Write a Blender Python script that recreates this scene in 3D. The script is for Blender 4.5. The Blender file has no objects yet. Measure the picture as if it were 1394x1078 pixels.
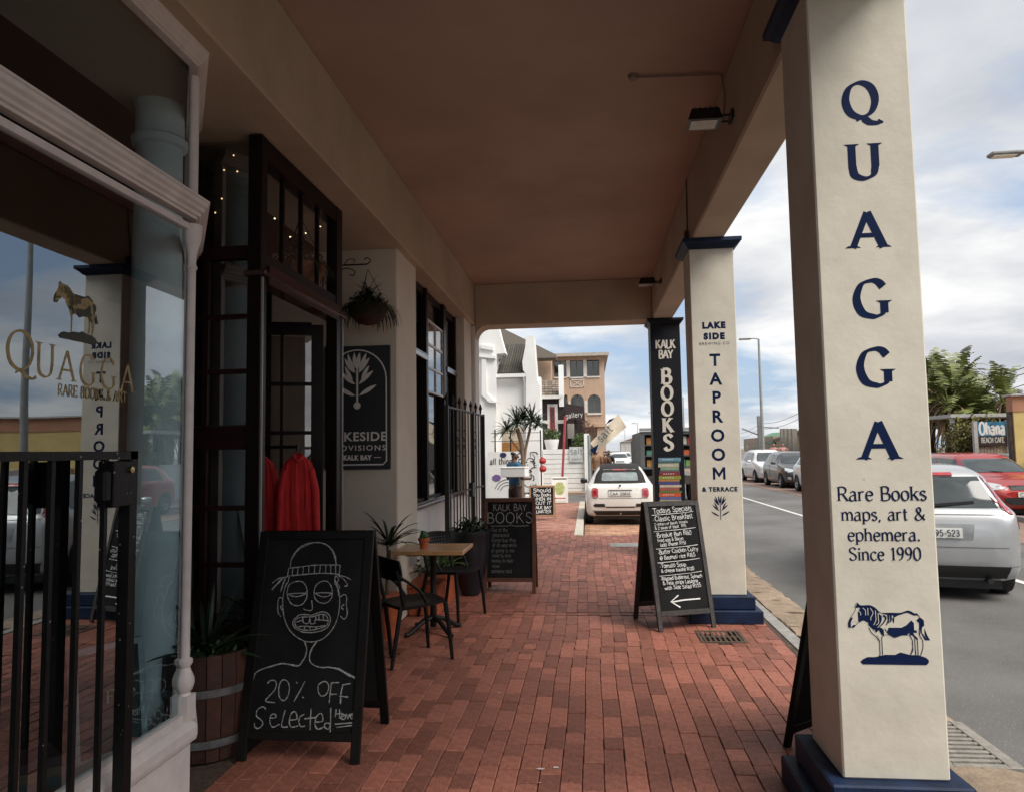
import bpy, bmesh, math, random
from mathutils import Vector, Matrix
from mathutils.bvhtree import BVHTree
random.seed(7)
PI = math.pi
scene = bpy.context.scene
C = scene.collection
# ------------------------------------------------------------------ camera
YAW, PITCH, ROLL, F0, EYE = 0.10215297, 0.07551061, -0.016, 1000.0, 1.6
def cam_axes():
    F = Vector((-math.sin(YAW)*math.cos(PITCH), math.cos(YAW)*math.cos(PITCH), math.sin(PITCH)))
    R = Vector((math.cos(YAW), math.sin(YAW), 0)); U = R.cross(F)
    c, s = math.cos(ROLL), math.sin(ROLL)
    return c*R+s*U, -s*R+c*U, F
AX = cam_axes()
cd = bpy.data.cameras.new('camera'); cam = bpy.data.objects.new('camera', cd); C.objects.link(cam)
a, b, f = AX
cam.matrix_world = Matrix(((a.x, b.x, -f.x, 0), (a.y, b.y, -f.y, 0), (a.z, b.z, -f.z, EYE), (0, 0, 0, 1)))
cd.sensor_fit = 'HORIZONTAL'; cd.sensor_width = 36; cd.lens = 36*F0/1394
cd.clip_start = 0.05; cd.clip_end = 6000
scene.camera = cam
# ------------------------------------------------------------------ world
SUN_EL, SUN_AZ = math.radians(52), math.radians(128)     # azimuth from +Y (down the street) towards +X
SKY = 0.1
w = bpy.data.worlds.new('World'); scene.world = w; w.use_nodes = True
nt = w.node_tree; nt.nodes.clear()
def N(tree, typ, **kw):
    n = tree.nodes.new(typ)
    for k, v in kw.items():
        if hasattr(n, k): setattr(n, k, v)
        else: n.inputs[k.replace('_', ' ')].default_value = v
    return n
out = N(nt, 'ShaderNodeOutputWorld'); bg = N(nt, 'ShaderNodeBackground'); bg.inputs[1].default_value = SKY
sky = N(nt, 'ShaderNodeTexSky'); sky.sky_type = 'NISHITA'; sky.sun_disc = False
sky.sun_elevation = SUN_EL; sky.sun_rotation = SUN_AZ; sky.dust_density = 1.5
tc = N(nt, 'ShaderNodeTexCoord'); sp = N(nt, 'ShaderNodeSeparateXYZ'); nt.links.new(tc.outputs['Generated'], sp.inputs[0])
def wm(op, x, y=None):
    n = nt.nodes.new('ShaderNodeMath'); n.operation = op
    for i, v in enumerate((x, y)):
        if v is None: continue
        if isinstance(v, (int, float)): n.inputs[i].default_value = v
        else: nt.links.new(v, n.inputs[i])
    return n.outputs[0]
den = wm('ADD', wm('MAXIMUM', sp.outputs[2], 0.0), 0.16)
cx = wm('DIVIDE', sp.outputs[0], den); cy = wm('DIVIDE', sp.outputs[1], den)
cmb = N(nt, 'ShaderNodeCombineXYZ'); nt.links.new(cx, cmb.inputs[0]); nt.links.new(cy, cmb.inputs[1]); cmb.inputs[2].default_value = 2.3
def noise(scale, detail, rough, seed, dist=0.0):
    mp = N(nt, 'ShaderNodeMapping'); mp.inputs['Location'].default_value = (seed, seed*1.7, seed*.3)
    nt.links.new(cmb.outputs[0], mp.inputs[0])
    n = N(nt, 'ShaderNodeTexNoise'); n.inputs['Scale'].default_value = scale; n.inputs['Detail'].default_value = detail
    n.inputs['Roughness'].default_value = rough; n.inputs['Distortion'].default_value = dist
    nt.links.new(mp.outputs[0], n.inputs['Vector']); return n.outputs['Fac']
def ramp(tree, fac, stops):
    r = tree.nodes.new('ShaderNodeValToRGB'); e = r.color_ramp.elements
    e[0].position, e[0].color = stops[0][0], (*stops[0][1], 1); e[1].position, e[1].color = stops[-1][0], (*stops[-1][1], 1)
    for p, c in stops[1:-1]:
        x = e.new(p); x.color = (*c, 1)
    tree.links.new(fac, r.inputs[0]); return r.outputs[0]
cover = ramp(nt, noise(0.62, 9, 0.56, 5.1, 0.2), [(0.40, (0, 0, 0)), (0.50, (1, 1, 1))])
tone = ramp(nt, noise(0.9, 8, 0.55, 11.0, 0.3), [(0.30, (2.9, 3.05, 3.4)), (0.44, (3.9, 4.0, 4.2)), (0.57, (5.5, 5.5, 5.45))])
mixc = N(nt, 'ShaderNodeMix'); mixc.data_type = 'RGBA'
nt.links.new(cover, mixc.inputs[0])
blue = N(nt, 'ShaderNodeMix'); blue.data_type = 'RGBA'; blue.inputs[0].default_value = 0.75
nt.links.new(sky.outputs[0], blue.inputs[6]); blue.inputs[7].default_value = (2.3, 3.0, 4.1, 1)
nt.links.new(blue.outputs[2], mixc.inputs[6]); nt.links.new(tone, mixc.inputs[7])
nt.links.new(mixc.outputs[2], bg.inputs[0]); nt.links.new(bg.outputs[0], out.inputs[0])
# ------------------------------------------------------------------ sun and exposure
sl = bpy.data.lights.new('sun', 'SUN'); sl.energy = 2.4; sl.angle = math.radians(38); sl.color = (1, .95, .88)
so = bpy.data.objects.new('sun', sl); C.objects.link(so)
sd = Vector((math.sin(SUN_AZ)*math.cos(SUN_EL), math.cos(SUN_AZ)*math.cos(SUN_EL), math.sin(SUN_EL)))
so.rotation_euler = (-sd).to_track_quat('-Z', 'Y').to_euler(); so.location = (8, -8, 15)
scene.view_settings.view_transform = 'Standard'; scene.view_settings.look = 'None'
scene.view_settings.exposure = 0.9; scene.view_settings.gamma = 1.0; scene.view_settings.use_curve_mapping = False
# ------------------------------------------------------------------ helpers
def at(px, py, Y):
    v = a*((px-697)/F0) - b*((py-539)/F0) + f; t = Y/v.y
    return Vector((v.x*t, Y, EYE+v.z*t))
def atz(px, py, z=0):
    v = a*((px-697)/F0) - b*((py-539)/F0) + f; t = (z-EYE)/v.z
    return Vector((v.x*t, v.y*t, z))
MATS = {}
def mat(name, col, rough=.7, var=.12, nscale=6, bump=.0, bscale=60, metal=0, coat=0, spec=.5, trans=0, emit=None, estr=0, col2=None, detail=5, island=0, dots=None):
    if name in MATS: return MATS[name]
    m = bpy.data.materials.new(name); m.use_nodes = True; t = m.node_tree; p = t.nodes['Principled BSDF']
    p.inputs['Roughness'].default_value = rough; p.inputs['Metallic'].default_value = metal
    p.inputs['Specular IOR Level'].default_value = spec
    if coat: p.inputs['Coat Weight'].default_value = coat; p.inputs['Coat Roughness'].default_value = .05
    if trans: p.inputs['Transmission Weight'].default_value = trans
    co = t.nodes.new('ShaderNodeTexCoord'); n = t.nodes.new('ShaderNodeTexNoise')
    t.links.new(co.outputs['Object'], n.inputs['Vector']); n.inputs['Scale'].default_value = nscale; n.inputs['Detail'].default_value = detail
    n.inputs['Roughness'].default_value = .6
    c2 = col2 if col2 else tuple(c*(1-var*2) for c in col)
    r = t.nodes.new('ShaderNodeValToRGB'); r.color_ramp.elements[0].position = .32; r.color_ramp.elements[1].position = .68
    r.color_ramp.elements[0].color = (*c2, 1); r.color_ramp.elements[1].color = (*[min(1, c*(1+(0 if col2 else var*.5))) for c in col], 1)
    t.links.new(n.outputs['Fac'], r.inputs[0]); src = r.outputs[0]
    if island:
        g = t.nodes.new('ShaderNodeNewGeometry'); oi = t.nodes.new('ShaderNodeObjectInfo')
        ad = t.nodes.new('ShaderNodeMath'); ad.operation = 'ADD'; fr = t.nodes.new('ShaderNodeMath'); fr.operation = 'FRACT'
        t.links.new(g.outputs['Random Per Island'], ad.inputs[0]); t.links.new(oi.outputs['Random'], ad.inputs[1]); t.links.new(ad.outputs[0], fr.inputs[0])
        h = t.nodes.new('ShaderNodeHueSaturation'); mr = t.nodes.new('ShaderNodeMapRange')
        mr.inputs[3].default_value = 1-island; mr.inputs[4].default_value = 1+island*.8
        t.links.new(fr.outputs[0], mr.inputs[0]); t.links.new(mr.outputs[0], h.inputs['Value']); t.links.new(src, h.inputs['Color']); src = h.outputs[0]
    if dots:
        v = t.nodes.new('ShaderNodeTexVoronoi'); v.inputs['Scale'].default_value = dots[0]; t.links.new(co.outputs['Object'], v.inputs['Vector'])
        l = t.nodes.new('ShaderNodeMath'); l.operation = 'LESS_THAN'; l.inputs[1].default_value = dots[1]; t.links.new(v.outputs['Distance'], l.inputs[0])
        mx = t.nodes.new('ShaderNodeMix'); mx.data_type = 'RGBA'; t.links.new(l.outputs[0], mx.inputs[0]); t.links.new(src, mx.inputs[6]); mx.inputs[7].default_value = (*dots[2], 1); src = mx.outputs[2]
    t.links.new(src, p.inputs['Base Color'])
    if bump:
        n2 = t.nodes.new('ShaderNodeTexNoise'); n2.inputs['Scale'].default_value = bscale; n2.inputs['Detail'].default_value = 6
        t.links.new(co.outputs['Object'], n2.inputs['Vector'])
        bp = t.nodes.new('ShaderNodeBump'); bp.inputs['Strength'].default_value = bump; bp.inputs['Distance'].default_value = .01
        t.links.new(n2.outputs['Fac'], bp.inputs['Height']); t.links.new(bp.outputs[0], p.inputs['Normal'])
    if emit: p.inputs['Emission Color'].default_value = (*emit, 1); p.inputs['Emission Strength'].default_value = estr
    MATS[name] = m; return m
def glass_mat(name, tint, ior=1.6, refl=(1, 1, 1), tr=.0):
    m = bpy.data.materials.new(name); m.use_nodes = True; t = m.node_tree; t.nodes.clear()
    o = t.nodes.new('ShaderNodeOutputMaterial'); mx = t.nodes.new('ShaderNodeMixShader'); fr = t.nodes.new('ShaderNodeFresnel')
    tp = t.nodes.new('ShaderNodeBsdfTransparent'); gl = t.nodes.new('ShaderNodeBsdfGlossy')
    fr.inputs[0].default_value = ior; tp.inputs[0].default_value = (*tint, 1); gl.inputs[0].default_value = (*refl, 1); gl.inputs[1].default_value = tr
    n = t.nodes.new('ShaderNodeTexNoise'); n.inputs['Scale'].default_value = 1.3; bp = t.nodes.new('ShaderNodeBump'); bp.inputs['Strength'].default_value = .03; bp.inputs['Distance'].default_value = .02
    co = t.nodes.new('ShaderNodeTexCoord'); t.links.new(co.outputs['Object'], n.inputs['Vector']); t.links.new(n.outputs['Fac'], bp.inputs['Height']); t.links.new(bp.outputs[0], gl.inputs['Normal'])
    g_ = t.nodes.new('ShaderNodeNewGeometry'); iv = t.nodes.new('ShaderNodeMath'); iv.operation = 'SUBTRACT'; iv.inputs[0].default_value = 1; t.links.new(g_.outputs['Backfacing'], iv.inputs[1])
    ml = t.nodes.new('ShaderNodeMath'); ml.operation = 'MULTIPLY'; t.links.new(fr.outputs[0], ml.inputs[0]); t.links.new(iv.outputs[0], ml.inputs[1])
    t.links.new(ml.outputs[0], mx.inputs[0]); t.links.new(tp.outputs[0], mx.inputs[1]); t.links.new(gl.outputs[0], mx.inputs[2]); t.links.new(mx.outputs[0], o.inputs[0])
    MATS[name] = m; return m
class MB:
    def __init__(s): s.v = []; s.f = []
    def add(s, vs, fs):
        o = len(s.v); s.v += [tuple(v) for v in vs]; s.f += [tuple(i+o for i in q) for q in fs]; return s
    def box(s, x0, x1, y0, y1, z0, z1, M=None, bev=0):
        if bev:
            bm = bmesh.new(); bmesh.ops.create_cube(bm, size=1)
            for v in bm.verts: v.co = ((x0+x1)/2+v.co.x*(x1-x0), (y0+y1)/2+v.co.y*(y1-y0), (z0+z1)/2+v.co.z*(z1-z0))
            bmesh.ops.bevel(bm, geom=list(bm.edges), offset=bev, segments=1, affect='EDGES')
            vs = [v.co.copy() for v in bm.verts]; bm.verts.index_update(); fs = [[v.index for v in q.verts] for q in bm.faces]; bm.free()
        else:
            vs = [Vector(p) for p in ((x0, y0, z0), (x1, y0, z0), (x1, y1, z0), (x0, y1, z0), (x0, y0, z1), (x1, y0, z1), (x1, y1, z1), (x0, y1, z1))]
            fs = [(0, 3, 2, 1), (4, 5, 6, 7), (0, 1, 5, 4), (1, 2, 6, 5), (2, 3, 7, 6), (3, 0, 4, 7)]
        if M: vs = [M @ v for v in vs]
        return s.add(vs, fs)
    def beam(s, p, q, w, h=None, up=(0, 0, 1), bev=0):
        p, q = Vector(p), Vector(q); h = h or w; d = (q-p); L = d.length; d.normalize(); u = Vector(up)
        if abs(d.dot(u)) > .98: u = Vector((0, 1, 0))
        x = d.cross(u).normalized(); z = x.cross(d)
        M = Matrix(((x.x, d.x, z.x, p.x), (x.y, d.y, z.y, p.y), (x.z, d.z, z.z, p.z), (0, 0, 0, 1)))
        return s.box(-w/2, w/2, 0, L, -h/2, h/2, M, bev)
    def tube(s, pts, r, n=8, cap=True):
        pts = [Vector(p) for p in pts]; rs = r if isinstance(r, (list, tuple)) else [r]*len(pts); vs = []; fs = []; prev = None
        for i, p in enumerate(pts):
            d = (pts[min(i+1, len(pts)-1)]-pts[max(i-1, 0)]).normalized()
            if prev is None: u = Vector((0, 0, 1)) if abs(d.z) < .9 else Vector((1, 0, 0)); x = d.cross(u).normalized()
            else: x = (prev-d*prev.dot(d)).normalized()
            prev = x; y = d.cross(x)
            for k in range(n):
                t = 2*PI*k/n; vs.append(p+(x*math.cos(t)+y*math.sin(t))*rs[i])
        for i in range(len(pts)-1):
            for k in range(n): fs.append((i*n+k, i*n+(k+1) % n, (i+1)*n+(k+1) % n, (i+1)*n+k))
        if cap: fs.append(tuple(range(n-1, -1, -1))); fs.append(tuple((len(pts)-1)*n+k for k in range(n)))
        return s.add(vs, fs)
    def lathe(s, prof, n=20, M=None, cap=True):
        vs = []; fs = []
        for r, z in prof:
            for k in range(n):
                t = 2*PI*k/n; v = Vector((r*math.cos(t), r*math.sin(t), z)); vs.append(M @ v if M else v)
        m = len(prof)
        for i in range(m-1):
            for k in range(n): fs.append((i*n+k, i*n+(k+1) % n, (i+1)*n+(k+1) % n, (i+1)*n+k))
        if cap: fs.append(tuple(range(n-1, -1, -1))); fs.append(tuple((m-1)*n+k for k in range(n)))
        return s.add(vs, fs)
    def prism(s, poly, ax, c0, c1):      # poly in the two other axes, extruded along ax (0,1,2)
        def P(u, v, c): return ((c, u, v), (u, c, v), (u, v, c))[ax]
        n = len(poly); vs = [P(u, v, c0) for u, v in poly]+[P(u, v, c1) for u, v in poly]
        return s.add(vs, [tuple(range(n)), tuple(range(2*n-1, n-1, -1))]+[(i, i+n, (i+1) % n+n, (i+1) % n) for i in range(n)])
    def mesh(s, name):
        me = bpy.data.meshes.new(name); me.from_pydata([tuple(v) for v in s.v], [], s.f); me.update()
        bm = bmesh.new(); bm.from_mesh(me); bmesh.ops.recalc_face_normals(bm, faces=bm.faces); bm.to_mesh(me); bm.free()
        return me
    def build(s, name, m, parent=None, smooth=False, loc=None, rz=0):
        me = s.mesh(name); me.materials.append(m)
        if smooth:
            for p in me.polygons: p.use_smooth = True
            try: me.set_sharp_from_angle(angle=math.radians(40))
            except Exception: pass
        o = bpy.data.objects.new(name, me); C.objects.link(o)
        if parent: o.parent = parent
        if loc: o.location = loc
        if rz: o.rotation_euler.z = rz
        return o
def thing(name, label, cat, loc=(0, 0, 0), rz=0, group=None):
    o = bpy.data.objects.new(name, None); C.objects.link(o); o.location = loc; o.rotation_euler.z = rz
    o.empty_display_size = .1; return tag(o, label, cat, group)
def tag(o, label, cat, group=None, kind=None):
    if label: o['label'] = label
    if cat: o['category'] = cat
    if group: o['group'] = group
    if kind: o['kind'] = kind
    return o
def struct(o): o['kind'] = 'structure'; return o
def stuff(o, label=None, cat=None):
    o['kind'] = 'stuff'
    return tag(o, label, cat)
def copy_tree(o, parent=None):
    c = o.copy(); C.objects.link(c)
    if parent: c.parent = parent
    for ch in o.children: copy_tree(ch, c)
    return c
def smooth_pts(pts, k=5):
    n = len(pts)
    if n < 3: return [Vector(p) for p in pts]
    P = [Vector(p) for p in pts]; closed = (P[0]-P[-1]).length < 1e-6; o = []
    for i in range(n-1):
        p0 = P[i-1] if i else (P[-2] if closed else P[0]*2-P[1]); p1, p2 = P[i], P[i+1]
        p3 = P[i+2] if i+2 < n else (P[1] if closed else P[-1]*2-P[-2])
        for j in range(k):
            t = j/k; o.append(.5*((2*p1)+(p2-p0)*t+(2*p0-5*p1+4*p2-p3)*t*t+(3*p1-p0-3*p2+p3)*t**3))
    o.append(P[-1]); return o
def ribbon(mb, pts, wf, z):              # pts 2-D, wf(direction angle, i/n) half-width
    pts = [Vector((p[0], p[1])) for p in pts]; q = [pts[0]]
    for p in pts[1:]:
        if (p-q[-1]).length > 1e-6: q.append(p)
    pts = q; n = len(pts)
    if n < 2: return
    vs = []; fs = []; closed = (pts[0]-pts[-1]).length < 1e-5
    for i, p in enumerate(pts):
        if closed and i in (0, n-1): d = (pts[1]-pts[-2])
        else: d = pts[min(i+1, n-1)]-pts[max(i-1, 0)]
        if d.length < 1e-9: d = Vector((1, 0))
        d.normalize(); th = math.atan2(d.y, d.x); h = wf(th, i/(n-1)); nn = Vector((-d.y, d.x))
        vs += [(p.x+nn.x*h, p.y+nn.y*h, z), (p.x-nn.x*h, p.y-nn.y*h, z)]
    for i in range(n-1): fs.append((2*i, 2*i+1, 2*i+3, 2*i+2))
    mb.add(vs, fs)
GL = {
'A': (7.8, 'b0,0 3.9,10;e3.9,10 7.8,0;n1.6,3.5 6.2,3.5'),
'B': (7, 's1,0 1,10;c1,10 4,9.9 5.6,8.6 5.2,6.2 3.6,5.3 1,5.2;c3.4,5.2 5.8,4.6 6.5,2.8 5.6,.6 3.5,0 1,0'),
'C': (7.6, 'c7.2,8.2 6,9.6 4.2,10 1.8,8.8 .6,5 1.8,1.2 4.4,0 6.3,.6 7.4,2'),
'D': (8, 's1,0 1,10;c1,10 4,9.8 6.6,8.2 7.4,5 6.6,1.8 4,.2 1,0'),
'E': (6.6, 's1,0 1,10;n1,10 6,10;n1,5.2 5.2,5.2;n1,0 6.2,0;n6,10 6,8.6;n6.2,0 6.2,1.5'),
'F': (6.2, 's1,0 1,10;n1,10 6,10;n1,5.2 5,5.2;n6,10 6,8.6'),
'G': (8.6, 'c7.4,8.2 6.2,9.6 4.4,10 1.9,8.9 .6,5 1.8,1.2 4.6,0 6.3,.3 7.5,1.2;b7.5,4.4 7.5,1'),
'H': (8.4, 's1,0 1,10;s7.2,0 7.2,10;n1,5.1 7.2,5.1'),
'I': (3, 's1.5,0 1.5,10'),
'K': (8, 's1,0 1,10;e1,4.2 6.2,10;e2.8,6 7.2,0'),
'L': (6.4, 's1,0 1,10;n1,0 6,0;n6,0 6,1.8'),
'M': (10, 's1,0 1,10;n1,10 5,1.5;n5,1.5 9,10;s9,10 9,0'),
'N': (8.6, 's1,0 1,10;n1,10 7.4,0;s7.4,0 7.4,10'),
'O': (8.6, 'c4.3,10 1.6,8.6 .5,5 1.6,1.4 4.3,0 7,1.4 8.1,5 7,8.6 4.3,10'),
'P': (6.6, 's1,0 1,10;c1,10 4,9.9 6,8.6 6,6 4,4.7 1,4.6'),
'Q': (8.8, 'c4.3,10 1.6,8.6 .5,5 1.6,1.4 4.3,0 7,1.4 8.1,5 7,8.6 4.3,10;c3,-.9 4.6,-.3 6.6,-1.7 8.8,-1.9 9.4,-1.2'),
'R': (7.6, 's1,0 1,10;c1,10 4,9.9 5.9,8.6 5.7,6.2 4,5.1 1,5;e3.6,5 7.2,0'),
'S': (6.6, 'c5.8,8.4 4.6,9.7 3,10 1.2,9.2 .9,7.4 2,6 4.6,4.6 5.8,3 5.4,1 3.4,0 1.8,.3 .6,1.8'),
'T': (7.4, 's3.7,0 3.7,10;n.3,10 7.1,10;n.3,10 .3,8.6;n7.1,10 7.1,8.6'),
'U': (8.4, 'e1.2,3.4 1.2,10;c1.2,3.6 1.8,1 4.2,0 6.4,1 7.1,3.6;e7.1,3.4 7.1,10'),
'V': (7.8, 'b0,10 3.9,0;e3.9,0 7.8,10'), 'W': (11, 'b0,10 2.8,0;n2.8,0 5.5,10;n5.5,10 8.2,0;e8.2,0 11,10'),
'X': (7.6, 's.4,0 7,10;s.4,10 7.2,0'), 'Y': (7.6, 'b.2,10 3.8,4.8;e3.8,4.8 7.4,10;e3.8,5 3.8,0'), 'Z': (7, 'n.6,10 6.4,10;n6.4,10 .4,0;n.4,0 6.6,0'),
'J': (4, 'b2.6,10 2.6,2;c2.6,2 2,-.6 .2,-1'),
'a': (5.8, 'c.9,5.6 2.4,6.7 4,6.2 4.4,4.8 4.4,1.2 4.8,.2 5.6,.3;c4.4,4 2,3.7 .6,2.4 .8,.5 2.2,-.1 3.6,.6 4.4,1.8'),
'b': (6.4, 'e1,0 1,10;c1,5 2.4,6.6 4.2,6.5 5.6,5 5.6,1.8 4.2,.1 2.4,.1 1,1.2'),
'c': (5.4, 'c5,5.4 3.8,6.6 2.2,6.4 .7,4.8 .7,1.8 2.2,.1 3.8,0 5.1,1.1'),
'd': (6.4, 'e5.2,0 5.2,10;c5.2,5 4,6.5 2.2,6.5 .7,4.8 .7,1.7 2.2,0 3.8,.2 5.2,1.4'),
'e': (5.6, 'c.7,3.7 3,3.8 5,3.9 4.6,5.8 3,6.7 1.4,6 .6,3.6 1.2,1 3,-.1 5,1.1'),
'f': (4, 'b1.6,0 1.6,8;c1.6,8 2.2,9.8 4.2,9.8;n.2,6.4 3.6,6.4'),
'g': (6, 'c5,5 3.8,6.5 2.2,6.5 .7,4.8 .7,1.9 2.2,.3 3.8,.5 5,1.6;c5,6.4 5,0 4.4,-2.4 2.6,-3 .7,-2.4'),
'h': (6.4, 's1,0 1,10;c1,4.6 2.4,6.5 4.2,6.4 5.2,4.8;b5.2,0 5.2,4.9'),
'i': (2.8, 's1.4,0 1.4,6.6;d1.4,9'), 'j': (2.8, 'n1.6,6.6 1.4,-1.6;c1.4,-1.6 .6,-3;d1.6,9'),
'k': (6, 's1,0 1,10;e1,2.8 5,6.6;e2.6,4.2 5.6,0'), 'l': (2.8, 's1.4,0 1.4,10'),
'm': (9.6, 's1,0 1,6.6;c1,4.6 2.4,6.6 3.8,6.4 4.8,4.8;b4.8,0 4.8,4.9;c4.8,4.6 6.2,6.6 7.6,6.4 8.6,4.8;b8.6,0 8.6,4.9'),
'n': (6.4, 's1,0 1,6.6;c1,4.6 2.4,6.6 4.2,6.4 5.2,4.8;b5.2,0 5.2,4.9'),
'o': (6, 'c3,6.7 1.2,5.8 .6,3.3 1.2,.9 3,-.1 4.8,.9 5.4,3.3 4.8,5.8 3,6.7'),
'p': (6.4, 's1,-3 1,6.6;c1,5 2.4,6.6 4.2,6.5 5.6,5 5.6,1.8 4.2,.1 2.4,.1 1,1.2'),
'r': (4.6, 's1,0 1,6.6;c1,4.4 2.2,6.4 4.2,6.3'),
's': (4.8, 'c4.2,5.6 2.6,6.7 1,6 .9,4.5 2.6,3.5 4.2,2.3 3.8,.5 2.2,-.1 .6,1'),
't': (4, 'n1.7,9 1.7,1.4;c1.7,1.6 2.2,.1 3.8,.5;n.2,6.5 3.6,6.5'),
'u': (6.4, 'e1,2 1,6.6;c1,2.2 1.8,.1 3.6,.1 5.2,1.8;s5.2,0 5.2,6.6'),
'v': (5.8, 'b.2,6.6 2.9,0;e2.9,0 5.6,6.6'), 'w': (8.6, 'b.2,6.6 2.3,0;n2.3,0 4.3,6.6;n4.3,6.6 6.4,0;e6.4,0 8.4,6.6'),
'x': (5.6, 's.4,0 5,6.6;s.4,6.6 5.2,0'), 'y': (5.8, 'b.3,6.6 3,0;e1.4,-3 5.6,6.6'), 'z': (5, 'n.4,6.6 4.6,6.6;n4.6,6.6 .3,0;n.3,0 4.8,0'),
'0': (6.4, 'c3.2,10 1.1,8.4 .6,5 1.1,1.6 3.2,0 5.3,1.6 5.8,5 5.3,8.4 3.2,10'), '1': (4.4, 'b2.4,0 2.4,10;n.8,8.4 2.4,10'),
'2': (6, 'c.8,7.8 1.6,9.6 3.4,10 5.2,8.8 5,6.4 2.8,3 .6,0;n.6,0 5.6,0'), '3': (6, 'c.8,8.6 2.6,10 4.8,9 4.8,6.6 2.6,5.4 5,4.4 5.2,1.6 3,0 .6,1.2'),
'5': (6, 'n5,10 1.4,10;n1.4,10 1.1,5.6;c1.1,5.6 3,6.4 5.2,5 5.2,1.6 3,0 .6,1'), '6': (6, 'c5,9 3,9.8 1,6.6 .8,3 2,.2 4.2,.2 5.4,2.6 4.2,5.2 2,5 .9,3.4'),
'9': (6.2, 'c5.2,6.6 4.2,4.6 2,4.8 .8,7 1.8,9.6 4,9.8 5.3,7.6 5.2,5 4,1.4 1.6,0'), '8': (6.2, 'c3.1,5.3 1.2,6.6 1.2,9 3.1,10 5,9 5,6.6 3.1,5.3 .9,3.8 .9,1 3.1,0 5.3,1 5.3,3.8 3.1,5.3'),
'4': (6.4, 'n4.4,0 4.4,10;n4.4,10 .4,3;n.4,3 6,3'), '7': (5.6, 'n.4,10 5.2,10;n5.2,10 2,0'),
'&': (8, 'c7.6,4.6 6,1.6 3.4,0 1.2,.6 .8,2.6 2.4,4.6 4.6,6.6 4.8,8.8 3.4,10 2,9 2.2,7 4.6,3.6 7.8,0'),
'.': (2.6, 'd1.2,.4'), ',': (2.6, 'n1.4,.6 .8,-1.6'), '%': (8, 'n6.6,10 1.4,0;d1.8,8.6;d6.2,1.4'), '/': (4, 'n0,0 4,10'), '-': (4, 'n.6,4 3.4,4'), "'": (2, 'n1.2,10 .8,8'), '(': (3, 'c2.4,10 .8,7 .8,3 2.4,-.6'), ')': (3, 'c.6,10 2.2,7 2.2,3 .6,-.6'), ' ': (4, ''), '@': (8, 'c5.6,5.6 3.4,6 2.6,3.6 4,2.2 5.6,3.4 6,5 6.6,2.4 8,4 7,8 3.6,9 .8,6 1.2,2 4,0 7,1'), '#': (4, 'd2,3'),
}
def stroke_text(mb, txt, h, x=0, y=0, mode='serif', wt=1.2, thin=.35, track=.12, align='c', jit=0, zoff=0, sx=1.0, rnd=None):
    rnd = rnd or random; k = h/10; W = 0
    for ch in txt: W += (GL.get(ch, GL[' '])[0]+track*10)*k*sx
    W -= track*10*k*sx; X = x-(W/2 if align == 'c' else W if align == 'r' else 0); zi = zoff
    def wf(th, u):
        if mode == 'serif': return k*wt*.5*(thin+(1-thin)*(math.sin(th-.42)**2*.97+.03)**.62)
        if mode == 'chalk': return k*wt*.5*(.75+.5*rnd.random())
        return k*wt*.5
    for ch in txt:
        adv, st = GL.get(ch, GL[' ']); jy = (rnd.random()-.5)*jit*h; js = 1+(rnd.random()-.5)*jit*1.2; sk = (rnd.random()-.5)*jit
        for s in [q for q in st.split(';') if q]:
            typ = s[0]; P = [tuple(map(float, p.split(','))) for p in s[1:].split()]
            tr = lambda p: (X+(p[0]+p[1]*sk)*k*sx, y+jy+p[1]*k*js)
            zi += .00004
            if typ == 'd':
                c = tr(P[0]); r = k*wt*.6; mb.add([(c[0]+r*math.cos(t*PI/4), c[1]+r*math.sin(t*PI/4), zi) for t in range(8)], [tuple(range(8))]); continue
            pts = [tr(p) for p in P]; d3 = [(p[0], p[1], 0) for p in pts]
            if typ == 'c': d3 = smooth_pts(d3, 6)
            elif mode == 'chalk': d3 = [Vector(d3[0]).lerp(Vector(d3[1]), t/4)+Vector(((rnd.random()-.5)*k*jit*1.4, (rnd.random()-.5)*k*jit*1.4, 0)) for t in range(5)]
            ribbon(mb, d3, wf, zi)
            if mode == 'serif' and typ in 'sbe':
                L = 1.25+wt*.35
                for e in ([0] if typ == 'b' else [1] if typ == 'e' else [0, 1]):
                    zi += .00004; q = tr(P[e]) if e == 0 else tr(P[-1]); t = k*.28*max(1, wt*.6)
                    sgn = 1 if P[e if e == 0 else -1][1] <= 0.01 or P[e if e == 0 else -1][1] < P[-1 if e == 0 else 0][1] else -1
                    y0 = q[1]; L2 = L*k*sx
                    mb.add([(q[0]-L2, y0, zi), (q[0]+L2, y0, zi), (q[0]+L2*.55, y0+sgn*t*1.5, zi), (q[0]-L2*.55, y0+sgn*t*1.5, zi)], [(0, 1, 2, 3)])
        X += (adv+track*10)*k*sx
    return W
def flat(mb, M):            # put a flat drawing onto a surface
    mb.v = [tuple(M @ Vector(v)) for v in mb.v]; return mb
def frame(o, x, y):         # matrix from origin, x axis, y axis
    x = Vector(x).normalized(); z = x.cross(Vector(y)).normalized(); y = z.cross(x); o = Vector(o)
    return Matrix(((x.x, y.x, z.x, o.x), (x.y, y.y, z.y, o.y), (x.z, y.z, z.z, o.z), (0, 0, 0, 1)))
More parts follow.
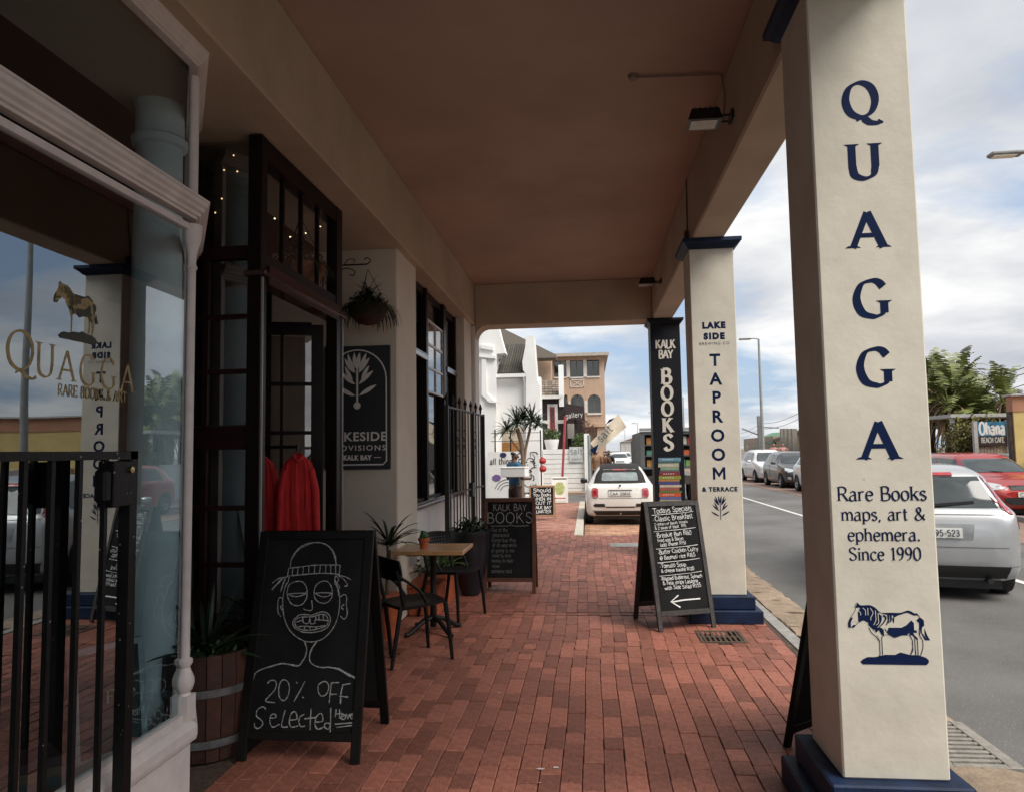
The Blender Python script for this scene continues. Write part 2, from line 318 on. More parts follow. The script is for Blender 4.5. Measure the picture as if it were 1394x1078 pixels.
def sans(txt, h, M, name, m, parent, spacing=1.0, bold=0, align='CENTER', sx=1.0):
    cu = bpy.data.curves.new('t', 'FONT'); cu.body = txt; cu.size = h/.73; cu.align_x = align; cu.space_character = spacing; cu.offset = bold; cu.resolution_u = 3; cu.fill_mode = 'FRONT'
    o = bpy.data.objects.new('t', cu); C.objects.link(o); bpy.context.view_layer.update()
    me = bpy.data.meshes.new_from_object(o.evaluated_get(bpy.context.evaluated_depsgraph_get())); bpy.data.objects.remove(o)
    S = Matrix.Diagonal((sx, 1, 1, 1)); me.transform(M @ S); me.materials.clear(); me.materials.append(m)
    r = bpy.data.objects.new(name, me); C.objects.link(r); r.parent = parent; return r
FACE= [[(0.195,0.995),(0.196,1.037),(0.219,1.086),(0.26,1.12),(0.314,1.133),(0.371,1.129),(0.421,1.104),(0.452,1.055),(0.458,1.01)],[(0.196,1.04),(0.23,1.092),(0.284,1.122),(0.338,1.135),(0.391,1.123),(0.43,1.089),(0.449,1.048),(0.462,1.009)],[(0.186,0.992),(0.24,0.997),(0.318,1.007),(0.397,1.01),(0.484,1.008)],[(0.183,0.949),(0.244,0.954),(0.322,0.961),(0.401,0.964),(0.482,0.958)],[(0.186,0.992),(0.183,0.949)],[(0.484,1.008),(0.482,0.958)],[(0.21,0.994),(0.209,0.952)],[(0.24,0.997),(0.24,0.954)],[(0.271,1.001),(0.272,0.956)],[(0.303,1.004),(0.305,0.958)],[(0.338,1.007),(0.337,0.961)],[(0.369,1.008),(0.368,0.963)],[(0.401,1.008),(0.403,0.963)],[(0.429,1.008),(0.432,0.963)],[(0.456,1.008),(0.462,0.961)],[(0.185,0.947),(0.143,0.928),(0.1,0.873)],[(0.178,0.943),(0.135,0.936),(0.098,0.91)],[(0.174,0.939),(0.162,0.906),(0.152,0.862)],[(0.193,0.947),(0.189,0.913),(0.172,0.884)],[(0.166,0.942),(0.13,0.906),(0.109,0.884)],[(0.465,0.951),(0.482,0.929),(0.472,0.914),(0.489,0.892),(0.479,0.87)],[(0.472,0.955),(0.52,0.944),(0.552,0.929)],[(0.48,0.951),(0.513,0.929),(0.535,0.899),(0.516,0.894)],[(0.461,0.951),(0.46,0.914),(0.478,0.885),(0.489,0.841)],[(0.181,0.913),(0.169,0.84),(0.176,0.767),(0.194,0.709),(0.226,0.659),(0.269,0.624),(0.317,0.603),(0.363,0.6),(0.416,0.615),(0.458,0.654),(0.485,0.704),(0.497,0.769),(0.493,0.841),(0.477,0.892),(0.459,0.929)],[(0.191,0.869),(0.198,0.899),(0.228,0.917),(0.267,0.919),(0.293,0.899),(0.306,0.862),(0.304,0.826),(0.283,0.796),(0.248,0.789),(0.216,0.803),(0.194,0.84),(0.191,0.869)],[(0.195,0.851),(0.246,0.855),(0.305,0.856)],[(0.201,0.847),(0.232,0.838),(0.263,0.84),(0.303,0.853)],[(0.346,0.859),(0.352,0.895),(0.381,0.918),(0.416,0.92),(0.442,0.892),(0.451,0.855),(0.444,0.823),(0.415,0.803),(0.379,0.808),(0.354,0.829),(0.346,0.859)],[(0.348,0.855),(0.394,0.859),(0.451,0.857)],[(0.354,0.853),(0.396,0.837),(0.427,0.841),(0.449,0.855)],[(0.336,0.817),(0.344,0.775),(0.333,0.763),(0.301,0.768),(0.294,0.775)],[(0.255,0.724),(0.273,0.74),(0.311,0.742),(0.343,0.739),(0.373,0.75),(0.411,0.757),(0.443,0.74),(0.452,0.711),(0.441,0.679),(0.404,0.657),(0.351,0.648),(0.297,0.651),(0.256,0.67),(0.24,0.695),(0.244,0.717),(0.255,0.724)],[(0.252,0.71),(0.282,0.728),(0.344,0.73),(0.381,0.741),(0.42,0.741),(0.439,0.714),(0.433,0.686),(0.388,0.668),(0.342,0.66),(0.288,0.663),(0.259,0.681),(0.252,0.71)],[(0.261,0.702),(0.291,0.71),(0.304,0.697),(0.327,0.696),(0.335,0.721)],[(0.335,0.721),(0.343,0.694),(0.366,0.698),(0.368,0.714),(0.438,0.711)],[(0.293,0.728),(0.3,0.699)],[(0.366,0.735),(0.37,0.714)],[(0.385,0.739),(0.387,0.716)],[(0.409,0.739),(0.412,0.716)],[(0.271,0.677),(0.309,0.681),(0.372,0.678),(0.425,0.686)],[(0.31,0.68),(0.307,0.661)],[(0.339,0.68),(0.342,0.66)],[(0.372,0.678),(0.381,0.664)],[(0.17,0.825),(0.15,0.832),(0.143,0.803),(0.15,0.752),(0.168,0.731)],[(0.17,0.792),(0.161,0.781),(0.173,0.763)],[(0.494,0.834),(0.52,0.85),(0.535,0.834),(0.535,0.798),(0.545,0.747),(0.53,0.719),(0.507,0.736)],[(0.524,0.798),(0.509,0.783),(0.522,0.769)],[(0.317,0.603),(0.332,0.561),(0.328,0.523),(0.315,0.5)],[(0.382,0.6),(0.359,0.565),(0.351,0.527),(0.356,0.5)],[(0.315,0.602),(0.33,0.567),(0.329,0.532),(0.313,0.497),(0.289,0.474),(0.238,0.482),(0.2,0.487),(0.132,0.47),(0.062,0.441),(0.047,0.403),(0.04,0.334),(0.034,0.229)],[(0.289,0.477),(0.246,0.483),(0.192,0.483),(0.125,0.465)],[(0.384,0.599),(0.361,0.56),(0.351,0.518),(0.368,0.487),(0.415,0.47),(0.468,0.47),(0.522,0.458),(0.576,0.431),(0.623,0.415)],[(0.453,0.471),(0.514,0.466),(0.56,0.445),(0.624,0.417)],[(0.13,0.384),(0.144,0.399),(0.171,0.398),(0.18,0.378),(0.172,0.35),(0.148,0.323),(0.129,0.295),(0.182,0.289)],[(0.22,0.404),(0.244,0.392),(0.255,0.358),(0.248,0.317),(0.227,0.3),(0.204,0.317),(0.196,0.357),(0.202,0.392),(0.22,0.404)],[(0.338,0.399),(0.313,0.346),(0.286,0.296)],[(0.289,0.393),(0.297,0.388)],[(0.33,0.319),(0.34,0.316)],[(0.444,0.399),(0.415,0.381),(0.417,0.347),(0.435,0.326),(0.461,0.335),(0.473,0.369),(0.463,0.392),(0.444,0.399)],[(0.486,0.393),(0.482,0.342),(0.481,0.291)],[(0.486,0.393),(0.527,0.395)],[(0.483,0.335),(0.52,0.337)],[(0.55,0.387),(0.542,0.343),(0.543,0.289)],[(0.546,0.383),(0.591,0.391)],[(0.532,0.328),(0.583,0.323)],[(0.135,0.255),(0.117,0.267),(0.088,0.251),(0.088,0.22),(0.117,0.201),(0.126,0.181),(0.106,0.161),(0.084,0.167),(0.08,0.187)],[(0.164,0.212),(0.194,0.216),(0.189,0.232),(0.17,0.229),(0.163,0.202),(0.18,0.169),(0.218,0.183)],[(0.243,0.253),(0.235,0.216),(0.232,0.173),(0.266,0.171)],[(0.27,0.204),(0.311,0.211),(0.3,0.244),(0.278,0.237),(0.271,0.197),(0.285,0.171),(0.323,0.178)],[(0.35,0.235),(0.329,0.222),(0.323,0.198),(0.337,0.175),(0.36,0.178)],[(0.385,0.263),(0.386,0.206),(0.389,0.16)],[(0.352,0.212),(0.415,0.22)],[(0.409,0.197),(0.453,0.204),(0.443,0.24),(0.42,0.227),(0.412,0.187),(0.431,0.164),(0.463,0.175)],[(0.495,0.192),(0.469,0.193),(0.467,0.175),(0.486,0.165),(0.496,0.182)],[(0.492,0.268),(0.496,0.208),(0.499,0.143)],[(0.523,0.262),(0.52,0.225)],[(0.541,0.262),(0.543,0.216)],[(0.521,0.239),(0.554,0.244)],[(0.552,0.223),(0.569,0.233),(0.558,0.239),(0.55,0.219),(0.571,0.213)],[(0.574,0.216),(0.58,0.24),(0.589,0.217),(0.598,0.24),(0.604,0.22)],[(0.619,0.244),(0.606,0.24),(0.62,0.227),(0.607,0.217)],[(0.522,0.19),(0.624,0.199)],[(0.53,0.174),(0.616,0.186)]]
ZP= {'neck':[(1.1,0.95),(1.11,0.94),(1.13,0.94),(1.15,0.94),(1.17,0.93),(1.19,0.91),(1.18,0.91),(1.19,0.9),(1.19,0.87),(1.18,0.86),(1.17,0.85),(1.16,0.84),(1.15,0.85),(1.14,0.86),(1.14,0.87),(1.12,0.88),(1.12,0.88),(1.1,0.87),(1.1,0.88),(1.1,0.9),(1.1,0.91),(1.11,0.93),(1.09,0.93)],'nose':[(1.06,0.87),(1.07,0.89),(1.08,0.89),(1.07,0.87),(1.07,0.86),(1.07,0.85),(1.08,0.86),(1.09,0.86),(1.08,0.85),(1.07,0.85),(1.06,0.85)],'back':[(1.19,0.91),(1.22,0.91),(1.24,0.91),(1.27,0.91),(1.3,0.92),(1.32,0.91),(1.34,0.9),(1.34,0.9),(1.32,0.9),(1.3,0.91),(1.29,0.91),(1.26,0.9),(1.24,0.89),(1.24,0.89),(1.24,0.9),(1.22,0.9)],'belly':[(1.22,0.85),(1.23,0.85),(1.25,0.85),(1.27,0.85),(1.29,0.86),(1.3,0.87),(1.31,0.88),(1.32,0.87),(1.32,0.86),(1.32,0.84),(1.33,0.84),(1.33,0.83),(1.31,0.83),(1.31,0.84),(1.3,0.83),(1.29,0.82),(1.27,0.82),(1.24,0.81),(1.22,0.82),(1.21,0.83)],'rump':[(1.34,0.89),(1.35,0.89),(1.36,0.88),(1.36,0.87),(1.36,0.85),(1.37,0.82),(1.38,0.8),(1.37,0.8),(1.36,0.82),(1.36,0.85),(1.36,0.86),(1.35,0.85),(1.35,0.83),(1.37,0.8),(1.36,0.8),(1.35,0.82),(1.34,0.85),(1.34,0.87),(1.33,0.88)],'chest':[(1.16,0.85),(1.17,0.85),(1.19,0.85),(1.2,0.84),(1.2,0.82),(1.19,0.82),(1.18,0.84),(1.17,0.83)],'chest2':[(1.2,0.85),(1.21,0.84),(1.21,0.83),(1.2,0.85)],'hind':[(1.3,0.83),(1.31,0.84),(1.32,0.82),(1.33,0.81),(1.33,0.8),(1.32,0.81),(1.31,0.82),(1.3,0.82)],'ground':[(1.1,0.71),(1.11,0.72),(1.13,0.73),(1.16,0.73),(1.2,0.74),(1.24,0.74),(1.26,0.75),(1.3,0.74),(1.33,0.74),(1.36,0.73),(1.37,0.72),(1.37,0.71),(1.36,0.7),(1.33,0.7),(1.3,0.7),(1.27,0.7),(1.23,0.7),(1.18,0.7),(1.14,0.7),(1.11,0.7)]}
ZS= [[(1.19,0.9),(1.19,0.88),(1.18,0.86),(1.17,0.85)],[(1.2,0.9),(1.21,0.89),(1.2,0.87),(1.18,0.85)],[(1.22,0.9),(1.22,0.88),(1.21,0.86)],[(1.23,0.9),(1.23,0.88),(1.22,0.87)],[(1.24,0.89),(1.24,0.88),(1.24,0.87)]]
ZLI= [[(1.12,0.93),(1.13,0.92),(1.13,0.9)],[(1.14,0.93),(1.14,0.92),(1.14,0.9)],[(1.15,0.93),(1.16,0.91),(1.15,0.89),(1.15,0.88)],[(1.17,0.92),(1.17,0.9),(1.17,0.88),(1.16,0.86)],[(1.18,0.91),(1.18,0.89),(1.18,0.87),(1.17,0.86)],[(1.12,0.93),(1.12,0.93)],[(1.1,0.92),(1.11,0.91),(1.11,0.9)],[(1.07,0.87),(1.09,0.88)],[(1.09,0.88),(1.1,0.87)]]
ZL= [[(1.14,0.85),(1.15,0.83),(1.17,0.81),(1.18,0.79),(1.18,0.76),(1.18,0.74),(1.17,0.73)],[(1.2,0.82),(1.19,0.81),(1.19,0.79),(1.19,0.76),(1.19,0.74)],[(1.3,0.82),(1.31,0.8),(1.31,0.79),(1.31,0.76),(1.3,0.74)],[(1.32,0.81),(1.32,0.79),(1.32,0.77),(1.32,0.74)],[(1.33,0.81),(1.33,0.79),(1.33,0.76),(1.33,0.74)],[(1.34,0.85),(1.34,0.82),(1.35,0.8),(1.35,0.77),(1.34,0.74)],[(1.33,0.91),(1.34,0.9),(1.35,0.88),(1.36,0.86)]]
ZB= [(1.17,0.83),(1.16,0.84),(1.15,0.85),(1.14,0.86),(1.14,0.87),(1.12,0.88),(1.12,0.88),(1.1,0.87),(1.09,0.86),(1.08,0.85),(1.07,0.85),(1.06,0.85),(1.06,0.87),(1.07,0.89),(1.09,0.92),(1.09,0.94),(1.1,0.95),(1.11,0.94),(1.13,0.94),(1.15,0.94),(1.17,0.93),(1.19,0.91),(1.22,0.91),(1.24,0.91),(1.27,0.91),(1.3,0.92),(1.32,0.91),(1.34,0.9),(1.35,0.88),(1.35,0.87),(1.35,0.85),(1.34,0.82),(1.35,0.8),(1.35,0.77),(1.34,0.74),(1.33,0.74),(1.33,0.77),(1.33,0.8),(1.32,0.81),(1.32,0.77),(1.32,0.74),(1.3,0.74),(1.31,0.77),(1.31,0.8),(1.3,0.82),(1.29,0.82),(1.27,0.82),(1.24,0.81),(1.22,0.82),(1.2,0.82),(1.19,0.81),(1.19,0.77),(1.19,0.74),(1.18,0.73),(1.18,0.73),(1.18,0.76),(1.18,0.8),(1.17,0.82)]
# ------------------------------------------------------------------ materials
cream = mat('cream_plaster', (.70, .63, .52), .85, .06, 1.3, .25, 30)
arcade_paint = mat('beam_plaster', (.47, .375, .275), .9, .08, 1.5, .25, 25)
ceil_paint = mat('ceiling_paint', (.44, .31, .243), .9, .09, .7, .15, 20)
pillar_paint = mat('pillar_paint', (.63, .585, .49), .8, .09, 2.6, .14, 26, dots=(7, .03, (.46, .40, .32)))
white_wall = mat('white_limewash', (.80, .80, .78), .85, .05, 1.2, .3, 20)
navy = mat('navy_paint', (.007, .019, .055), .6, .3, 6, .2, 40, spec=.25, dots=(11, .03, (.08, .09, .11)))
navy_print = mat('navy_lettering', (.005, .014, .055), .7, .1, spec=.1)
black_paint = mat('black_pillar_paint', (.004, .005, .009), .6, .2, 5, .1, 40, spec=.25)
letter_cream = mat('cream_lettering', (.62, .58, .5), .7, .05)
dark_wood = mat('dark_stained_wood', (.012, .005, .0045), .4, .2, 9, .15, 60, spec=.15)
red_wood = mat('oxblood_wood', (.030, .008, .008), .4, .2, 8, .15, 60, spec=.2)
shop_white = mat('shopfront_white', (.66, .60, .57), .5, .08, 7, .2, 60)
black_metal = mat('black_iron', (.006, .006, .006), .5, .3, 12, .2, 80, spec=.25, dots=(26, .10, (.22, .20, .18)))
black_plain = mat('black_iron_plain', (.008, .008, .008), .5, .2, 12, spec=.25)
chalk_black = mat('chalkboard_black', (.014, .0145, .015), .8, .3, 2.6, .05, 40, spec=.15)
chalk = mat('chalk', (.50, .50, .49), .95, .3, 170, .3, 300, col2=(.12, .12, .12), detail=2)
chalk_bright = mat('chalk_bright', (.78, .78, .76), .95, .2, 60)
chalk_dim = mat('chalk_dim', (.26, .26, .25), .95, .3, 120, col2=(.07, .07, .07))
board_wood = mat('board_frame_wood', (.11, .035, .018), .5, .2, 9, .1, 80)
board_black = mat('board_frame_black', (.006, .0055, .005), .5, .2, 8, .15, 60, spec=.2)
pine = mat('pine_wood', (.36, .17, .07), .5, .2, 14, .1, 60)
gold = mat('gold_leaf', (.30, .21, .075), .45, .25, 30, metal=.3)
gold_grey = mat('gold_pale', (.42, .34, .24), .5, .2, 30)
shop_glass = glass_mat('shop_glass', (.84, .93, .95), 3.0, (.88, .95, 1))
door_glass = glass_mat('door_glass', (.72, .70, .68), 2.5); clear_glass = glass_mat('clear_glass', (.9, .97, 1), 1.35)
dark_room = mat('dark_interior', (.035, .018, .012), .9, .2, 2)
asphalt = mat('asphalt', (.155, .149, .142), .75, .22, .55, .9, 200, detail=12, dots=(48, .17, (.30, .29, .27)))
paint_line = mat('road_paint', (.62, .61, .58), .8, .12, 30)
brick_mat = mat('clay_paver', (.34, .128, .086), .6, .16, 22, .9, 90, col2=(.19, .066, .045), detail=10, island=.34, spec=.35, dots=(38, .05, (.36, .27, .22)))
brick_dirty = mat('clay_paver_far', (.40, .20, .15), .85, .16, 4, .5, 120, col2=(.30, .13, .095), detail=8, island=.32)
joint = mat('joint_sand', (.085, .055, .040), .95, .3, 40, .3, 200)
kerb_mat = mat('kerb_sandstone', (.36, .27, .19), .9, .2, 7, 1.0, 34, col2=(.20, .15, .11), detail=9, island=.2)
concrete = mat('concrete', (.30, .29, .27), .9, .15, 9, .5, 80)
terracotta = mat('terracotta', (.42, .10, .035), .8, .15, 12, .2, 60)
leaf = mat('leaf_green', (.035, .075, .018), .5, .3, 5, island=.5)
leaf_dark = mat('leaf_dark_green', (.014, .034, .012), .45, .3, 5, island=.5)
leaf_light = mat('leaf_light_green', (.075, .125, .028), .5, .3, 5, island=.5)
leaf_dry = mat('leaf_dry', (.34, .22, .13), .8, .3, 5, island=.5)
leaf_olive = mat('leaf_olive', (.17, .16, .035), .6, .3, 5, island=.5)
bark = mat('bark', (.13, .095, .065), .9, .25, 20, .5, 60)
soil = mat('soil', (.03, .02, .014), .95, .3, 30)
# ------------------------------------------------------------------ ground
def sheet(name, x0, x1, y0, y1, z, m, t=.05):
    return MB().box(x0, x1, y0, y1, z-t, z).build(name, m)
o = struct(sheet('ground', -400, 400, -60, 1400, -.30, mat('far_earth', (.16, .14, .11), .95, .2, .05), .2))
o = struct(sheet('road', 2.03, 9.25, -20, 420, -.075, asphalt, .1))
for k, (y0, y1) in enumerate([(4.6, 10.6), (16.5, 26), (32, 40), (46, 54), (60, 68), (74, 82)]):
    struct(sheet('road_line', 5.12, 5.23, y0, y1, -.067, paint_line, .004))
struct(sheet('side_street', -14, 2.0, 23.6, 28.2, -.07, asphalt, .1))
struct(sheet('road_beyond', -.2, 2.0, 28.2, 420, -.072, asphalt, .1))
bay = struct(MB().box(-.14, 2.0, 14.35, 23.4, -.20, -.13).build('parking_bay', joint))
far_bay = struct(sheet('far_parking_bay', 7.2, 9.25, 6, 120, -.066, mat('bay_paving', (.26, .17, .13), .9, .15, 3, .4, 60), .02))
far_pave = struct(MB().box(9.3, 40, -20, 420, -.2, .03).build('far_pavement', mat('far_paving', (.27, .19, .15), .9, .15, 2, .4, 60)))
fk = struct(MB().box(9.17, 9.298, -20, 200, -.2, .04).build('far_kerb', concrete))
# ------------------------------------------------------------------ pavement of clay bricks
pave = struct(MB().box(-2.6, 1.62, -1.5, 14.2, -.2, -.014).box(-2.6, -.32, 14.2, 23.4, -.2, -.014).build('pavement', joint))
def brick_mesh(L, w, name):
    m = MB().box(-w/2+.0018, w/2-.0018, -L/2+.003, L/2-.003, -.03, 0, bev=.0035).mesh(name); m.materials.append(brick_mat); return m
BW, BL = .1065, .318
shared = {('f'): brick_mesh(BL, BW, 'brick'), ('h'): brick_mesh(BL/2, BW, 'brick')}
rnd = random.Random(3)
slots = []
ncol = int((1.60+1.86)/BW)
for c in range(ncol):
    x = -1.86+BW*(c+.5); y = 2.85-rnd.random()*BL
    while y < (14.9 if x < -.3 else 14.0):
        half = rnd.random() < .42; L = BL/2 if half else BL; yc = y+L/2
        if 7.33 < y+L and y < 7.33: L = 7.33-y; yc = y+L/2; 
        slots.append([x, yc, L]); y += L
        if abs(y-7.33) < .002:
            slots.append([x, 7.405, -.112]); y = 7.48
slots = [s for s in slots if abs(s[2]) > .05]
def blocked(x, y): return (0.86 < x < 1.6 and 3.0 < y < 3.9) or (.9 < x < 1.27 and 6.35 < y < 6.75)
near = sorted([s for s in slots if s[1] > 3.35 and not blocked(s[0], s[1])], key=lambda s: math.hypot(s[0]*.7, s[1]))[:300]
ids = set(map(id, near)); far = MB()
for s in slots:
    if blocked(s[0], s[1]): continue
    x, y, L = s; dz = (rnd.random()-.5)*.005; rx, ry = (rnd.random()-.5)*.016, (rnd.random()-.5)*.024
    wob = .016*math.sin(y*1.1)+.007*math.sin(y*2.9+1)+(rnd.random()-.5)*.0016
    if id(s) in ids:
        me = shared['h'] if abs(L-BL/2) < .01 else shared['f']
        o = bpy.data.objects.new('brick', me); C.objects.link(o); o.parent = pave
        o.location = (x+wob, y, dz); o.rotation_euler = (rx, ry, (rnd.random()-.5)*.012)
        o.scale = (1, abs(L)/(BL/2 if me is shared['h'] else BL), 1)
    else:
        M = Matrix.Translation((x+wob, y, dz)) @ Matrix.Rotation(ry, 4, 'Y') @ Matrix.Rotation((rnd.random()-.5)*.012, 4, 'Z'); l = abs(L)
        far.box(-BW/2+.002, BW/2-.002, -l/2+.003, l/2-.003, -.03, 0, M)
stuff(far.build('bricks', brick_mat, pave))
far = MB()
y = 15.0
while y < 23.3:                                   # weathered pavers past the arcade, laid across
    off = 0 if int((y-15)/.11) % 2 else .11; x = -1.9+off-.11
    xe = -.32
    while x < xe:
        far.box(x+.003, min(x+.217, xe), y+.003, y+.105, -.03, (rnd.random()-.5)*.004); x += .22
    y += .108
    if y > 23.2: break
stuff(far.build('bricks_laid_across', brick_dirty, pave))
b2 = MB(); y = 14.37
while y < 23.3:
    x = -.12+(.11 if int((y-15.6)/.11) % 2 else 0)
    while x < 1.98: b2.box(x+.003, min(x+.217, 1.99), y+.003, y+.105, -.16, -.118+(rnd.random()-.5)*.004); x += .22
    y += .108
stuff(b2.build('bay_bricks', mat('bay_clay_paver', (.44, .24, .15), .9, .15, 5, .4, 100, island=.3), bay))
bk = MB().box(-.315, -.145, 14.2, 23.4, -.2, .012, bev=.01).box(-.143, 1.9, 14.2, 14.34, -.2, -.02, bev=.01)
struct(bk.build('bay_kerb', mat('pale_kerb', (.5, .46, .38), .9, .12, 9, .4, 60)))
struct(sheet('bay_approach', 1.622, 2.0, 11.5, 14.15, -.012, concrete, .1))
for nm, q in (('concrete_patch', (.32, .80, 12.45, 12.95)), ('concrete_patch', (-1.55, -1.1, 10.9, 11.5))):
    MB().box(q[0], q[1], q[2], q[3], -.02, .006, bev=.003).build(nm, concrete, pave)
# kerb: grey gutter strip and sandstone blocks
struct(MB().box(1.622, 1.735, -1.5, 11.49, -.2, -.004, bev=.004).build('gutter_strip', concrete))
kerb = struct(MB().box(1.74, 2.0, -1.5, 11.49, -.2, -.05).build('kerb', joint))
y = -1.2; kr = random.Random(5)
while y < 11.4:
    L = kr.uniform(.34, .62)
    if 4.02 < y+L and y < 4.68:
        y = 4.68 if y >= 4.0 else y
        if y < 4.02: L = 4.02-y
    if y+L > 11.5: break
    bm = bmesh.new(); bmesh.ops.create_cube(bm, size=1)
    for v in bm.verts: v.co = (1.75+(v.co.x+.5)*(.36+kr.uniform(-.015, .03)), y+.008+(v.co.y+.5)*(L-.016), -.1+(v.co.z+.5)*.1)
    bmesh.ops.subdivide_edges(bm, edges=list(bm.edges), cuts=3, use_grid_fill=True)
    for v in bm.verts:
        v.co += Vector((kr.uniform(-.012, .012), kr.uniform(-.005, .005), kr.uniform(-.010, .006) if v.co.z > -.02 else 0))
        if v.co.x > 2.0: v.co.z -= .02*(v.co.x-2.0)/.1; v.co.x += kr.uniform(-.012, .025)
    me = bpy.data.meshes.new('kerb_stone'); bm.to_mesh(me); bm.free(); me.materials.append(kerb_mat)
    o = bpy.data.objects.new('kerb_stone', me); C.objects.link(o); o.parent = kerb; y += L
t = thing('kerb_drain', 'concrete slotted storm drain inlet set into the kerb beside the big lettered pillar', 'drain', (1.93, 4.35, 0))
g = MB()
for k in range(11): g.box(-.13, .13, -.30+k*.058, -.30+k*.058+.026, -.06, -.012, bev=.004)
g.box(-.17, -.131, -.32, .32, -.1, -.01, bev=.004).box(.131, .20, -.32, .32, -.1, -.012, bev=.004).box(-.13, .13, .312, .33, -.1, -.012).box(-.13, .13, -.33, -.302, -.1, -.012)
g.build('grate', mat('drain_concrete', (.27, .25, .22), .9, .15, 20, .5, 80), t)
MB().box(-.13, .13, -.3, .31, -.12, -.09).build('sump', black_plain, t)
t = thing('drain_cover', 'rusty rectangular iron drain grating in the brick paving beside the blue plinth', 'drain', (1.085, 6.55, 0))
rusty = mat('rusty_iron', (.10, .065, .045), .8, .3, 30, .5, 90)
MB().box(-.19, .19, -.2, -.17, -.03, .006).box(-.19, .19, .17, .2, -.03, .006).box(-.19, -.165, -.17, .17, -.03, .006).box(.165, .19, -.17, .17, -.03, .006).build('frame', rusty, t)
g = MB()
for k in range(8): g.box(-.155+k*.042, -.155+k*.042+.018, -.17, .17, -.03, .004)
g.box(-.165, .165, -.012, .012, -.03, .003).build('bars', rusty, t)
MB().box(-.165, .165, -.17, .17, -.05, -.032).build('sump', black_plain, t)
# ------------------------------------------------------------------ arcade building
arc = thing('arcade_building', 'cream plastered arcade with deep beams roofing the red brick pavement in front of the shops', 'building', (-1.7, 5, 0))
def ap(mb, name, m, **k):
    o = mb.build(name, m, arc, **k); o.location = (1.7, -5, 0); return o
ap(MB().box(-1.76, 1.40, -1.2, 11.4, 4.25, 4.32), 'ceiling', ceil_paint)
ap(MB().box(-8, 1.42, -1.2, 12.0, 4.321, 4.6), 'roof_slab', cream)
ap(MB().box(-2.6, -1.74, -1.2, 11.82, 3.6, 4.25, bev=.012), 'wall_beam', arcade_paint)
e = MB().box(-1.74, 1.03, 11.38, 11.82, 3.59, 4.25, bev=.012)
pts = [(-1.74, 3.59), (-1.74, 3.39)]+[(-1.74+.2*(1-math.cos(a_)), 3.39+.2*math.sin(a_)) for a_ in [PI/2*i/8 for i in range(1, 9)]]
e.prism(pts, 1, 11.40, 11.80)
ap(e, 'cross_beam', arcade_paint)
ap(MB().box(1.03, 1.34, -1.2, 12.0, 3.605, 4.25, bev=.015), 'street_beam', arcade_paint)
ap(MB().box(-2.2, -1.74, 11.38, 11.82, 0, 3.6, bev=.015), 'end_pillar', mat('end_pillar_plaster', (.68, .65, .6), .85, .06, 2, .3, 25))
ap(MB().box(-3.1, -1.82, 6.92, 7.72, 0, 3.61, bev=.012), 'wall_pier', cream)
ap(MB().box(-2.4, -1.88, 7.73, 11.37, 0, .98), 'window_wall', mat('white_plaster', (.82, .80, .76), .85, .05, 1.5, .3, 25))
ap(MB().box(-2.4, -1.80, 10.7, 11.37, .98, 3.6), 'window_reveal', cream)
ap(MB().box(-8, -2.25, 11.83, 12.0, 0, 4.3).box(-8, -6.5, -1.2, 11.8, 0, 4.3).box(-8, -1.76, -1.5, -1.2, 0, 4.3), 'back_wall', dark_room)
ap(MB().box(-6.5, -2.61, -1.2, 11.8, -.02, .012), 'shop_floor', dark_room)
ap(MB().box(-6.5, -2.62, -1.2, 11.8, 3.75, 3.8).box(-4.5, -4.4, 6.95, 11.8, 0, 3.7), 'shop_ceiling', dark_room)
ap(MB().box(-8, -2, -1.2, 12.0, 4.601, 8), 'upper_storey', cream)
ap(MB().tube([(.38, 5.1, 4.235), (1.0, 5.14, 4.235)], .008).tube([(1.0, 5.14, 4.235), (1.02, 5.16, 4.1), (1.02, 5.24, 3.95)], .007).lathe([(.03, 4.22), (.04, 4.25)], 10, Matrix.Translation((.38, 5.1, 0))), 'cable_conduit', mat('conduit', (.24, .17, .13), .7))
ap(MB().tube([(1.022, 7.2, 4.24), (1.022, 7.25, 3.8), (1.022, 7.24, 3.7)], .006).box(.99, 1.028, 7.2, 7.27, 3.64, 3.73), 'cable', mat('cable_brown', (.07, .045, .03), .7))
# ------------------------------------------------------------------ pillars
def pillar(Y, label, capm, body, W2=.21, up=0):
    t = thing('pillar', label, 'pillar', (1.22, Y+.21, 0), 0, 'square pillars along the kerb')
    o = MB().box(-W2, W2, -.21, .21, .24, 3.6+up, bev=.007).build('shaft', body, t)
    c = MB().box(-.27, .27, -.27, .27, 3.56, 3.62).box(-.235, .235, -.235, .235, 3.47, 3.56) if 0 else MB()
    prof = [(-.235, 3.435), (-.255, 3.45), (-.285, 3.50), (-.30, 3.535), (-.30, 3.565), (.0, 3.565)]
    q = [.235, .25, .28, .305, .305]; zz = [z_+up for z_ in (3.515, 3.525, 3.555, 3.57, 3.604)]
    vs = []; fs = []
    for i in range(5):
        for sx_, sy_ in ((-1, -1), (1, -1), (1, 1), (-1, 1)): vs.append((sx_*q[i]*(.9), sy_*q[i], zz[i]))
    for i in range(4):
        for k in range(4): fs.append((i*4+k, i*4+(k+1) % 4, (i+1)*4+(k+1) % 4, (i+1)*4+k))
    fs += [(3, 2, 1, 0), (16, 17, 18, 19)]
    c.add(vs, fs).build('capital', capm, t)
    MB().box(-.33, .33, -.33, .33, 0, .12, bev=.008).build('lower_step', navy, t)
    MB().box(-.275, .275, -.275, .275, .121, .24, bev=.008).build('upper_step', navy, t)
    return t
P1 = pillar(3.25, 'nearest cream pillar lettered QUAGGA down its face with a blue striped zebra below', navy, pillar_paint, .21, .12)
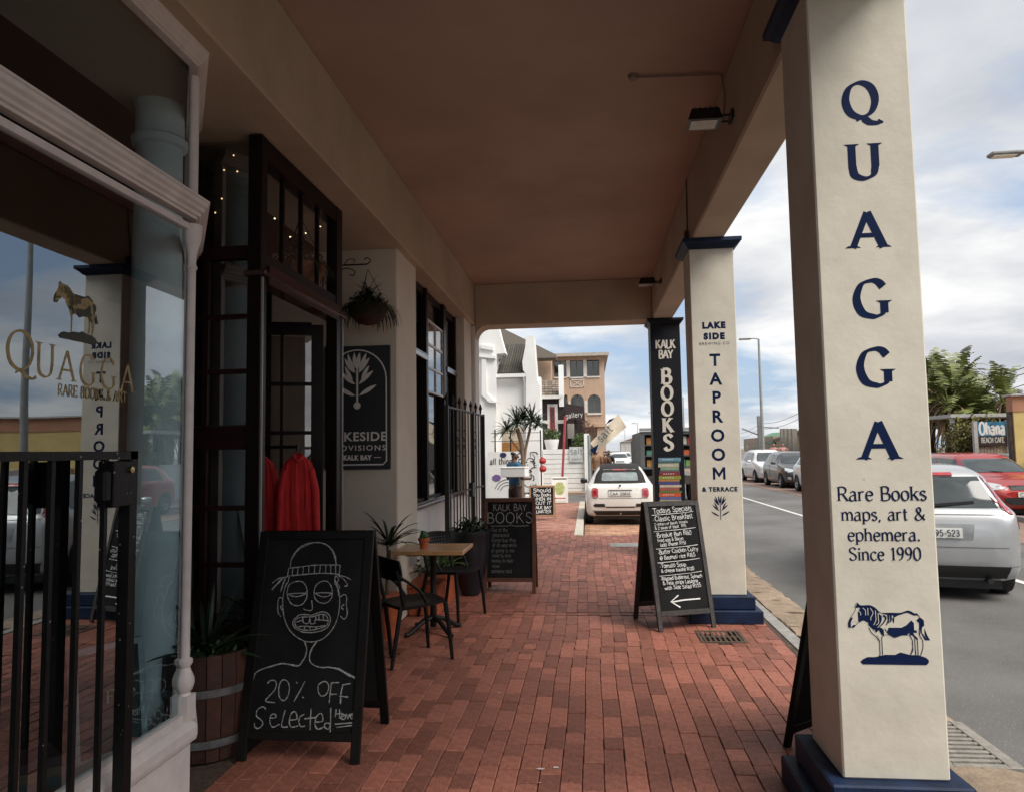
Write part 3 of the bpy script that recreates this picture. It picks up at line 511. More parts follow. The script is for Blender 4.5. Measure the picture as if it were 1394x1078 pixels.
P2 = pillar(7.12, 'middle cream pillar lettered LAKE SIDE TAPROOM & TERRACE behind the specials board', navy, pillar_paint)
P3 = pillar(11.42, 'black painted pillar lettered KALK BAY BOOKS above a painted pile of books', black_paint, black_paint, .225)
def face(Y, z=0): return frame((-.0, -.2109, z), (1, 0, 0), (0, 0, 1))
for ch, z in zip('QUAGGA', (3.03, 2.755, 2.45, 2.15, 1.855, 1.545)):
    m = MB(); stroke_text(m, ch, .155, mode='serif', wt=2.35, thin=.28, sx=1.05)
    flat(m, face(0, z)).build('letter', navy_print, P1)
for txt, h, z, sx_ in (('Rare Books', .058, 1.372, 1.0), ('maps, art &', .052, 1.29, 1.0), ('ephemera.', .052, 1.205, 1.0), ('Since 1990', .052, 1.125, .95)):
    m = MB(); stroke_text(m, txt, h, mode='serif', wt=1.5, thin=.42, sx=sx_*.98, track=.06)
    flat(m, face(0, z)).build('lettering', navy_print, P1)
# zebra painted on the pillar
zx = lambda p: (p[0]-1.22, p[1])
def poly(mb, pts, z):
    mb.add([(x, y, z) for x, y in pts], [tuple(range(len(pts)))])
zm = MB()
for i, (k, pl) in enumerate(ZP.items()):
    if k == 'body': continue
    poly(zm, [zx(p) for p in pl], .00005*i)
for i, l in enumerate(ZS): ribbon(zm, smooth_pts([(*zx(p), 0) for p in l], 4), lambda th, u: .0042*(1-.6*u), .0006+.00004*i)
for i, l in enumerate(ZL): ribbon(zm, smooth_pts([(*zx(p), 0) for p in l], 4), lambda th, u: .0014, .0009+.00004*i)
pl = [zx(p) for p in ZB]; ribbon(zm, smooth_pts([(*p, 0) for p in pl], 3), lambda th, u: .0009, .0013)
def triangulated(mb, name, m, parent):
    me = bpy.data.meshes.new(name); me.from_pydata(mb.v, [], mb.f); bm = bmesh.new(); bm.from_mesh(me); bmesh.ops.triangulate(bm, faces=bm.faces, ngon_method='EAR_CLIP'); bm.to_mesh(me); bm.free()
    me.materials.append(m); o = bpy.data.objects.new(name, me); C.objects.link(o); o.parent = parent; return o
FACE0 = frame((0, -.2108, 0), (1, 0, 0), (0, 0, 1))
flat(zm, FACE0); triangulated(zm, 'zebra_picture', navy_print, P1)
lm = MB()
for i, l in enumerate(ZLI): ribbon(lm, smooth_pts([(*zx(p), 0) for p in l], 4), lambda th, u: .0013, .0016+.00004*i)
flat(lm, FACE0).build('zebra_stripes', pillar_paint, P1)
# middle pillar
for txt, h, z, sp_, bold in (('LAKE', .058, 2.745, 1.25, .006), ('SIDE', .058, 2.64, 1.3, .006), ('BREWING CO', .028, 2.583, 1.25, .0)):
    sans(txt, h, face(0, z), 'lettering', navy_print, P2, sp_, bold)
for ch, z in zip('TAPROOM', (2.385, 2.205, 2.03, 1.85, 1.67, 1.49, 1.31)): (sans(ch, .115, face(0, z), 'letter', navy_print, P2, 1, .005) if ch != 'M' else flat(MB().add([(-.058, 0, 0), (-.036, 0, 0), (-.036, .115, 0), (-.058, .115, 0)], [(0, 1, 2, 3)]).add([(.036, 0, 0), (.058, 0, 0), (.058, .115, 0), (.036, .115, 0)], [(0, 1, 2, 3)]).add([(-.0359, .115, 0), (-.0359, .075, 0), (0, .02, 0), (.0359, .075, 0), (.0359, .115, 0), (0, .058, 0)], [(0, 1, 2, 5), (5, 2, 3, 4)]), face(0, z)).build('letter', navy_print, P2))
sans('& TERRACE', .040, face(0, 1.20), 'lettering', navy_print, P2, 1.2, .003)
def sprig(mb, s, ox, oz, wd=1.0, pairs=3, top=True):
    def lf(x0, y0, ang, L, w):
        d = Vector((math.cos(ang), math.sin(ang))); nn = Vector((-d.y, d.x)); pts = []
        for t in range(9): u = t/8; pts.append(Vector((x0, y0))+d*L*u+nn*w*math.sin(PI*u)**.8+Vector((0, L*.12*u*u)))
        for t in range(7, 0, -1): u = t/8; pts.append(Vector((x0, y0))+d*L*u-nn*w*.5*math.sin(PI*u)+Vector((0, L*.12*u*u)))
        k = .00003*len(mb.f); mb.add([(ox+p.x*s, oz+p.y*s, k) for p in pts], [tuple(range(len(pts)))])
    ribbon(mb, [(ox, oz-s*.5), (ox, oz+s*.45)], lambda th, u: s*.018*wd, .00001)
    for i in range(pairs):
        y = -.32+i*.26
        for sg in (-1, 1):
            an = PI/2-sg*(1.15-.22*i); lf(sg*.04, y, an, .46-.03*i, .05*wd)
            if i: lf(sg*.10, y+.1, an+sg*.35, .34, .045*wd)
    for sg in (-1, 1): lf(sg*.05, .22, PI/2-sg*.45, .36, .055*wd); lf(sg*.02, .3, PI/2-sg*.14, .34, .05*wd)
m = MB(); sprig(m, .19, 0, 1.03); flat(m, face(0, 0)); triangulated(m, 'sprig_emblem', navy_print, P2)
# black pillar
for txt, h, z, x in (('KALK', .13, 3.145, 0), ('BAY', .125, 2.99, 0)):
    m = MB(); stroke_text(m, txt, h, mode='serif', wt=2.0, thin=.5, sx=.72, track=.05); flat(m, face(0, z)).build('lettering', letter_cream, P3)
for ch, z, h in zip('BOOKS', (2.60, 2.355, 2.115, 1.865, 1.59), (.225, .21, .21, .21, .23)):
    m = MB(); stroke_text(m, ch, h, mode='serif', wt=2.5, thin=.5, sx=.92); flat(m, face(0, z)).build('letter', letter_cream, P3)
z = 1.475
cols = [(.12, .26, .36), (.05, .12, .1), (.42, .40, .30), (.20, .32, .20), (.12, .10, .14), (.22, .02, .03), (.25, .27, .03), (.42, .19, .05), (.06, .06, .18), (.5, .42, .33), (.32, .09, .06), (.10, .18, .05), (.52, .08, .02), (.1, .12, .3), (.4, .35, .2), (.3, .05, .04)]
hs = [.055, .03, .06, .045, .025, .06, .055, .03, .05, .04, .05, .03, .06, .045, .05, .06]
br = random.Random(8)
for c, h in zip(cols, hs):
    x0, x1 = -.155+br.uniform(-.015, .02), .155+br.uniform(-.02, .02)
    MB().box(x0, x1, -.2165, -.2105, z-h, z-.003).build('painted_book', mat('book_%d' % len(MATS), c, .6, .1, 20), P3)
    if h > .05:
        m = MB()
        for k in range(5): m.add([(x0+.06+k*.035, -.2172, z-h*.62), (x0+.08+k*.035, -.2172, z-h*.62), (x0+.08+k*.035, -.2172, z-h*.4), (x0+.06+k*.035, -.2172, z-h*.4)], [(0, 1, 2, 3)])
        m.build('book_title', letter_cream, P3)
    z -= h
# ------------------------------------------------------------------ left: shopfront of the book shop
def atx(px, py, X):
    v = a*((px-697)/F0) - b*((py-539)/F0) + f; t = X/v.x
    return Vector((X, v.y*t, EYE+v.z*t))
def rel(mb, t):
    l = t.location; mb.v = [(v[0]-l.x, v[1]-l.y, v[2]-l.z) for v in mb.v]; return mb
def part(mb, name, m, t, **k):
    return rel(mb, t).build(name, m, t, **k)
SX = -1.89; CY = 3.33; E0 = (-2.36, 4.12)
sf = thing('shopfront', 'white painted bay shopfront with moulded transom and large panes behind the near iron gate', 'shopfront', (SX, CY, 0))
def mould(z, prof, y0=-1.1):            # profile (outward, up) swept along the front and the splayed return
    m = MB(); dirn = Vector((E0[0]-SX, E0[1]-CY, 0)).normalized(); nr = Vector((dirn.y, -dirn.x, 0))
    k = Vector((1, 0, 0))+nr; k = k*(1/(1+nr.x)); n = len(prof)
    rows = [[Vector((SX+p, y0, z+h)) for p, h in prof], [Vector((SX, CY, z+h))+k*p for p, h in prof], [Vector((E0[0], E0[1], z+h))+nr*p for p, h in prof]]
    vs = [v for r in rows for v in r]; fs = []
    for i in range(2):
        for j in range(n): fs.append((i*n+j, i*n+(j+1) % n, (i+1)*n+(j+1) % n, (i+1)*n+j))
    fs += [tuple(range(n)), tuple(range(3*n-1, 2*n-1, -1))]
    return m.add(vs, fs)
corn = [(-.03, 0), (.025, 0), (.03, .015), (.05, .022), (.055, .04), (.08, .055), (.083, .075), (.105, .09), (.11, .115), (.12, .12), (.12, .135), (-.03, .135)]
part(mould(2.75, [(p*.62 if p > 0 else p, h*.68) for p, h in corn]), 'transom_moulding', shop_white, sf)
part(mould(3.525, [(p*.5 if p > 0 else p, h*.55) for p, h in corn]), 'cornice', shop_white, sf)
part(mould(.30, [(-.05, 0), (.05, 0), (.055, .02), (.055, .06), (.03, .085), (.02, .09), (-.05, .09)]), 'sill', shop_white, sf)
part(mould(.0, [(-.06, 0), (.025, 0), (.025, .298), (-.06, .298)]), 'stall_riser', shop_white, sf)
part(MB().box(SX-.35, SX-.06, -1.1, CY-.1, .26, .36), 'display_shelf', mat('display_shelf', (.28, .33, .34), .7), sf)
# turned corner mullion
M = Matrix.Translation((SX-.005, CY, 0))
prof = [(.032, .40), (.032, .50), (.026, .51), (.036, .525), (.044, .55), (.044, .575), (.034, .60), (.024, .625), (.036, .645), (.036, .66), (.022, .67), (.024, .70), (.022, .74), (.021, 2.48), (.021, 2.50), (.028, 2.51), (.021, 2.53), (.023, 2.57), (.034, 2.62), (.044, 2.65), (.047, 2.72)]
mm = MB().lathe(prof, 16, M).box(SX-.042, SX+.032, CY-.037, CY+.037, .385, .50).lathe([(.024, 2.84), (.024, 3.47)], 12, M)
part(mm, 'corner_mullion', shop_white, sf, smooth=True)
m = MB().box(SX-.03, SX+.012, -1.1, CY-.03, .39, .42).box(SX-.03, SX+.005, -1.1, CY-.03, 2.69, 2.72).box(SX-.02, SX+.01, 1.3, 1.34, .39, 3.47)
m.beam((E0[0], E0[1], .38), (E0[0], E0[1], 3.5), .05)
part(m, 'window_bead', shop_white, sf)
part(MB().box(SX-.016, SX-.010, -1.1, CY-.035, .40, 2.70), 'window_pane', shop_glass, sf)
part(MB().box(SX-.016, SX-.010, -1.1, CY-.035, 2.84, 3.47), 'upper_pane', glass_mat('upper_glass', (.8, .88, .9), 1.6), sf)
d = Vector((E0[0]-SX, E0[1]-CY, 0)); 
for z0, z1, nm in ((.40, 2.70, 'return_pane'), (2.84, 3.47, 'upper_return_pane')):
    part(MB().beam(Vector((SX, CY, (z0+z1)/2))+d*.06, Vector((SX, CY, (z0+z1)/2))+d*.96, .006, z1-z0), nm, clear_glass, sf)
# gold lettering and quagga on the glass
G0 = Matrix(((0, 0, 1, SX-.0095), (1, 0, 0, 0), (0, 1, 0, 0), (0, 0, 0, 1)))
m = MB(); yy = 2.25
def gl(m, ch, y, z, h, wt, sx_): stroke_text(m, ch, h, x=y, y=z, mode='serif', wt=wt, thin=.45, sx=sx_, zoff=.0001)
L0 = [('Q', atx(31, 503, SX), atx(31, 450, SX)), ('U', atx(65, 513, SX), atx(65, 467, SX)), ('A', atx(94, 518, SX), atx(94, 478, SX)), ('G', atx(122, 524, SX), atx(122, 483, SX)), ('G', atx(150, 529, SX), atx(150, 488, SX)), ('A', atx(176, 533, SX), atx(176, 497, SX))]
for ch, lo, hi in L0: stroke_text(m, ch, hi.z-lo.z, x=lo.y, y=lo.z, mode='serif', wt=1.2, thin=.4, sx=.92 if ch != 'Q' else 1.1)
part(flat(m, G0), 'gold_lettering', gold, sf)
m = MB(); p0, p1 = atx(81, 537, SX), atx(183, 553, SX)
stroke_text(m, 'RARE BOOKS & ART', .042, x=(p0.y+p1.y)/2-.02, y=(p0.z+p1.z)/2+.006, mode='serif', wt=1.5, thin=.4, sx=.72)
part(flat(m, G0), 'small_gold_lettering', gold, sf)
zc = atx(108, 424, SX); zs = .76
gx = lambda p: (zc.y+(p[0]-1.22)*zs, zc.z+(p[1]-.835)*zs*1.1)
zm = MB(); poly(zm, [gx(p) for p in ZB], 0)
part(flat(zm, G0), '_', gold, sf) if 0 else None
zm2 = flat(zm, G0); rel(zm2, sf); triangulated(zm2, 'gold_quagga', gold, sf)
zm = MB()
for i, (k, pl) in enumerate(ZP.items()):
    if k in ('neck',): continue
    poly(zm, [gx(p) for p in pl], .0006+.0002*i)
for i, l in enumerate(ZS+ZLI): ribbon(zm, smooth_pts([(*gx(p), 0) for p in l], 4), lambda th, u: .0022, .0025+.0001*i)
zm = flat(zm, G0); rel(zm, sf); triangulated(zm, 'quagga_stripes', mat('quagga_ink', (.03, .03, .018), .6), sf)  # dark printed markings over the gold figure
# inside: round column, display boards
t = thing('round_column', 'round pale plaster column seen through the shop window glass', 'column', (-2.40, 3.86, 0))
MB().lathe([(.17, 0), (.17, .3), (.145, .34), (.14, .4), (.13, 2.7), (.122, 3.35), (.145, 3.36), (.15, 3.40), (.13, 3.42), (.13, 3.55), (.155, 3.62), (.17, 3.68), (.17, 3.75)], 32).build('shaft', mat('column_paint', (.74, .78, .78), .7, .08, 4, .2), t, smooth=True)
def picture(x0, x1, y, z0, z1, lean, rz, framec, facec, label, cat='picture', extra=None):
    t = thing('framed_picture' if framec else 'display_board', label, cat, ((x0+x1)/2, y, z0), rz)
    w, h = x1-x0, z1-z0; A_ = Matrix.Rotation(-lean, 4, 'X')
    MB().box(-w/2, w/2, 0, .02, 0, h, A_).build('board', facec, t)
    if framec:
        m = MB(); k = .025
        for q in ((-w/2-k, -w/2+.001, -k, h+k), (w/2-.001, w/2+k, -k, h+k), (-w/2, w/2, -k, 0.001), (-w/2, w/2, h-.001, h+k)): m.box(q[0], q[1], -.012, .022, q[2], q[3], A_)
        m.build('frame', framec, t)
    return t, A_
frm = mat('grey_frame', (.30, .34, .36), .5)
t, A_ = picture(-.13, .13, 0, 0, .42, .12, 0, frm, mat('poster_dark', (.03, .05, .05), .6, .4, 9), 'dark poster in thin grey frame leaning inside the shop window', 'picture')
t.location = (-2.04, 3.02, .362); t.rotation_euler.z = math.radians(62)
m = MB(); stroke_text(m, 'Fine', .05, x=.05, y=.2, mode='serif', wt=1.3); flat(m, A_ @ frame((0, -.003, 0), (1, 0, 0), (0, 0, 1))).build('lettering', gold_grey, t)
t, A_ = picture(-.2, .2, 0, 0, .48, .1, 0, None, mat('old_paper', (.42, .38, .26), .8, .15, 3), 'cream paper print standing in the shop window at the far left', 'print')
t.location = (-2.02, 2.12, .362); t.rotation_euler.z = math.radians(66)
m = MB()
for k in range(1): stroke_text(m, 'l', .03, x=-.02, y=.3-k*.06, mode='chalk', wt=.8, jit=.1)
flat(m, A_ @ frame((0, -.003, 0), (1, 0, 0), (0, 0, 1))).build('writing', mat('brown_ink', (.18, .07, .04), .8), t)
t = thing('book_pile', 'low pile of old books lying inside the shop window', 'books', (-2.12, 2.6, .362), .9)
bz = 0
for k, c in enumerate([(.10, .05, .03), (.05, .06, .06), (.14, .08, .05), (.06, .02, .02)]):
    MB().box(-.14+.01*k, .12, -.1, .1-.008*k, bz, bz+.035, bev=.003).build('book', mat('shop_book_%d' % k, c, .6), t); bz += .036
# ------------------------------------------------------------------ timber vestibule
vx = -1.97; Y0 = atx(355, 400, vx).y; Y1 = atx(466, 455, vx).y
vs_ = thing('timber_entrance', 'dark oxblood timber shop entrance with small panes, transom light and open doorway', 'entrance', (vx, Y0, 0))
m = MB()
m.box(vx-.09, vx, Y0, Y0+.085, 0, 3.595, bev=.006).box(vx-.09, vx, Y1-.13, Y1, 0, 3.595, bev=.006)
m.box(vx-.10, vx-.005, Y0+.086, Y1-.131, 3.46, 3.59).box(vx-.08, vx-.01, Y0+.086, Y1-.131, 2.78, 2.86)
for k in (1, 2, 3): y = Y0+.085+(Y1-Y0-.215)*k/4; m.box(vx-.06, vx-.03, y-.013, y+.013, 2.861, 3.459)
part(m, 'door_frame', dark_wood, vs_)
part(MB().box(vx-.11, vx+.035, Y0-.01, Y1+.01, 2.70, 2.735, bev=.006).box(vx-.09, vx+.015, Y0+.086, Y1-.131, 2.66, 2.70).box(vx-.09, vx+.02, Y0+.086, Y1-.131, 2.736, 2.78), 'transom_bar', mat('gloss_wood', (.04, .016, .014), .18, .2, 8, spec=.6), vs_)
part(MB().box(vx-.048, vx-.043, Y0+.09, Y1-.135, 2.862, 3.458), 'transom_pane', clear_glass, vs_)
part(MB().box(vx+.001, vx+.012, Y0+.004, Y0+.016, .0, 2.69), 'edge_strip', mat('pale_edge', (.30, .28, .26), .3, .1, 8), vs_); part(MB().box(vx+.001, vx+.010, Y1-.018, Y1-.006, 0, 2.69), 'edge_strip', MATS['pale_edge'], vs_)  # thin pale strips down the edges of both door posts
# paned screen facing the camera
pY = Y0+.03
wx = [(-2.47, -2.36), (-2.325, -2.085)]; hz = [(.62, .93), (.965, 1.27), (1.305, 1.63), (1.80, 2.10), (2.135, 2.44), (2.475, 2.80)]
m = MB().box(-2.50, -2.06, pY, pY+.05, 0, .60).box(-2.06, vx-.01, pY-.01, pY+.07, 0, 3.59, bev=.004).box(-2.50, -2.06, pY, pY+.05, 1.65, 1.78).box(-2.50, -2.06, pY, pY+.05, 2.82, 2.90)
m.box(-2.36, -2.325, pY+.005, pY+.045, .60, 2.82)
for k in range(5):
    if k == 2: continue
    z = (hz[k][1]+hz[k+1][0])/2; m.box(-2.5, -2.06, pY+.008, pY+.042, z-.015, z+.015)
part(m, 'screen_frame', red_wood, vs_)
for x0, x1 in wx:
    for z0, z1 in hz: part(MB().box(x0-.02, x1+.02, pY+.022, pY+.026, z0-.01, z1+.01), 'pane', door_glass, vs_)
part(MB().box(-2.5, -2.06, pY+.02, pY+.03, 2.9, 3.58), 'upper_screen_pane', door_glass, vs_)
part(MB().box(-2.5, -2.06, pY+.1, pY+.13, .0, 3.6), 'curtain', mat('dusky_curtain', (.10, .085, .075), .9, .3, 6), vs_)
# open leaf seen inside the doorway
m = MB(); lp = Vector((vx-.10, Y1-.16, 0)); ld = Vector((-.62, -.18, 0)).normalized(); 
def lb(s0, s1, z0, z1, wdt=.045): m.beam(lp+ld*s0+Vector((0, 0, (z0+z1)/2)), lp+ld*s1+Vector((0, 0, (z0+z1)/2)), wdt, z1-z0)
lb(0, .09, 0, 2.62); lb(.52, .60, 0, 2.62)
for z in (0, .62, 1.0, 1.38, 1.76, 2.14, 2.54): lb(.0901, .5199, z, z+(.1 if z in (0, 2.54) else .028), .04)
lb(.30, .325, .1, 2.54, .03)
part(m, 'open_door', dark_wood, vs_)
part(MB().beam(lp+ld*.09+Vector((0, 0, 1.58)), lp+ld*.52+Vector((0, 0, 1.58)), .006, 1.9), 'door_pane', door_glass, vs_)
# jackets on a rail in the doorway
t = thing('clothes_rail', 'black rail inside the doorway from which the red jackets hang', 'rail', (-2.2, 5.02, 0))
MB().tube([(-.45, 0, 1.66), (.17, 0, 1.66)], .012).tube([(.16, 0, 0), (.16, 0, 1.66)], .012).tube([(-.44, 0, 0), (-.44, 0, 1.66)], .012).box(-.46, -.42, -.2, .2, 0, .03).box(.14, .18, -.2, .2, 0, .03).build('frame', black_plain, t)
redc = mat('red_fabric', (.50, .012, .014), .8, .15, 12, .2, 60)
for i, (dx, lab) in enumerate([(-.15, 'bright red jacket with white piping, left one on the rail in the doorway'), (.115, 'bright red jacket, right one on the rail nearest the open door')]):
    t = thing('red_jacket', lab, 'jacket', (-2.13+dx, 4.93+.03*i, .9), .35, 'red jackets on the rail'); t.scale = (.62, .8, 1)
    prof = [(-.02, .70), (.02, .70), (.06, .685), (.13, .64), (.165, .58), (.175, .4), (.19, .1), (.19, 0), (.12, -.02), (-.12, -.02), (-.19, 0), (-.19, .1), (-.175, .4), (-.165, .58), (-.13, .64), (-.06, .685)]
    bm = bmesh.new(); nu, nv = 17, 14; grid = []
    def wdt(v):  # half width at height v
        z = v*.70
        return .19-(.02*v) if v < .84 else .045+.128*math.sqrt(max(0, 1-((v-.84)/.162)**2))**1.2
    me = bpy.data.meshes.new('jacket'); V = []; Fc = []
    for side in (0, 1):
        for j in range(nv):
            v = j/(nv-1)
            for k in range(nu):
                u = k/(nu-1)*2-1; x = u*wdt(v); th = .045*max(0, 1-u*u)**.5*(1-.3*v)+.011*math.sin(u*9+i*2+1.7*v)*(1-v*.6)+.006*math.sin(u*21+v*5)
                V.append((x, (-1 if side == 0 else 1)*th, v*.70))
        for j in range(nv-1):
            for k in range(nu-1):
                q = side*nu*nv+j*nu+k; Fc.append((q, q+1, q+nu+1, q+nu))
    mb = MB().add(V, Fc); mb.build('body', redc, t, smooth=True)
    for sg in (-1, 1): MB().tube([(sg*.14, 0, .60), (sg*.185, .0, .45), (sg*.20, -.01, .2), (sg*.205, -.02, .02)], [.04, .05, .045, .04], 10).build('sleeve', redc, t, smooth=True)
    MB().tube(smooth_pts([(-.045, -.03, .69), (0, -.055, .66), (.045, -.03, .69), (0, .03, .715), (-.045, -.03, .69)], 4), .014, 6).build('collar', redc, t, smooth=True)
    if i == 0: MB().tube([(.015, -.052, .66), (.02, -.06, .4), (.03, -.062, .0)], .004, 6).build('piping', mat('white_piping', (.7, .68, .66), .7), t)
    MB().tube([(-.12, 0, .65), (0, 0, .72), (.12, 0, .65)], .006, 6).tube([(0, 0, .72), (0, 0, .76), (.02, 0, .79), (0, 0, .80)], .004, 6).build('hanger', mat('wire_hanger', (.25, .25, .25), .3, metal=.8), t)
# fairy lights
bulb = mat('warm_bulb', (1, .8, .5), .5, emit=(1, .72, .38), estr=1.8)
t = thing('fairy_lights', 'string of tiny warm lights glowing behind the dark upper panes of the entrance', 'fairy lights', (-2.3, 4.6, 3))
m = MB(); cordp = []
for (px, py) in ((302, 271), (293, 290), (318, 212), (323, 234), (305, 232)): 
    p = at(px, py, pY+.06); m.lathe([(.0, -.005), (.006, 0), (0, .007)], 6, Matrix.Translation(p), cap=False)
for (px, py) in ((374, 298), (383, 303), (439, 299), (436, 309), (416, 318), (395, 323)):
    p = atx(px, py, vx-.12); m.lathe([(.0, -.005), (.007, 0), (0, .007)], 6, Matrix.Translation(p), cap=False); cordp.append(p)
stuff(part(m, 'bulb_string', bulb, t))
cordp.sort(key=lambda p: p.y); part(MB().tube(cordp, .002, 5), 'cord', black_plain, t)
# ------------------------------------------------------------------ windows beyond the pier
wt_ = thing('timber_window', 'tall dark timber casement window with an open white paned sash above the white wall', 'window', (-1.94, 7.75, .98))
WX = -1.97
yA = [atx(p, 500, WX+.03).y for p in (578, 594, 603)]
m = MB().box(WX-.05, WX+.04, 7.725, 7.80, 1.03, 3.59).box(WX-.05, WX+.06, yA[0]-.02, yA[0]+.07, 1.03, 3.59).box(WX-.05, WX+.07, yA[2]-.12, yA[2]+.05, 1.03, 3.59).box(WX-.05, WX+.05, 10.60, 10.698, 1.03, 3.59)
m.box(WX-.04, WX+.03, 7.8, 10.6, 3.5, 3.59).box(WX-.04, WX+.03, 7.8, 10.6, 1.03, 1.08)
part(m, 'frame', dark_wood, wt_)
part(MB().box(WX-.05, WX+.085, 7.801, yA[0]-.021, 2.70, 2.76, bev=.006).box(WX-.05, WX+.085, yA[2]+.051, 10.59, 2.70, 2.76, bev=.006), 'transom', MATS['gloss_wood'], wt_)
m = MB(); m.beam((WX+.08, 7.81, 2.765), (WX+.08, yA[0]-.03, 2.765), .012); m.beam((WX+.08, yA[2]+.06, 2.765), (WX+.08, 10.58, 2.765), .012)
part(m, 'pale_edge', MATS['pale_edge'], wt_)  # pale line along the upper front edge of each transom
for y0, y1 in ((7.81, yA[0]-.02), (yA[0]+.07, yA[2]-.12), (yA[2]+.05, 10.6)):
    part(MB().box(WX-.01, WX-.004, y0, y1, 1.08, 2.70), 'lower_pane', door_glass, wt_); part(MB().box(WX-.01, WX-.004, y0, y1, 2.76, 3.5), 'upper_pane', door_glass, wt_)
m = MB().box(-2.05, -1.83, 7.74, yA[2]+.1, .985, 1.03, bev=.008).box(-1.99, -1.86, 7.74, yA[2]+.05, 1.031, 1.06)
part(m, 'sill', MATS['gloss_wood'], wt_)
part(MB().box(-2.05, -1.85, yA[2]+.101, 10.69, .985, 1.02, bev=.006), 'far_sill', dark_wood, wt_)
# white paned sash
sa = MB(); y0, y1 = yA[0]+.075, yA[2]-.125; z0, z1 = 2.35, 3.22; X1 = WX+.03
for yy in (y0, (y0+y1)/2, y1): sa.box(X1, X1+.03, yy-.014, yy+.014, z0, z1)
for k in range(4): zz_ = z0+(z1-z0)*k/3; sa.box(X1+.001, X1+.029, y0, y1, zz_-.014, zz_+.014)
so_ = part(sa, 'paned_sash', mat('sash_white', (.6, .58, .56), .4), wt_)
rel(MB().box(X1+.012, X1+.016, y0, y1, z0, z1), wt_).build('sash_glass', glass_mat('sash_glass', (.8, .8, .8), 2.6), so_)
# ------------------------------------------------------------------ round arched sign board on the pier
sgx0, sgx1 = -2.53, -1.885
t = thing('hanging_sign', 'charcoal shop sign with white arch outline and plant emblem on the cream pier', 'sign', (-2.2, 6.9, 2.0))
pA, pB = at(535, 470, 6.895), at(532, 638, 6.895); zt, zb = pA.z+.0, pB.z
charcoal = mat('charcoal_sign', (.028, .032, .038), .65, .08, 2)
part(MB().box(sgx0, sgx1, 6.882, 6.915, zb, zt, bev=.003), 'board', charcoal, t)
cxs = (sgx0+sgx1)/2; hw = (sgx1-sgx0)/2-.035; m = MB(); pts = [(cxs-hw, zb+.08)]
zr = zt-.04-hw
for k in range(17): an = PI-PI*k/16; pts.append((cxs+hw*math.cos(an), zr+hw*math.sin(an)))
pts += [(cxs+hw, zb+.08), (cxs+hw-.035, zb+.045), (cxs-hw+.035, zb+.045), (cxs-hw, zb+.08)]
SF = frame((0, 6.8805, 0), (1, 0, 0), (0, 0, 1)); signw = mat('sign_white', (.82, .80, .75), .6, .03)
ribbon(m, pts, lambda th, u: .0065, 0); part(flat(m, SF), 'arch_outline', signw, t)
m = MB(); sprig(m, .42, 0, 0, 1.3, 3); m.v = [(v[0]+cxs, v[1]+zr-.02, v[2]) for v in m.v]
m.add([(cxs+.035*math.cos(k*PI/8), zr-.25+.035*math.sin(k*PI/8), .004) for k in range(16)], [tuple(range(16))])
m = flat(m, SF); rel(m, t); triangulated(m, 'plant_emblem', signw, t)
zl = [at(530, y_, 6.88).z for y_ in (597, 611, 624)]
for txt, h, z, sp_, bo in (('LAKESIDE', .086, zl[0], 1.1, .003), ('PROVISIONS', .052, zl[1], 1.25, .001), ('KALK BAY', .045, zl[2], 1.15, .004)):
    o = sans(txt, h, Matrix.Translation(-t.location) @ frame((cxs if txt != 'KALK BAY' else cxs, 6.880, z-h*.15), (1, 0, 0), (0, 0, 1)), 'lettering', signw, t, sp_, bo)
    bx = [v.co.x for v in o.data.vertices]; wdt_ = max(bx)-min(bx); targ = {'LAKESIDE': .58, 'PROVISIONS': .56, 'KALK BAY': .28}[txt]; mid = (max(bx)+min(bx))/2
    for v in o.data.vertices: v.co.x = mid+(v.co.x-mid)*targ/wdt_
for sg in (-1, 1): part(MB().box(cxs+sg*.20-.035, cxs+sg*.20+.035, 6.878, 6.8805, zl[2]+.012, zl[2]+.018), 'dash', signw, t)
# ------------------------------------------------------------------ foliage helpers
def blade(mb, base, dirn, L, w, droop, n=6, fold=.25):
    d = Vector(dirn).normalized(); side = d.cross(Vector((0, 0, 1)))
    if side.length < .05: side = Vector((1, 0, 0))
    side.normalize(); up = side.cross(d); p = Vector(base); vs = []; fs = []; cur = d.copy()
    for i in range(n+1):
        u = i/n; ww = w*(.6+.9*u)*(1-u)**.55*(1.15 if u < .5 else 1.1)
        vs += [tuple(p-side*ww*.5), tuple(p+cur.cross(side)*(-ww*fold)), tuple(p+side*ww*.5)]
        if i < n: p = p+cur*(L/n); cur = (cur+Vector((0, 0, -droop/n))).normalized()
    for i in range(n): o = i*3; fs += [(o, o+1, o+4, o+3), (o+1, o+2, o+5, o+4)]
    mb.add(vs, fs)
def rosette(mb, c, n, L, w, droop, lo=.2, hi=1.3, rn=random, fold=.25):
    for i in range(n):
        az = i*2.399+rn.uniform(-.3, .3); el = lo+(hi-lo)*rn.random()
        blade(mb, c, (math.cos(az)*math.cos(el), math.sin(az)*math.cos(el), math.sin(el)), L*rn.uniform(.7, 1.1), w, droop*rn.uniform(.7, 1.2), fold=fold)
def leafcloud(mb, c, r, n, s, rn=random, shell=.5):
    c = Vector(c)
    for i in range(n):
        v = Vector((rn.gauss(0, 1), rn.gauss(0, 1), rn.gauss(0, 1))).normalized()*(shell+(1-shell)*rn.random())
        p = c+Vector((v.x*r[0], v.y*r[1], v.z*r[2])); q = Vector((rn.uniform(-1, 1), rn.uniform(-1, 1), rn.uniform(-.6, 1))).normalized(); x = q.orthogonal().normalized(); y = q.cross(x); k = s*rn.uniform(.6, 1.3)
        mb.add([p-x*k, p+y*k*.45, p+x*k, p-y*k*.45], [(0, 1, 2, 3)])
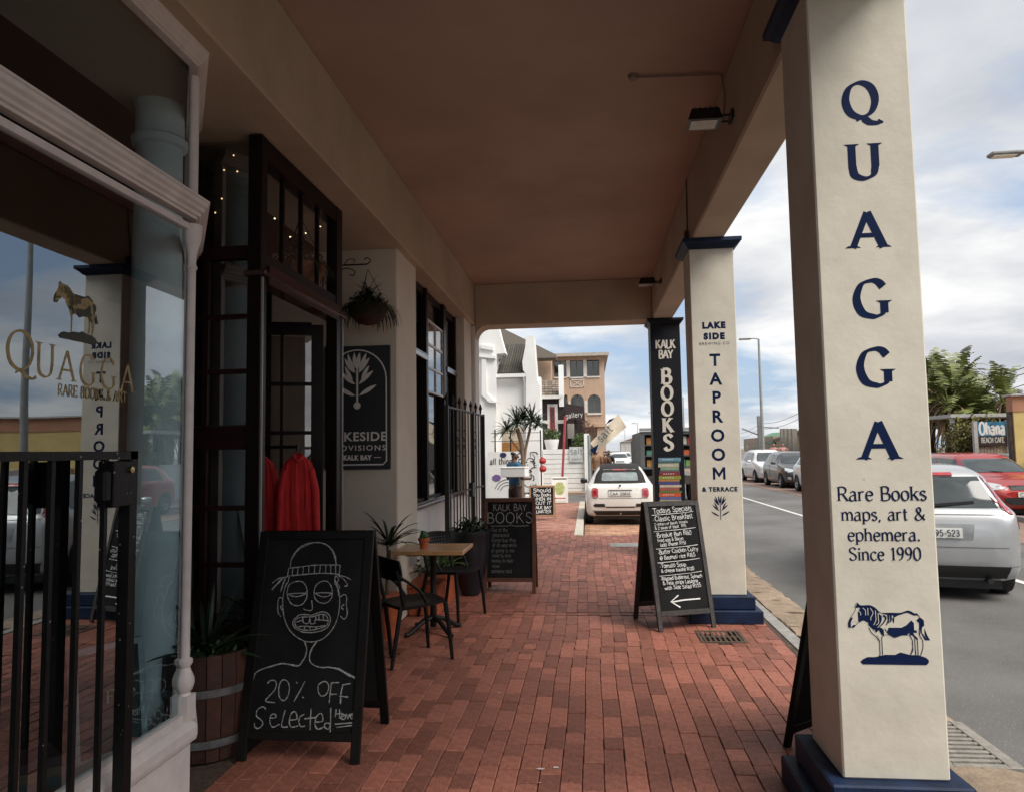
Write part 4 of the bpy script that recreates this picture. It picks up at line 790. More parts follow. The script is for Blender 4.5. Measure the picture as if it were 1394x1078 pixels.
# hanging baskets
def wall_bracket(t, L=.42):
    m = MB().tube([(0, 0, 0), (L, 0, 0)], .007, 6).tube([(0, 0, -.2), (0, 0, .03)], .007, 6)
    sc = [(.02, 0, -.16), (.10, 0, -.13), (.14, 0, -.07), (.22, 0, -.03), (.30, 0, -.06), (.29, 0, -.10), (.25, 0, -.09)]
    m.tube(smooth_pts(sc), .005, 6).tube(smooth_pts([(L, 0, 0), (L+.03, 0, .03), (L, 0, .06), (L-.03, 0, .04)]), .005, 6)
    m.tube(smooth_pts([(.05, 0, 0), (.09, 0, .05), (.14, 0, .05), (.13, 0, .02)]), .004, 6).tube(smooth_pts([(.2, 0, 0), (.24, 0, .05), (.3, 0, .05), (.29, 0, .02)]), .004, 6)
    m.build('scroll', black_plain, t)
bp_ = at(500, 360, 6.45)
t = thing('wall_bracket', 'black scrolled iron bracket holding the green hanging basket over the dark sign', 'bracket', (bp_.x-.42, 6.45, bp_.z)); wall_bracket(t)
def basket(name, label, loc, r, hang, lm, n, trail, bm_, seed):
    rn = random.Random(seed); t = thing(name, label, 'hanging basket', loc, 0, 'hanging plant baskets')
    MB().lathe([(.02, -r*.85), (r*.5, -r*.75), (r*.85, -r*.4), (r, 0), (r*.97, .01), (r*.8, -.05)], 18).build('bowl', bm_, t, smooth=True)
    m = MB()
    for k in range(3): an = k*2*PI/3+.4; m.tube([(r*math.cos(an), r*math.sin(an), 0), (0, 0, hang)], .003, 5)
    m.build('chain', black_plain, t); m = MB(); rosette(m, (0, 0, .04), n*2, r*1.5, .016, 2.6, .3, 1.5, rn, 0)
    for k in range(n*2):
        an = rn.uniform(0, 2*PI); blade(m, (r*.7*math.cos(an), r*.7*math.sin(an), .0), (math.cos(an)*.9, math.sin(an)*.9, .7), r*rn.uniform(.9, trail), .015, 4.4, 8, 0)
    leafcloud(m, (0, 0, .03), (r*1.0, r*1.0, r*.7), n*8, .02, rn); m.build('foliage', lm, t); return t
b1 = at(501, 420, 6.45); basket('hanging_basket', 'leafy green hanging basket on a scrolled bracket above the charcoal sign', (b1.x, 6.45, b1.z), .185, .36, leaf_dark, 60, 1.9, mat('basket_liner', (.07, .025, .018), .9, .3, 20, .5), 1)
b1 = atx(408, 372, vx-.22); basket('hanging_basket', 'brown hanging basket behind the dark transom light over the doorway', (b1.x, b1.y, b1.z+.05), .2, .4, leaf_dark, 30, 1.2, mat('coir_liner', (.34, .11, .05), .9, .3, 20, .8, 40), 2)
b1 = at(300, 372, pY-.15) if 0 else None
# ------------------------------------------------------------------ barrel planter with agave
t = thing('barrel_planter', 'half wine barrel planter with metal hoops between shopfront and face chalkboard', 'planter', (-2.13, 3.98, 0))
bw = mat('barrel_oak', (.06, .021, .011), .7, .2, 9, .4, 50, island=.3)
for k in range(20):
    an = 2*PI*k/20; m = MB(); dA = PI/20*.94; vs = []
    for z, r in ((.0, .215), (.14, .235), (.28, .245), (.42, .25), (.55, .245)):
        for rr in (r, r-.022):
            for sg in (-1, 1): vs.append((rr*math.cos(an+sg*dA), rr*math.sin(an+sg*dA), z))
    fs = []
    for i in range(4): o = i*4; fs += [(o, o+1, o+5, o+4), (o+3, o+2, o+6, o+7), (o+1, o+3, o+7, o+5), (o+2, o, o+4, o+6)]
    fs += [(0, 2, 3, 1), (16, 17, 19, 18)]; m.add(vs, fs).build('stave', bw, t)
for z in (.10, .36): MB().lathe([(.237+z*.03, z-.02), (.240+z*.03, z-.02), (.243+z*.03, z+.02), (.240+z*.03, z+.02)], 32, cap=False).build('hoop', mat('galvanised_hoop', (.20, .21, .22), .5, .2, 20, metal=.6), t)
MB().lathe([(.001, .5), (.218, .5)], 20, cap=False).build('soil', soil, t)
t = thing('agave_plant', 'dark spiky agave growing in the half barrel planter', 'plant', (-2.12, 3.95, .5)); rn = random.Random(4)
m = MB(); rosette(m, (0, 0, 0), 26, .42, .045, .9, .2, 1.4, rn); m.build('leaves', leaf_dark, t)
m = MB(); blade(m, (-.06, 0, 0), (-.15, 0, 1), .78, .05, .2); blade(m, (-.1, -.05, 0), (.1, -.1, 1), .62, .05, .5); m.build('tall_leaves', leaf_dark, t)
m = MB(); leafcloud(m, (0, 0, .03), (.2, .2, .08), 160, .02, rn); m.build('ground_leaves', leaf, t)
# ------------------------------------------------------------------ chalkboards
def aframe(label, loc, rz, w, h, tilt, wood, name='chalkboard_stand', spread=None, legw=.045, panel=(.12, .03), back=True):
    t = thing(name, label, 'chalkboard', loc, rz, 'pavement sign boards'); L = h/math.cos(tilt)
    for sgn, nm in ((1, 'front'), (-1, 'back')):
        if sgn < 0 and not back: continue
        D = h*math.tan(tilt)
        if sgn > 0: M = Matrix.Rotation(-tilt, 4, 'X')
        else: M = Matrix.Translation((0, 2*D+.03, 0)) @ Matrix.Rotation(tilt, 4, 'X')
        m = MB()
        m.box(-w/2, -w/2+legw, -.012, .014, 0, L, M, .003).box(w/2-legw, w/2, -.012, .014, 0, L, M, .003)
        m.box(-w/2+legw, w/2-legw, -.012, .014, L-.045, L, M, .003).box(-w/2+legw, w/2-legw, -.012, .014, panel[0]-.045, panel[0], M, .003)
        m.build('frame', wood, t)
        MB().box(-w/2+legw, w/2-legw, -.002 if sgn > 0 else -.006, .006 if sgn > 0 else .002, panel[0], L-.045, M).build('writing_panel', chalk_black, t)
    return t, Matrix.Rotation(-tilt, 4, 'X') @ frame((0, -.0035, 0), (1, 0, 0), (0, 0, 1))
FM = lambda M, dy: M
t, M = aframe('black chalkboard with a chalk face in a beanie and 20% OFF Selected Items', (-1.55, 3.83, 0), 0, .665, 1.165, math.radians(13.1), board_black, legw=.05, panel=(.15, .03))
m = MB(); cr = random.Random(9)
for i, l in enumerate(FACE):
    pts = smooth_pts([(x-.3325, y, 0) for x, y in l], 5); 
    wq = .0026 if i < 52 else .0030
    ribbon(m, pts, lambda th, u: wq*(.55+.75*cr.random()), .00004*i)
    if i % 2 == 0: ribbon(m, [(p.x+.002, p.y-.0015, 0) for p in pts], lambda th, u: wq*.5*cr.random(), .003+.00004*i)
flat(m, M).build('chalk_drawing', chalk, t)
# specials board
t, M = aframe('dark framed chalkboard listing Todays Specials with a white arrow beside the middle pillar', (.84, 6.79, 0), math.radians(20), .56, 1.115, math.radians(13), mat('weathered_frame', (.035, .028, .026), .6, .3, 14, .3, 60), legw=.042, panel=(.17, .03))
m = MB(); cr = random.Random(12)
def ctext(m, txt, x, y, h, ang=.0, wt=1.0, al='l', sx_=.8, jit=.16):
    q = MB(); stroke_text(q, txt, h, mode='chalk', wt=wt, jit=jit, align=al, sx=sx_, rnd=cr, track=.04, zoff=len(m.f)*.000002)
    flat(q, Matrix.Translation((x, y, 0)) @ Matrix.Rotation(ang, 4, 'Z')); m.add(q.v, q.f)
rows = [('Todays Specials', -.19, 1.035, .048, 1.15), ('#Classic Breakfast', -.20, .965, .044, 1.2), ('2 rashers of Bacon, tomato', -.195, .925, .024, 1.3), ('& 2 slices of toast  R95', -.195, .888, .026, 1.4), ('#Breakie Bun R60', -.20, .815, .040, 1.3), ('fried egg & Bacon', -.185, .775, .028, 1.4), ('(add cheese R15)', -.165, .735, .030, 1.4), ('#Butter Chicken Curry', -.20, .665, .038, 1.3), ('@ Basmati rice R165', -.185, .615, .034, 1.4), ('#Tomato Soup', -.20, .545, .036, 1.4), ('& cheese toastie R120', -.19, .505, .029, 1.5), ('#Roasted Butternut, Spinach', -.205, .435, .031, 1.5), ('& Feta strips Lasagna', -.19, .395, .031, 1.5), ('with Side Salad R155', -.18, .352, .033, 1.4)]
for txt, x, y, h, wt in rows:
    q = MB(); wq = stroke_text(q, txt, h, mode='chalk', wt=1, jit=0, align='l', sx=1, track=.04); sx_ = min(.95, (.205-x)/wq)
    ctext(m, txt, x, y, h, .05 if y > .6 else .02, wt, 'l', sx_)
for y in (1.022, .872, .715, .592, .475): ribbon(m, [(-.21, y, ), (-.05, y+.006), (.1, y+.012), (.212, y+.022)], lambda th, u: .0026*(.6+.6*cr.random()), .004)
flat(m, M).build('chalk_writing', mat('chalk_mid', (.62, .62, .60), .95, .2, 60), t)
m = MB(); ribbon(m, [(-.12, .245), (.0, .256), (.16, .258)], lambda th, u: .006, .005); ribbon(m, [(-.05, .30), (-.13, .248), (-.045, .195)], lambda th, u: .006, .0052)
flat(m, M).build('chalk_arrow', chalk_bright, t)
# books board
p = (atz(660, 808)+atz(727, 806))/2
t, M = aframe('brown framed chalkboard headed KALK BAY BOOKS standing by the iron gate', (p.x, p.y, 0), 0, .60, 1.06, math.radians(10), board_wood, legw=.04, panel=(.17, .03))
m = MB(); stroke_text(m, 'KALK BAY', .075, y=.93, mode='chalk', wt=.9, jit=.04, sx=.80, rnd=cr); stroke_text(m, 'BOOKS', .12, y=.79, mode='chalk', wt=.75, jit=.02, sx=1.02, rnd=cr)
ribbon(m, [(-.22, .755), (-.02, .755), (.02, .765), (.06, .752), (.22, .757)], lambda th, u: .0025, .004)
flat(m, M).build('chalk_heading', mat('chalk_soft', (.34, .33, .31), .95, .3, 60), t)
m = MB()
for k, txt in enumerate(('Out of the', 'pleasantest', 'things that they', 'of its who while', 'of going to say', 'have to only', 'money to dear', 'none', 'someone said')):
    ctext(m, txt, -.21+.01*(k % 2), .69-k*.058, .042, .0, .8, 'l', .78)
flat(m, M).build('chalk_writing', chalk_dim, t)
p = (atz(722, 709)+atz(754, 707))/2
t, M = aframe('small pale framed chalkboard crowded with white writing behind the brown framed one', (p.x, p.y, 0), 0, .60, .80, math.radians(10), mat('pale_frame', (.35, .2, .11), .6), legw=.04, panel=(.13, .03))
m = MB()
for k, (txt, h) in enumerate((('Should', .09), ('You Books', .07), ('WHEN IN', .075), ('BOUT IT', .07), ('KALK BAY', .07), ('QUARTER', .07))):
    q = MB(); W = stroke_text(q, txt, h, mode='chalk', align='l', track=.04); stroke_text(m, txt, h, y=.66-k*.098, mode='chalk', wt=1.6, jit=.1, sx=.42/W, rnd=cr, track=.04)
flat(m, M).build('chalk_writing', chalk_bright, t)
p = (atz(753, 681)+atz(774, 684))/2
wb = mat('white_sign_board', (.78, .77, .72), .6, .03)
t, M = aframe('white pavement sign with green picture and red arrow pointing left', (p.x, 22.9, 0), .0, .50, .80, math.radians(9), wb, legw=.03, panel=(.06, .03))
MB().box(-.2, .2, .0, .002, -.0, .0) if 0 else None
m = MB().box(-.22, .22, -.0065, -.004, .07, .73); flat(m, Matrix.Rotation(-math.radians(9), 4, 'X')).build('white_face', wb, t)
M2 = Matrix.Rotation(-math.radians(9), 4, 'X') @ frame((0, -.008, 0), (1, 0, 0), (0, 0, 1))
m = MB(); rn = random.Random(2); poly(m, [(.15*math.cos(k*PI/10)*(1+.15*rn.random()), .45+.2*math.sin(k*PI/10)) for k in range(20)], 0); flat(m, M2); triangulated(m, 'green_picture', mat('lime_print', (.45, .6, .25), .6), t)
m = MB()
for k, q in enumerate(('ART', 'OUT', 'CAF')): stroke_text(m, q, .09, y=.53-k*.13, mode='chalk', wt=1.6, jit=.1, zoff=.002)
flat(m, M2).build('lettering', mat('ochre_print', (.45, .28, .08), .6), t)
m = MB(); ribbon(m, [(-.17, .15), (.18, .15)], lambda th, u: .014, .001); m.add([(-.2, .15, .002), (-.13, .185, .002), (-.13, .115, .002)], [(0, 1, 2)]); flat(m, M2).build('red_arrow', mat('red_print', (.5, .03, .04), .6), t)
# board half hidden behind the big pillar
t, M = aframe('black chalkboard stand half hidden behind the big lettered pillar', (1.36, 4.12, 0), math.radians(-8), .60, 1.0, math.radians(13), board_black, legw=.045)
t.rotation_euler.z = math.radians(220); t.location = (1.235, 4.38, 0)
# ------------------------------------------------------------------ iron gates
t = thing('iron_gate', 'black iron gate with lock box folded back over the near shop window', 'gate', (-1.76, 2.7, 0), 0)
gx_ = -1.76; m = MB()
yR = atx(180, 640, gx_).y; zT = 1.61
part(MB().beam((gx_, .9, zT+.0), (gx_, yR, zT), .045, .03), 'top_rail', black_metal, t)
part(MB().beam((gx_, .9, .12), (gx_, yR, .12), .045, .03), 'bottom_rail', black_metal, t)
part(MB().beam((gx_, yR-.022, 0), (gx_, yR-.022, zT+.017), .045, .045), 'stile', black_metal, t)
ys = [atx(px, 700, gx_).y for px in (30, 68, 106, 141)]; dy = ys[1]-ys[0]
for y in [ys[0]-dy*k for k in range(1, 8)]+ys: part(MB().beam((gx_, y, .13), (gx_, y, zT-.015), .018, .018), 'bar', black_metal, t)
part(MB().box(gx_-.03, gx_+.035, yR-.16, yR-.045, 1.42, zT-.02, bev=.004).box(gx_-.02, gx_+.03, yR-.20, yR-.16, 1.44, 1.56, bev=.01), 'lock_box', black_metal, t)
part(MB().lathe([(0, 0), (.012, 0), (.012, .01), (0, .012)], 12, Matrix.Translation((gx_+.035, yR-.065, 1.555)) @ Matrix.Rotation(PI/2, 4, 'Y')), 'lock_cylinder', mat('brass', (.5, .38, .18), .3, metal=1), t)
# far gate with spikes
gA, gB = Vector((-1.62, 8.35, 0)), Vector((-1.52, 10.6, 0))
t = thing('spiked_gate', 'tall black iron gate with spear tops and scrollwork standing open against the wall', 'gate', gA)
gi = mat('green_black_iron', (.014, .016, .013), .5, .2, 10)
gd = (gB-gA).normalized(); GLn = (gB-gA).length
def gp(s, z, o=0): return gA+gd*s+Vector((o, 0, z))
part(MB().beam(gp(0, 2.13), gp(GLn, 2.13), .035, .02), 'top_rail', gi, t); part(MB().beam(gp(0, 1.12), gp(GLn, 1.12), .035, .02), 'middle_rail', gi, t); part(MB().beam(gp(0, .12), gp(GLn, .12), .035, .02), 'bottom_rail', gi, t)
for s in (.0, GLn*.66, GLn): part(MB().beam(gp(s, 0), gp(s, 2.15), .05, .05), 'post', gi, t)
def spike(m, p):
    m.lathe([(.006, 0), (.014, .03), (.006, .05), (.026, .08), (.016, .11), (0, .16)], 8, Matrix.Translation(p), cap=False)
    m.tube(smooth_pts([p+Vector((0, 0, .05)), p+gd*.04+Vector((0, 0, .065)), p+gd*.045+Vector((0, 0, .04))], 3), .006, 5).tube(smooth_pts([p+Vector((0, 0, .05)), p-gd*.04+Vector((0, 0, .065)), p-gd*.045+Vector((0, 0, .04))], 3), .006, 5)
for k in range(1, 13):
    s = GLn*k/13; m = MB().beam(gp(s, .13), gp(s, 2.12), .014, .014); part(m, 'bar', gi, t)
for k in range(0, 14, 2):
    m = MB(); spike(m, gp(GLn*k/13, 2.14)); part(m, 'spear_top', gi, t)
for k in (3.5, 5.5, 9.5):
    m = MB(); c0 = gp(GLn*k/13, 1.72)
    for sg in (-1, 1):
        for vz in (-1, 1):
            sp_ = [c0+gd*sg*(.02+.06*math.sin(q*.9))*1.3+Vector((0, 0, vz*(.16-.028*q))) for q in range(6)]; m.tube(smooth_pts(sp_, 4), .007, 5)
    part(m, 'scroll', gi, t)
part(MB().box(-.03, .03, -.1, .1, 1.02, 1.2, Matrix.Translation(gp(GLn*.62, 0))), 'lock_box', mat('green_lock', (.012, .022, .014), .5), t)
# ------------------------------------------------------------------ table and chairs
t = thing('cafe_table', 'square cafe table with varnished wooden top and black cast iron pedestal', 'table', (-1.42, 6.62, 0), 0)
MB().box(-.31, .32, -.27, .30, .715, .75, bev=.004).build('table_top', mat('varnished_top', (.48, .27, .12), .28, .15, 6, spec=.6), t)
MB().lathe([(.03, .05), (.028, .3), (.034, .32), (.026, .34), (.026, .66), (.05, .71)], 12).box(-.2, .2, -.2, .2, .700, .714).build('pedestal', black_plain, t, smooth=True)
for k in range(4):
    an = PI/4+k*PI/2; m = MB(); m.tube(smooth_pts([(.02*math.cos(an), .02*math.sin(an), .13), (.12*math.cos(an), .12*math.sin(an), .10), (.24*math.cos(an), .24*math.sin(an), .03), (.29*math.cos(an), .29*math.sin(an), .02)]), .02, 8); m.build('foot', black_plain, t, smooth=True)
plas = mat('black_chair_plastic', (.006, .006, .0065), .4, .1, 6, spec=.25)
def chair():
    t = thing('cafe_chair', 'x', 'chair', (0, 0, 0), 0, 'black plastic cafe chairs')
    m = MB(); nx, ny = 11, 11; V = []; Fc = []
    for z_ in (0, -.022):
        for j in range(ny):
            for i in range(nx):
                u, v = i/(nx-1)*2-1, j/(ny-1)*2-1; k = max(abs(u), abs(v)); r = math.hypot(u, v)
                sc = 1 if r < 1e-6 else (k/r)*.35+.65*1; x = u*.215*sc*(1-.05*v); y = v*.21*sc
                V.append((x, y, .45+z_-.018*(1-min(1, r))+.01*v))
    n = nx*ny
    for j in range(ny-1):
        for i in range(nx-1): q = j*nx+i; Fc += [(q, q+1, q+nx+1, q+nx), (q+n+nx, q+n+nx+1, q+n+1, q+n)]
    for i in range(nx-1):
        for q0, q1 in ((i, i+1), ((ny-1)*nx+i+1, (ny-1)*nx+i), ((i+1)*nx, i*nx), (i*nx+nx-1, (i+1)*nx+nx-1)): Fc.append((q1, q0, q0+n, q1+n))
    m.add(V, Fc).build('seat', plas, t, smooth=True)
    # forward is +y ; back at -y
    for sx_ in (-1, 1):
        MB().tube([(sx_*.19, .18, .44), (sx_*.205, .21, .2), (sx_*.215, .225, 0)], [.019, .017, .014], 8).build('leg', plas, t, smooth=True)
        MB().tube([(sx_*.18, -.19, .44), (sx_*.20, -.24, .2), (sx_*.21, -.28, 0)], [.019, .017, .014], 8).build('leg', plas, t, smooth=True)
        MB().tube(smooth_pts([(sx_*.19, -.17, .44), (sx_*.20, -.20, .58), (sx_*.195, -.23, .72)], 3), .015, 8).build('back_post', plas, t, smooth=True)
        MB().tube(smooth_pts([(sx_*.20, .02, .44), (sx_*.225, -.06, .56), (sx_*.205, -.22, .68)], 3), .012, 8).build('side_brace', plas, t, smooth=True)
    V = []; Fc = []; nu, nv = 15, 6
    for s_ in (0, 1):
        for j in range(nv):
            for i in range(nu):
                u = i/(nu-1)*2-1; v = j/(nv-1); w_ = .215*(1-.10*max(0, v-.6)**1.5*3)
                V.append((u*w_, -.245+.05*u*u*1.2-.02*v-(.012 if s_ else 0), .64+.17*v*(1-.12*u*u)))
    n = nu*nv
    for j in range(nv-1):
        for i in range(nu-1):
            q = j*nu+i; Fc += [(q, q+1, q+nu+1, q+nu), (q+n+nu, q+n+nu+1, q+n+1, q+n)]
    for i in range(nu-1): Fc += [(i+1, i, i+n, i+1+n), ((nv-1)*nu+i, (nv-1)*nu+i+1, (nv-1)*nu+i+1+n, (nv-1)*nu+i+n)]
    for j in range(nv-1): Fc += [(j*nu, (j+1)*nu, (j+1)*nu+n, j*nu+n), ((j+1)*nu+nu-1, j*nu+nu-1, j*nu+nu-1+n, (j+1)*nu+nu-1+n)]
    bk_ = MB().add(V, Fc).build('backrest', plas, t, smooth=True)
    m = MB()
    for j in range(3):
        for i in range(9): m.lathe([(.001, 0), (.008, 0)], 8, Matrix.Translation((-.14+.035*i, -.2445+.06*((-.14+.035*i)/.215)**2-.006*j+.0015, .69+.03*j)) @ Matrix.Rotation(PI/2, 4, 'X'), cap=False)
    m.build('perforation', mat('perforation_grey', (.10, .11, .12), .6), bk_)
    return t
c0 = chair(); c0['label'] = 'black plastic chair nearest the camera drawn up to the cafe table'; c0.location = (-1.40, 5.80, 0); c0.rotation_euler.z = math.radians(-52)
c1 = copy_tree(c0); c1['label'] = 'black plastic chair on the far side of the cafe table near the dark planter'; c1.location = (-1.36, 7.30, 0); c1.rotation_euler.z = math.radians(-118)
c2 = copy_tree(c0); c2['label'] = 'black chair mostly hidden behind the face chalkboard by the doorway'; c2.location = (-1.86, 5.65, 0); c2.rotation_euler.z = math.radians(-20)
t = thing('potted_cactus', 'tiny cactus in an orange terracotta pot on the wooden table top', 'potted plant', (at(577, 742, 6.55).x, 6.55, .75))
MB().lathe([(.033, 0), (.045, .07), (.052, .07), (.053, .095), (.046, .096), (.042, .08)], 18).build('pot', terracotta, t, smooth=True)
m = MB(); rn = random.Random(6)
for k in range(9):
    an = k*2.4; r_ = .022 if k else 0; m.lathe([(.0, 0), (.016, .01), (.018, .03), (.010, .045), (0, .05)], 8, Matrix.Translation((r_*math.cos(an), r_*math.sin(an), .08+.012*rn.random()+(.02 if k < 4 else 0))), cap=False)
m.build('cactus', mat('cactus_green', (.03, .10, .03), .6, .2, 30, .5), t)
# planters by the wall
t = thing('terracotta_trough', 'long terracotta trough planter with leafy plants along the white wall', 'planter', (-1.66, 8.0, 0))
MB().box(-.15, .15, -.75, .75, 0, .27, bev=.01).box(-.165, .165, -.765, .765, .271, .31, bev=.008).build('trough', terracotta, t)
t = thing('trough_plants', 'leafy green plants growing in the terracotta trough by the wall', 'plant', (-1.66, 8.0, .3)); rn = random.Random(11)
m = MB(); [leafcloud(m, (rn.uniform(-.08, .1), -.6+k*.15, .12+rn.uniform(0, .15)), (.14, .12, .16), 60, .03, rn, .2) for k in range(9)]; m.build('foliage', leaf, t)
m = MB(); [rosette(m, (rn.uniform(-.05, .1), -.5+k*.35, .05), 14, .35, .04, 1.0, .4, 1.4, rn) for k in range(4)]; m.build('broad_leaves', leaf_light, t)
t = thing('dark_planter', 'tall tapering dark planter pot at the foot of the spiked gate', 'planter', (-1.36, 8.35, 0))
MB().lathe([(.08, 0), (.10, .01), (.17, .25), (.215, .5), (.22, .66), (.23, .68), (.23, .72), (.20, .72), (.19, .6)], 24).build('pot', mat('dark_glaze', (.014, .017, .022), .35, .2, 6), t, smooth=True)
m = MB(); rn = random.Random(12); leafcloud(m, (0, 0, .76), (.22, .22, .13), 320, .03, rn, .2); m.build('foliage', leaf_dark, t)
t = thing('spiky_pot_plant', 'spiky leaved plant in a terracotta pot beside the cream pier', 'potted plant', (-1.80, 6.45, 0))
MB().lathe([(.10, 0), (.15, .30), (.17, .30), (.17, .36), (.15, .36)], 18).build('pot', terracotta, t, smooth=True)
MB().tube([(0, 0, .3), (.02, 0, .75)], .02, 8).build('stem', bark, t)
m = MB(); rn = random.Random(13); rosette(m, (.02, 0, .78), 22, .40, .035, 1.1, .15, 1.4, rn); m.build('leaves', leaf_dark, t)
# ------------------------------------------------------------------ floodlights
def flood(label, p, rz=0):
    t = thing('floodlight', label, 'floodlight', p, rz, 'black floodlights on the street beam')
    vs = [(-.30, -.09, -.055), (-.07, -.09, -.055), (-.07, .09, -.055), (-.30, .09, -.055), (-.27, -.07, .03), (-.09, -.07, .03), (-.09, .07, .03), (-.27, .07, .03)]
    MB().add(vs, [(0, 3, 2, 1), (4, 5, 6, 7), (0, 1, 5, 4), (1, 2, 6, 5), (2, 3, 7, 6), (3, 0, 4, 7)]).build('housing', mat('floodlight_black', (.008, .008, .008), .4, .1), t)
    MB().box(-.275, -.10, -.07, .07, -.059, -.0555).build('lens', mat('floodlight_lens', (.35, .28, .22), .15, .1, 20), t)
    MB().tube([(-.08, -.05, -.02), (.0, -.05, -.02), (.0, .05, -.02), (-.08, .05, -.02)], .008, 6).box(-.01, .012, -.06, .06, -.04, .02).build('bracket', MATS['floodlight_black'], t)
    for k in range(5): MB().box(-.25+.035*k, -.245+.035*k, -.06, .06, .03, .045).build('fin', MATS['floodlight_black'], t)
    return t
flood('black floodlight under the ceiling between the nearest and middle pillars', (1.02, 4.98, 3.86))
flood('black floodlight under the ceiling close to the middle pillar, farther one', (1.02, 9.9, 3.86))

# ------------------------------------------------------------------ cars
tyre_m = mat('tyre_rubber', (.018, .018, .018), .8, .2, 20)
rim_m = mat('alloy_rim', (.35, .36, .37), .35, .1, 10, metal=.8)
carglass = mat('car_glass', (.05, .062, .066), .08, .2, 2, spec=.55)
blacktrim = mat('black_trim', (.015, .015, .016), .5, .1)
plate_m = mat('number_plate', (.70, .70, .66), .5, .03)
platet = mat('plate_ink', (.03, .04, .06), .6)
headl = mat('headlamp', (.55, .58, .6), .12, .15, 9, coat=1)
tail = mat('tail_lamp_red', (.42, .015, .02), .15, .15, 20, coat=1)
def body_mesh(st, sub=4):
    keys = list(zip(*st)); n = len(st); rows = []
    for i in range(n-1):
        for j in range(sub):
            t = j/sub; r = []
            for k in keys:
                p0 = k[max(0, i-1)]; p1 = k[i]; p2 = k[i+1]; p3 = k[min(n-1, i+2)]
                m1 = (p2-p0)*.5; m2 = (p3-p1)*.5
                if (p2-p1)*m1 <= 0: m1 = 0
                if (p2-p1)*m2 <= 0: m2 = 0
                r.append((2*t**3-3*t*t+1)*p1+(t**3-2*t*t+t)*m1+(-2*t**3+3*t*t)*p2+(t**3-t*t)*m2)
            r[0] = keys[0][i]+(keys[0][i+1]-keys[0][i])*t; rows.append(r)
    rows.append(list(st[-1])); V = []; Fc = []
    def half(y, w, z0, zb, zr, wr):
        zm = z0+(zb-z0)*.55; up = zr-zb
        P = [(0, z0), (w*.78, z0), (w*.93, z0+.035), (w*.985, z0+.13), (w, zm), (w*.99, zb-(zb-z0)*.18), (w*.965, zb-.025), (w*.94, zb)]
        P += [(w*.94+(wr-w*.94)*t, zb+up*h) for t, h in ((.30, .30), (.62, .62), (.86, .84))]+[(wr*.93, zb+up*.945), (wr*.75, zb+up*.985), (wr*.4, zb+up), (0, zb+up*1.008)]
        return P
    for r in rows:
        h = half(*r); ring = [(x, r[0], z) for x, z in h]+[(-x, r[0], z) for x, z in h[-2:0:-1]]; V += ring; m = len(ring)
    for i in range(len(rows)-1):
        for k in range(m): Fc.append((i*m+k, i*m+(k+1) % m, (i+1)*m+(k+1) % m, (i+1)*m+k))
    Fc += [tuple(range(m-1, -1, -1)), tuple((len(rows)-1)*m+k for k in range(m))]
    return MB().add(V, Fc)
DIR = {'rear': (1, Vector((0, 1, 0))), 'front': (1, Vector((0, -1, 0))), 'left': (0, Vector((1, 0, 0))), 'right': (0, Vector((-1, 0, 0))), 'top': (2, Vector((0, 0, -1)))}
def patch(bvh, poly2, side, name, m, parent, off=.006, cuts=3):
    ax, d = DIR[side]; bm = bmesh.new(); vs = []
    n = len(poly2); P = []
    for i in range(n):
        p, q = poly2[i], poly2[(i+1) % n]
        for k in range(2): P.append((p[0]+(q[0]-p[0])*k/2, p[1]+(q[1]-p[1])*k/2))
    for u, v in P:
        co = [(0, u, v), (u, 0, v), (u, v, 0)][ax]; vs.append(bm.verts.new(co))
    bm.faces.new(vs); bmesh.ops.triangulate(bm, faces=bm.faces); 
    bmesh.ops.subdivide_edges(bm, edges=[e for e in bm.edges if e.calc_length() > .12], cuts=2); bmesh.ops.triangulate(bm, faces=bm.faces); bmesh.ops.subdivide_edges(bm, edges=[e for e in bm.edges if e.calc_length() > .09], cuts=1); bmesh.ops.triangulate(bm, faces=bm.faces)
    for v in bm.verts:
        o = v.co.copy(); o[ax] = 0; o = o-d*6; h = bvh.ray_cast(o, d)
        if h[0] is None: h = bvh.find_nearest(v.co+(-d*(0 if ax != 1 else 0))); v.co = h[0]-d*off if h[0] else v.co
        else: v.co = h[0]-d*off
    r = bmesh.ops.extrude_face_region(bm, geom=list(bm.faces))
    for v in [g for g in r['geom'] if isinstance(g, bmesh.types.BMVert)]: v.co += d*(off*.5)
    bmesh.ops.recalc_face_normals(bm, faces=bm.faces)
    me = bpy.data.meshes.new(name); bm.to_mesh(me); bm.free(); me.materials.append(m)
    for p in me.polygons: p.use_smooth = True
    me.set_sharp_from_angle(angle=math.radians(50)); o = bpy.data.objects.new(name, me); C.objects.link(o); o.parent = parent; return o
def mir(p): return [(-x, z) for x, z in reversed(p)]
def wheel(t, x, y, r=.31, w=.19):
    sg = 1 if x > 0 else -1; M = Matrix.Translation((x, y, r)) @ Matrix.Rotation(PI/2*sg, 4, 'Y')
    o = MB().lathe([(r*.62, -w/2), (r*.95, -w/2), (r, -w*.35), (r, w*.35), (r*.95, w/2), (r*.64, w/2), (r*.62, w*.3)], 28, M, cap=False).lathe([(0, -w*.3), (r*.62, -w*.3)], 28, M, cap=False).build('wheel', tyre_m, t, smooth=True)
    m = MB().lathe([(r*.63, w*.42), (r*.60, w*.5), (r*.56, w*.35), (r*.5, w*.05)], 24, M, cap=False).lathe([(0, w*.38), (r*.14, w*.36), (r*.16, w*.2), (r*.5, w*.0)], 20, M, cap=False)
    for k in range(6):
        an = k*PI/3; m.box(r*.12, r*.58, -.018, .018, w*.15, w*.36, M @ Matrix.Rotation(an, 4, 'Z'))
    m.build('rim', rim_m, o, smooth=True)
